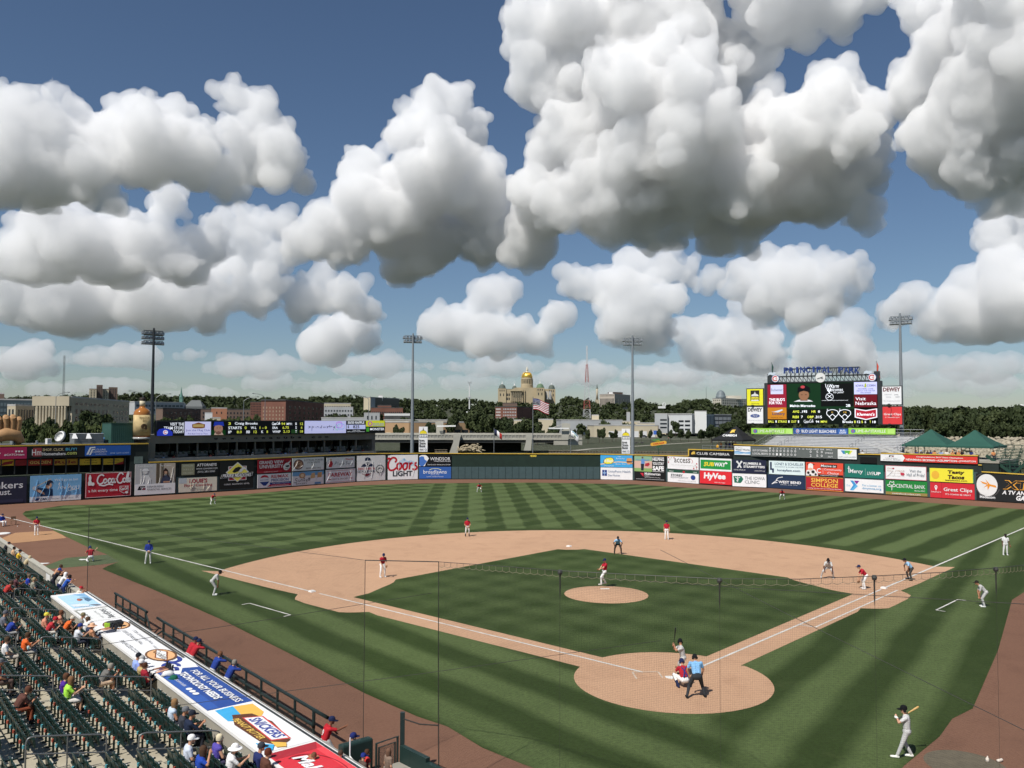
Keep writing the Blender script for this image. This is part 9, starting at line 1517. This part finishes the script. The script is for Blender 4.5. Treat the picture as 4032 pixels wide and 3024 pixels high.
# --- spectators in the stand: seat nearest the photo place
def seat_near(x,y):
    best =None
    for s,i,p in SEATPOS:
        v =p+Vector((0,0,.95))-CP; z =v.dot(FW); X_,Y_ =2016+FPX*v.dot(RT)/z,1512-FPX*v.dot(UP)/z; d =(X_-x)**2+(Y_-y)**2
        if best is None or d <best[0]: best =(d,s,i,p)
    return best
SIT ={'sit': sitting(.05),'fwd': sitting(.08,'forward'),'kn': sitting(.1,'knees'),'up': sitting(-.06,'lap','up'),'hand': sitting(.05,'up')}
CROWD =[  # (head x, y), pose, shirt, trousers, head wear, skin, what tells them apart
 (185,2445,'kn','#b0343a','#c9c4ba',('cap','#a8232f'),0,'broad man in a red shirt and red cap',{}),(168,2438,'sit','#c98a70','#8fb0bd',('cap','#d6c84a'),0,'person with a yellow cloth over the head',{}),(238,2452,'kn','#d9662f','#5a4a3c',('cap','#c9c0ae'),1,'person in an orange top and pale cap',{'sleeve': .15}),(222,2440,'sit','#c98a70','#5a4a3c',('shorthair','#6b4632'),1,'bare-shouldered person beside the orange top',{'sleeve': .1}),
 (306,2455,'sit','#8d8a82','#5a5a58',('cap','#7d7458'),1,'man in grey with a camouflage cap at the dugout wall',{}),(296,2480,'fwd','#c9cbd0','#3a3d48',('cap','#28387c'),0,'man in a pale shirt and blue cap by the aisle rail',{}),(322,2476,'sit','#e2e0dd','#44484e',('shorthair','#5a4433'),0,'dark-haired person in white by the aisle rail',{}),(345,2476,'up','#3a3f52','#6b7078',('cap','#e2e0dc'),1,'man in a white cap with bare feet up on the dugout roof',{'shorts': True}),(338,2490,'up','#c08a68','#3f4350',('widehat','#d9ad8c'),1,'woman in a tan sun hat with her legs on the dugout roof',{'sleeve': .1}),
 (12,2430,'sit','#6a6c74','#4a4c55',('cap','#5a5c62'),0,'man in a grey cap near the left aisle',{}),(8,2455,'kn','#2c3f8c','#a8a8a6',('shorthair','#5a4433'),0,'man in blue with pale trousers',{}),(55,2540,'fwd','#d9622e','#b4b0a6',('shorthair','#4a3728'),1,'man in a bright orange shirt holding a drink',{}),(10,2545,'sit','#e0dedb','#b0a89c',('shorthair','#4a3a2c'),0,'person in white next to the orange shirt',{}),
 (245,2690,'sit','#4c2c84','#c9b8ae',('shorthair','#5a3c2c'),0,'woman in a purple sleeveless top',{'sleeve': .1}),(265,2705,'fwd','#a6e04a','#d9d4cc',('longhair','#7a5a3e'),0,'long-haired woman in a neon yellow-green shirt',{'shorts': True}),(405,2640,'kn','#6a6864','#c2a78c',('shorthair','#8c8478'),1,'man in grey bending forward alone in his row',{'shorts': True}),
 (515,2612,'sit','#8fa4d9','#4a4c55',('cap','#22252c'),1,'man in a black cap beside the dugout wall',{}),(532,2622,'sit','#7d8cc4','#4a4c55',('cap','#a9a7a4'),1,'man in a grey cap and blue shirt beside the dugout wall',{}),(568,2615,'up','#b09a6a','#3a3c42',('cap','#e0dedb'),2,'man in a white and navy cap with feet on the dugout roof',{'shorts': True}),(575,2650,'up','#8c2430','#1d1e22',('shorthair','#4a2f22'),0,'person in dark red with shoes up on the blue roof banner',{'shorts': True}),
 (660,2790,'sit','#b9c6d4','#3a3c44',('longhair','#8a6a48'),1,'long-haired woman in a patterned vest',{'sleeve': .1}),(735,2838,'fwd','#232b3e','#2a2c34',('cap','#262a34'),1,'man in navy with a dark cap leaning by the rail',{'sleeve': 1.1}),(748,2850,'sit','#3a3d44','#4a4c50',('cap','#6b6d70'),1,'man in a grey cap next to the navy shirt',{}),
 (725,2940,'sit','#c3cad6','#5a5c64',('cap','#e6e4df'),0,'man in a white cap and striped pale shirt',{}),(800,2965,'hand','#27459c','#3a3c50',('longhair','#4a372a'),1,'dark-haired woman in a bright blue team shirt',{}),(840,2945,'sit','#54499a','#4a4660',('shorthair','#d0c4a4'),0,'fair-haired woman in a violet halter top',{'sleeve': .05}),(892,2985,'fwd','#dfdedc','#5a5c60',('widehat','#eceae6'),0,'person in a broad white sun hat',{}),(1010,2985,'sit','#27305c','#3c3f4a',('cap','#3a3d44'),1,'man in navy with a grey and navy cap near the roof',{}),(1045,3030,'sit','#5a3b30','#3c3f4a',('shorthair','#5a2f22'),0,'auburn-haired child low beside the roof',{}),
 (12,2140,'kn','#24252a','#3a3c42',('cap','#2a2c34'),1,'man in black hunched at the far wall',{}),(42,2178,'sit','#c9a27c','#4a4c50',('shorthair','#2f2620'),1,'dark-haired person near the far wall',{}),(62,2184,'fwd','#d9b23a','#2c2e36',('cap','#26272c'),1,'man with a yellow patch on a dark shirt by the far wall',{}),(95,2212,'kn','#b9a988','#4a4c50',('shorthair','#c0ae8c'),0,'person in beige bending at the far wall',{}),(120,2295,'sit','#8c8a7c','#5a5c50',('shorthair','#a08a68'),0,'person in grey-green by the curved rail',{}),(97,2292,'sit','#2c3f9c','#3a3c50',('shorthair','#6b5a48'),0,'person in royal blue by the curved rail',{}),(30,2300,'kn','#a83a36','#3c3e44',('shorthair','#4a3a30'),1,'person in a red top towards the left aisle',{}),(50,2296,'fwd','#5a3a3e','#3c3e44',('shorthair','#3a2c26'),2,'person in maroon towards the left aisle',{}),(12,2760,'kn','#5a3c34','#8a4a34',('shorthair','#5a3a2c'),1,'person in brown in the uppermost row',{}),(8,2640,'sit','#8a3a36','#5a4a44',('cap','#6a6c70'),1,'person in dark red in the uppermost row',{})]
used_ =set()
for x,y,ps,sh,pn,hd_,sk,lab,kw in CROWD:
    d,s,i,p =seat_near(x,y)
    k =(round(s,2),i)
    if k in used_:
        for s2,i2,p2 in sorted(SEATPOS,key=lambda q: (q[2]-p).length):
            if (round(s2,2),i2) not in used_: s,i,p =s2,i2,p2; break
    used_.add((round(s,2),i)); hdg =Vector((NS.x,NS.y,0))+Vector((.25,-.15,0))*RND.uniform(-.3,.8)
    person(lab+' in the stand',p+NS*.10+Vector((0,0,-.02)),(hdg.x,hdg.y),SIT[ps],ps,shirt=sh,pants=pn,shoes='#2c2e34',head=hd_,skin=sk,group='spectators in the lower stand',**kw)
# people standing at the wall beyond the dugout
for i,(x,y,sh,pn,hd_,lab,sk,kw) in enumerate([(185,2262,'#23262c','#2a2c34',('cap','#2c4494'),'person in black with a blue cap standing at the wall',1,{}),(200,2285,'#8f9296','#5a5c60',('shorthair','#b0a080'),'fair-haired child in grey at the wall',0,{'sc_': .8}),(222,2290,'#2f55a8','#2f3a66',('shorthair','#2c2420'),'person in a blue shirt standing at the wall',1,{}),(247,2275,'#e2e1de','#242c52',('longhair','#e6e4e0'),'person with a white towel over the head at the wall',1,{}),(276,2320,'#c9c2b4','#7a2f34',('cap','#a8242f'),'boy in a red cap leaning at the wall',1,{'sc_': .85}),(215,2240,'#c09070','#3a2f2a',('shorthair','#4a372a'),'bare-armed boy sitting on top of the wall',0,{})]):
    q =G(x,y+25,1.1); s =q.dot(TS); on =i == 5; p =TS*s+NS*(-16.95 if on else -17.25)+Vector((0,0,.60 if on else .12))
    person(lab,p,(NS.x+.2,NS.y-.2),SIT['kn'] if on else LEAN,'kn' if on else 'lean',shirt=sh,pants=pn,head=hd_,skin=sk,sleeve=.1 if on else .6,**kw)
# things left in the stand: bag on the roof, cups
e =empty('duffel_bag',SP(S_of(395,2478),-.75,1.235),.5,'dark duffel bag with a neon flap lying on the dugout roof','bag'); MB().tube([(-.38,0,.14),(-.3,0,.16),(.3,.04,.17),(.40,.06,.14)],[.08,.16,.17,.07],10).build('body',M('bag_black',(.03,.032,.034),rough=.6,var=.2),e,smooth=True); MB().box(-.44,-.22,-.16,.02,.02,.26).build('flap',M('neon_yellow',(.45,.75,.05),rough=.6),e); MB().tube(smooth2([(-.2,-.1,.2),(0,-.2,.34),(.2,-.1,.2)],4),.015,5).build('strap',M('bag_black',(.03,.032,.034)),e)
e =empty('plastic_bag',SP(S_of(655,2665),-.25,1.235),.2,'crumpled white bag on the edge of the dugout roof','bag'); rs =np.random.RandomState(5); v =ICO2[0]*np.array([.28,.16,.12])*(1+rs.uniform(-.25,.25,(len(ICO2[0]),1)))+np.array([0,0,.1]); me =mesh_np('crumpled_sheet',v,ICO2[1]); me.materials.append(M_WHT); link('crumpled_sheet',me,e)
e =empty('cloth_hat',SP(S_of(683,2675),-.3,1.235),1.2,'dark green cap lying on the blue roof banner','cap'); o =link('crown',wear('cap'),e); o.material_slots[0].link ='OBJECT'; o.material_slots[0].material =cloth_mat('#1f5a44'); o.scale =(1.5,1.5,1.2)
for lab,x,y,ps in (('tall white drink cup on a seat by the patterned vest',707,2822,0),('tall cup beside the orange shirt',84,2582,1)):
    d,s,i,p =seat_near(x,y-10); e =empty('drink_cup',p+NS*.05+Vector((0,0,.80)),0,lab,'cup','drink cups in the stand'); MB().lathe([(.035,0),(.046,.15)],n=12).build('cup',M('cup_teal',(.35,.55,.55)),e,smooth=True); MB().lathe([(.048,.15),(.048,.165),(.02,.175)],n=12).build('lid',M_WHT,e,smooth=True)
# small crowds under the tents and in the club boxes
GC =['#b03a3a','#dcdcda','#2c3a70','#3a3c42','#c98a5a','#8fa4c4','#22242a','#d9d2c4']
def crowd(lab,line,xs,y,back,ps,group,n=1.0):
    for k,x in enumerate(xs):
        p =line.pt(x)-line.n*back; p.z =hz(p,x,y)-(1.2 if ps == 'sit' else 1.72)
        person(lab,p,(line.n.x+RND.uniform(-.5,.5),line.n.y),SIT['sit'] if ps == 'sit' else base_pose(),ps if ps == 'sit' else 'stand',shirt=GC[int(x*3) % 8],pants='#3a3d46',head=('cap',GC[int(x*5) % 8]) if k % 2 else ('shorthair','#4a3a2c'),skin=int(x) % 3,group=group)
crowd('person seated at the deck edge under the green pavilions',PV,[3606,3625,3650,3662,3676,3703,3725,3748,3762,3772,3786,3822,3908],1776,.2,'sit','people under the green pavilions')
crowd('person in dark clothes standing under the dragon tent',cl,[2828,2849,2862,2874,2884],1740,1.0,'stand','people under the dragon tent')
p =cl.pt(2838)+cl.n*1.2; p.z =hz(p,2838,1748)-1.72; person('person in a yellow shirt at the rail under the dragon tent',p,(-cl.n.x,-cl.n.y),base_pose(),'stand',shirt='#e0a92c',pants='#3a3c42',head=('shorthair','#4a3326'))
p =BL.pt(3396)+BL.n*.1; p.z =hz(p,3396,1775)-1.2; person('person in white sitting alone at the foot of the bleachers',p,(BL.n.x,BL.n.y),SIT['sit'],'sit',shirt='#dcdcdc',pants='#c96a3a',head=('shorthair','#2c2824'))
for x in [591,655,696,840,850,905,918,985,1005,1060,1105,1118,1135,1150,1180,1205,1215,1310,1330,1380,1395,1440]:
    p =SU.pt(x)-SU.n*.7; p.z =hz(p,x,1798-(x-590)*.033)-1.15; person('spectator sitting in the shade of the club boxes',p,(SU.n.x+RND.uniform(-.3,.3),SU.n.y),SIT['sit'],'sit',shirt=GC[int(x*3) % 8],pants='#3a3d46',head=('cap',GC[int(x*5) % 8]) if x % 2 else ('shorthair','#4a3a2c'),skin=int(x) % 3,group='spectators in the club boxes')
for k in range(40):
    x =622+k*21.3; p =SU.pt(x)-SU.n*.25; p.z =hz(p,x,yb(x)-13); e =empty('club_chair',p,SU.ang,'dark chair in the front row of the club boxes','chair','dark chairs in the club boxes'); MB().box(-.22,.22,.1,.14,.3,.75).build('backrest',M_SEAT,e); MB().box(-.22,.22,-.25,.1,.28,.34).build('seat',M_SEAT,e)
p =G(2632,1731,-.32); person('jogger in pink on the levee path',Vector((p.x,p.y,-.33)),(1,0),pose(kneL=(-.1,.2,.55),ankL=(-.1,.05,.2),ankR=(.1,-.25,.12),elbL=(-.25,.1,1.15),wriL=(-.2,.25,1.25)),shirt='#c0605a',pants='#5a4a4a',head=('shorthair','#3a2c26'))
bpy.data.scenes.remove(_tmp)
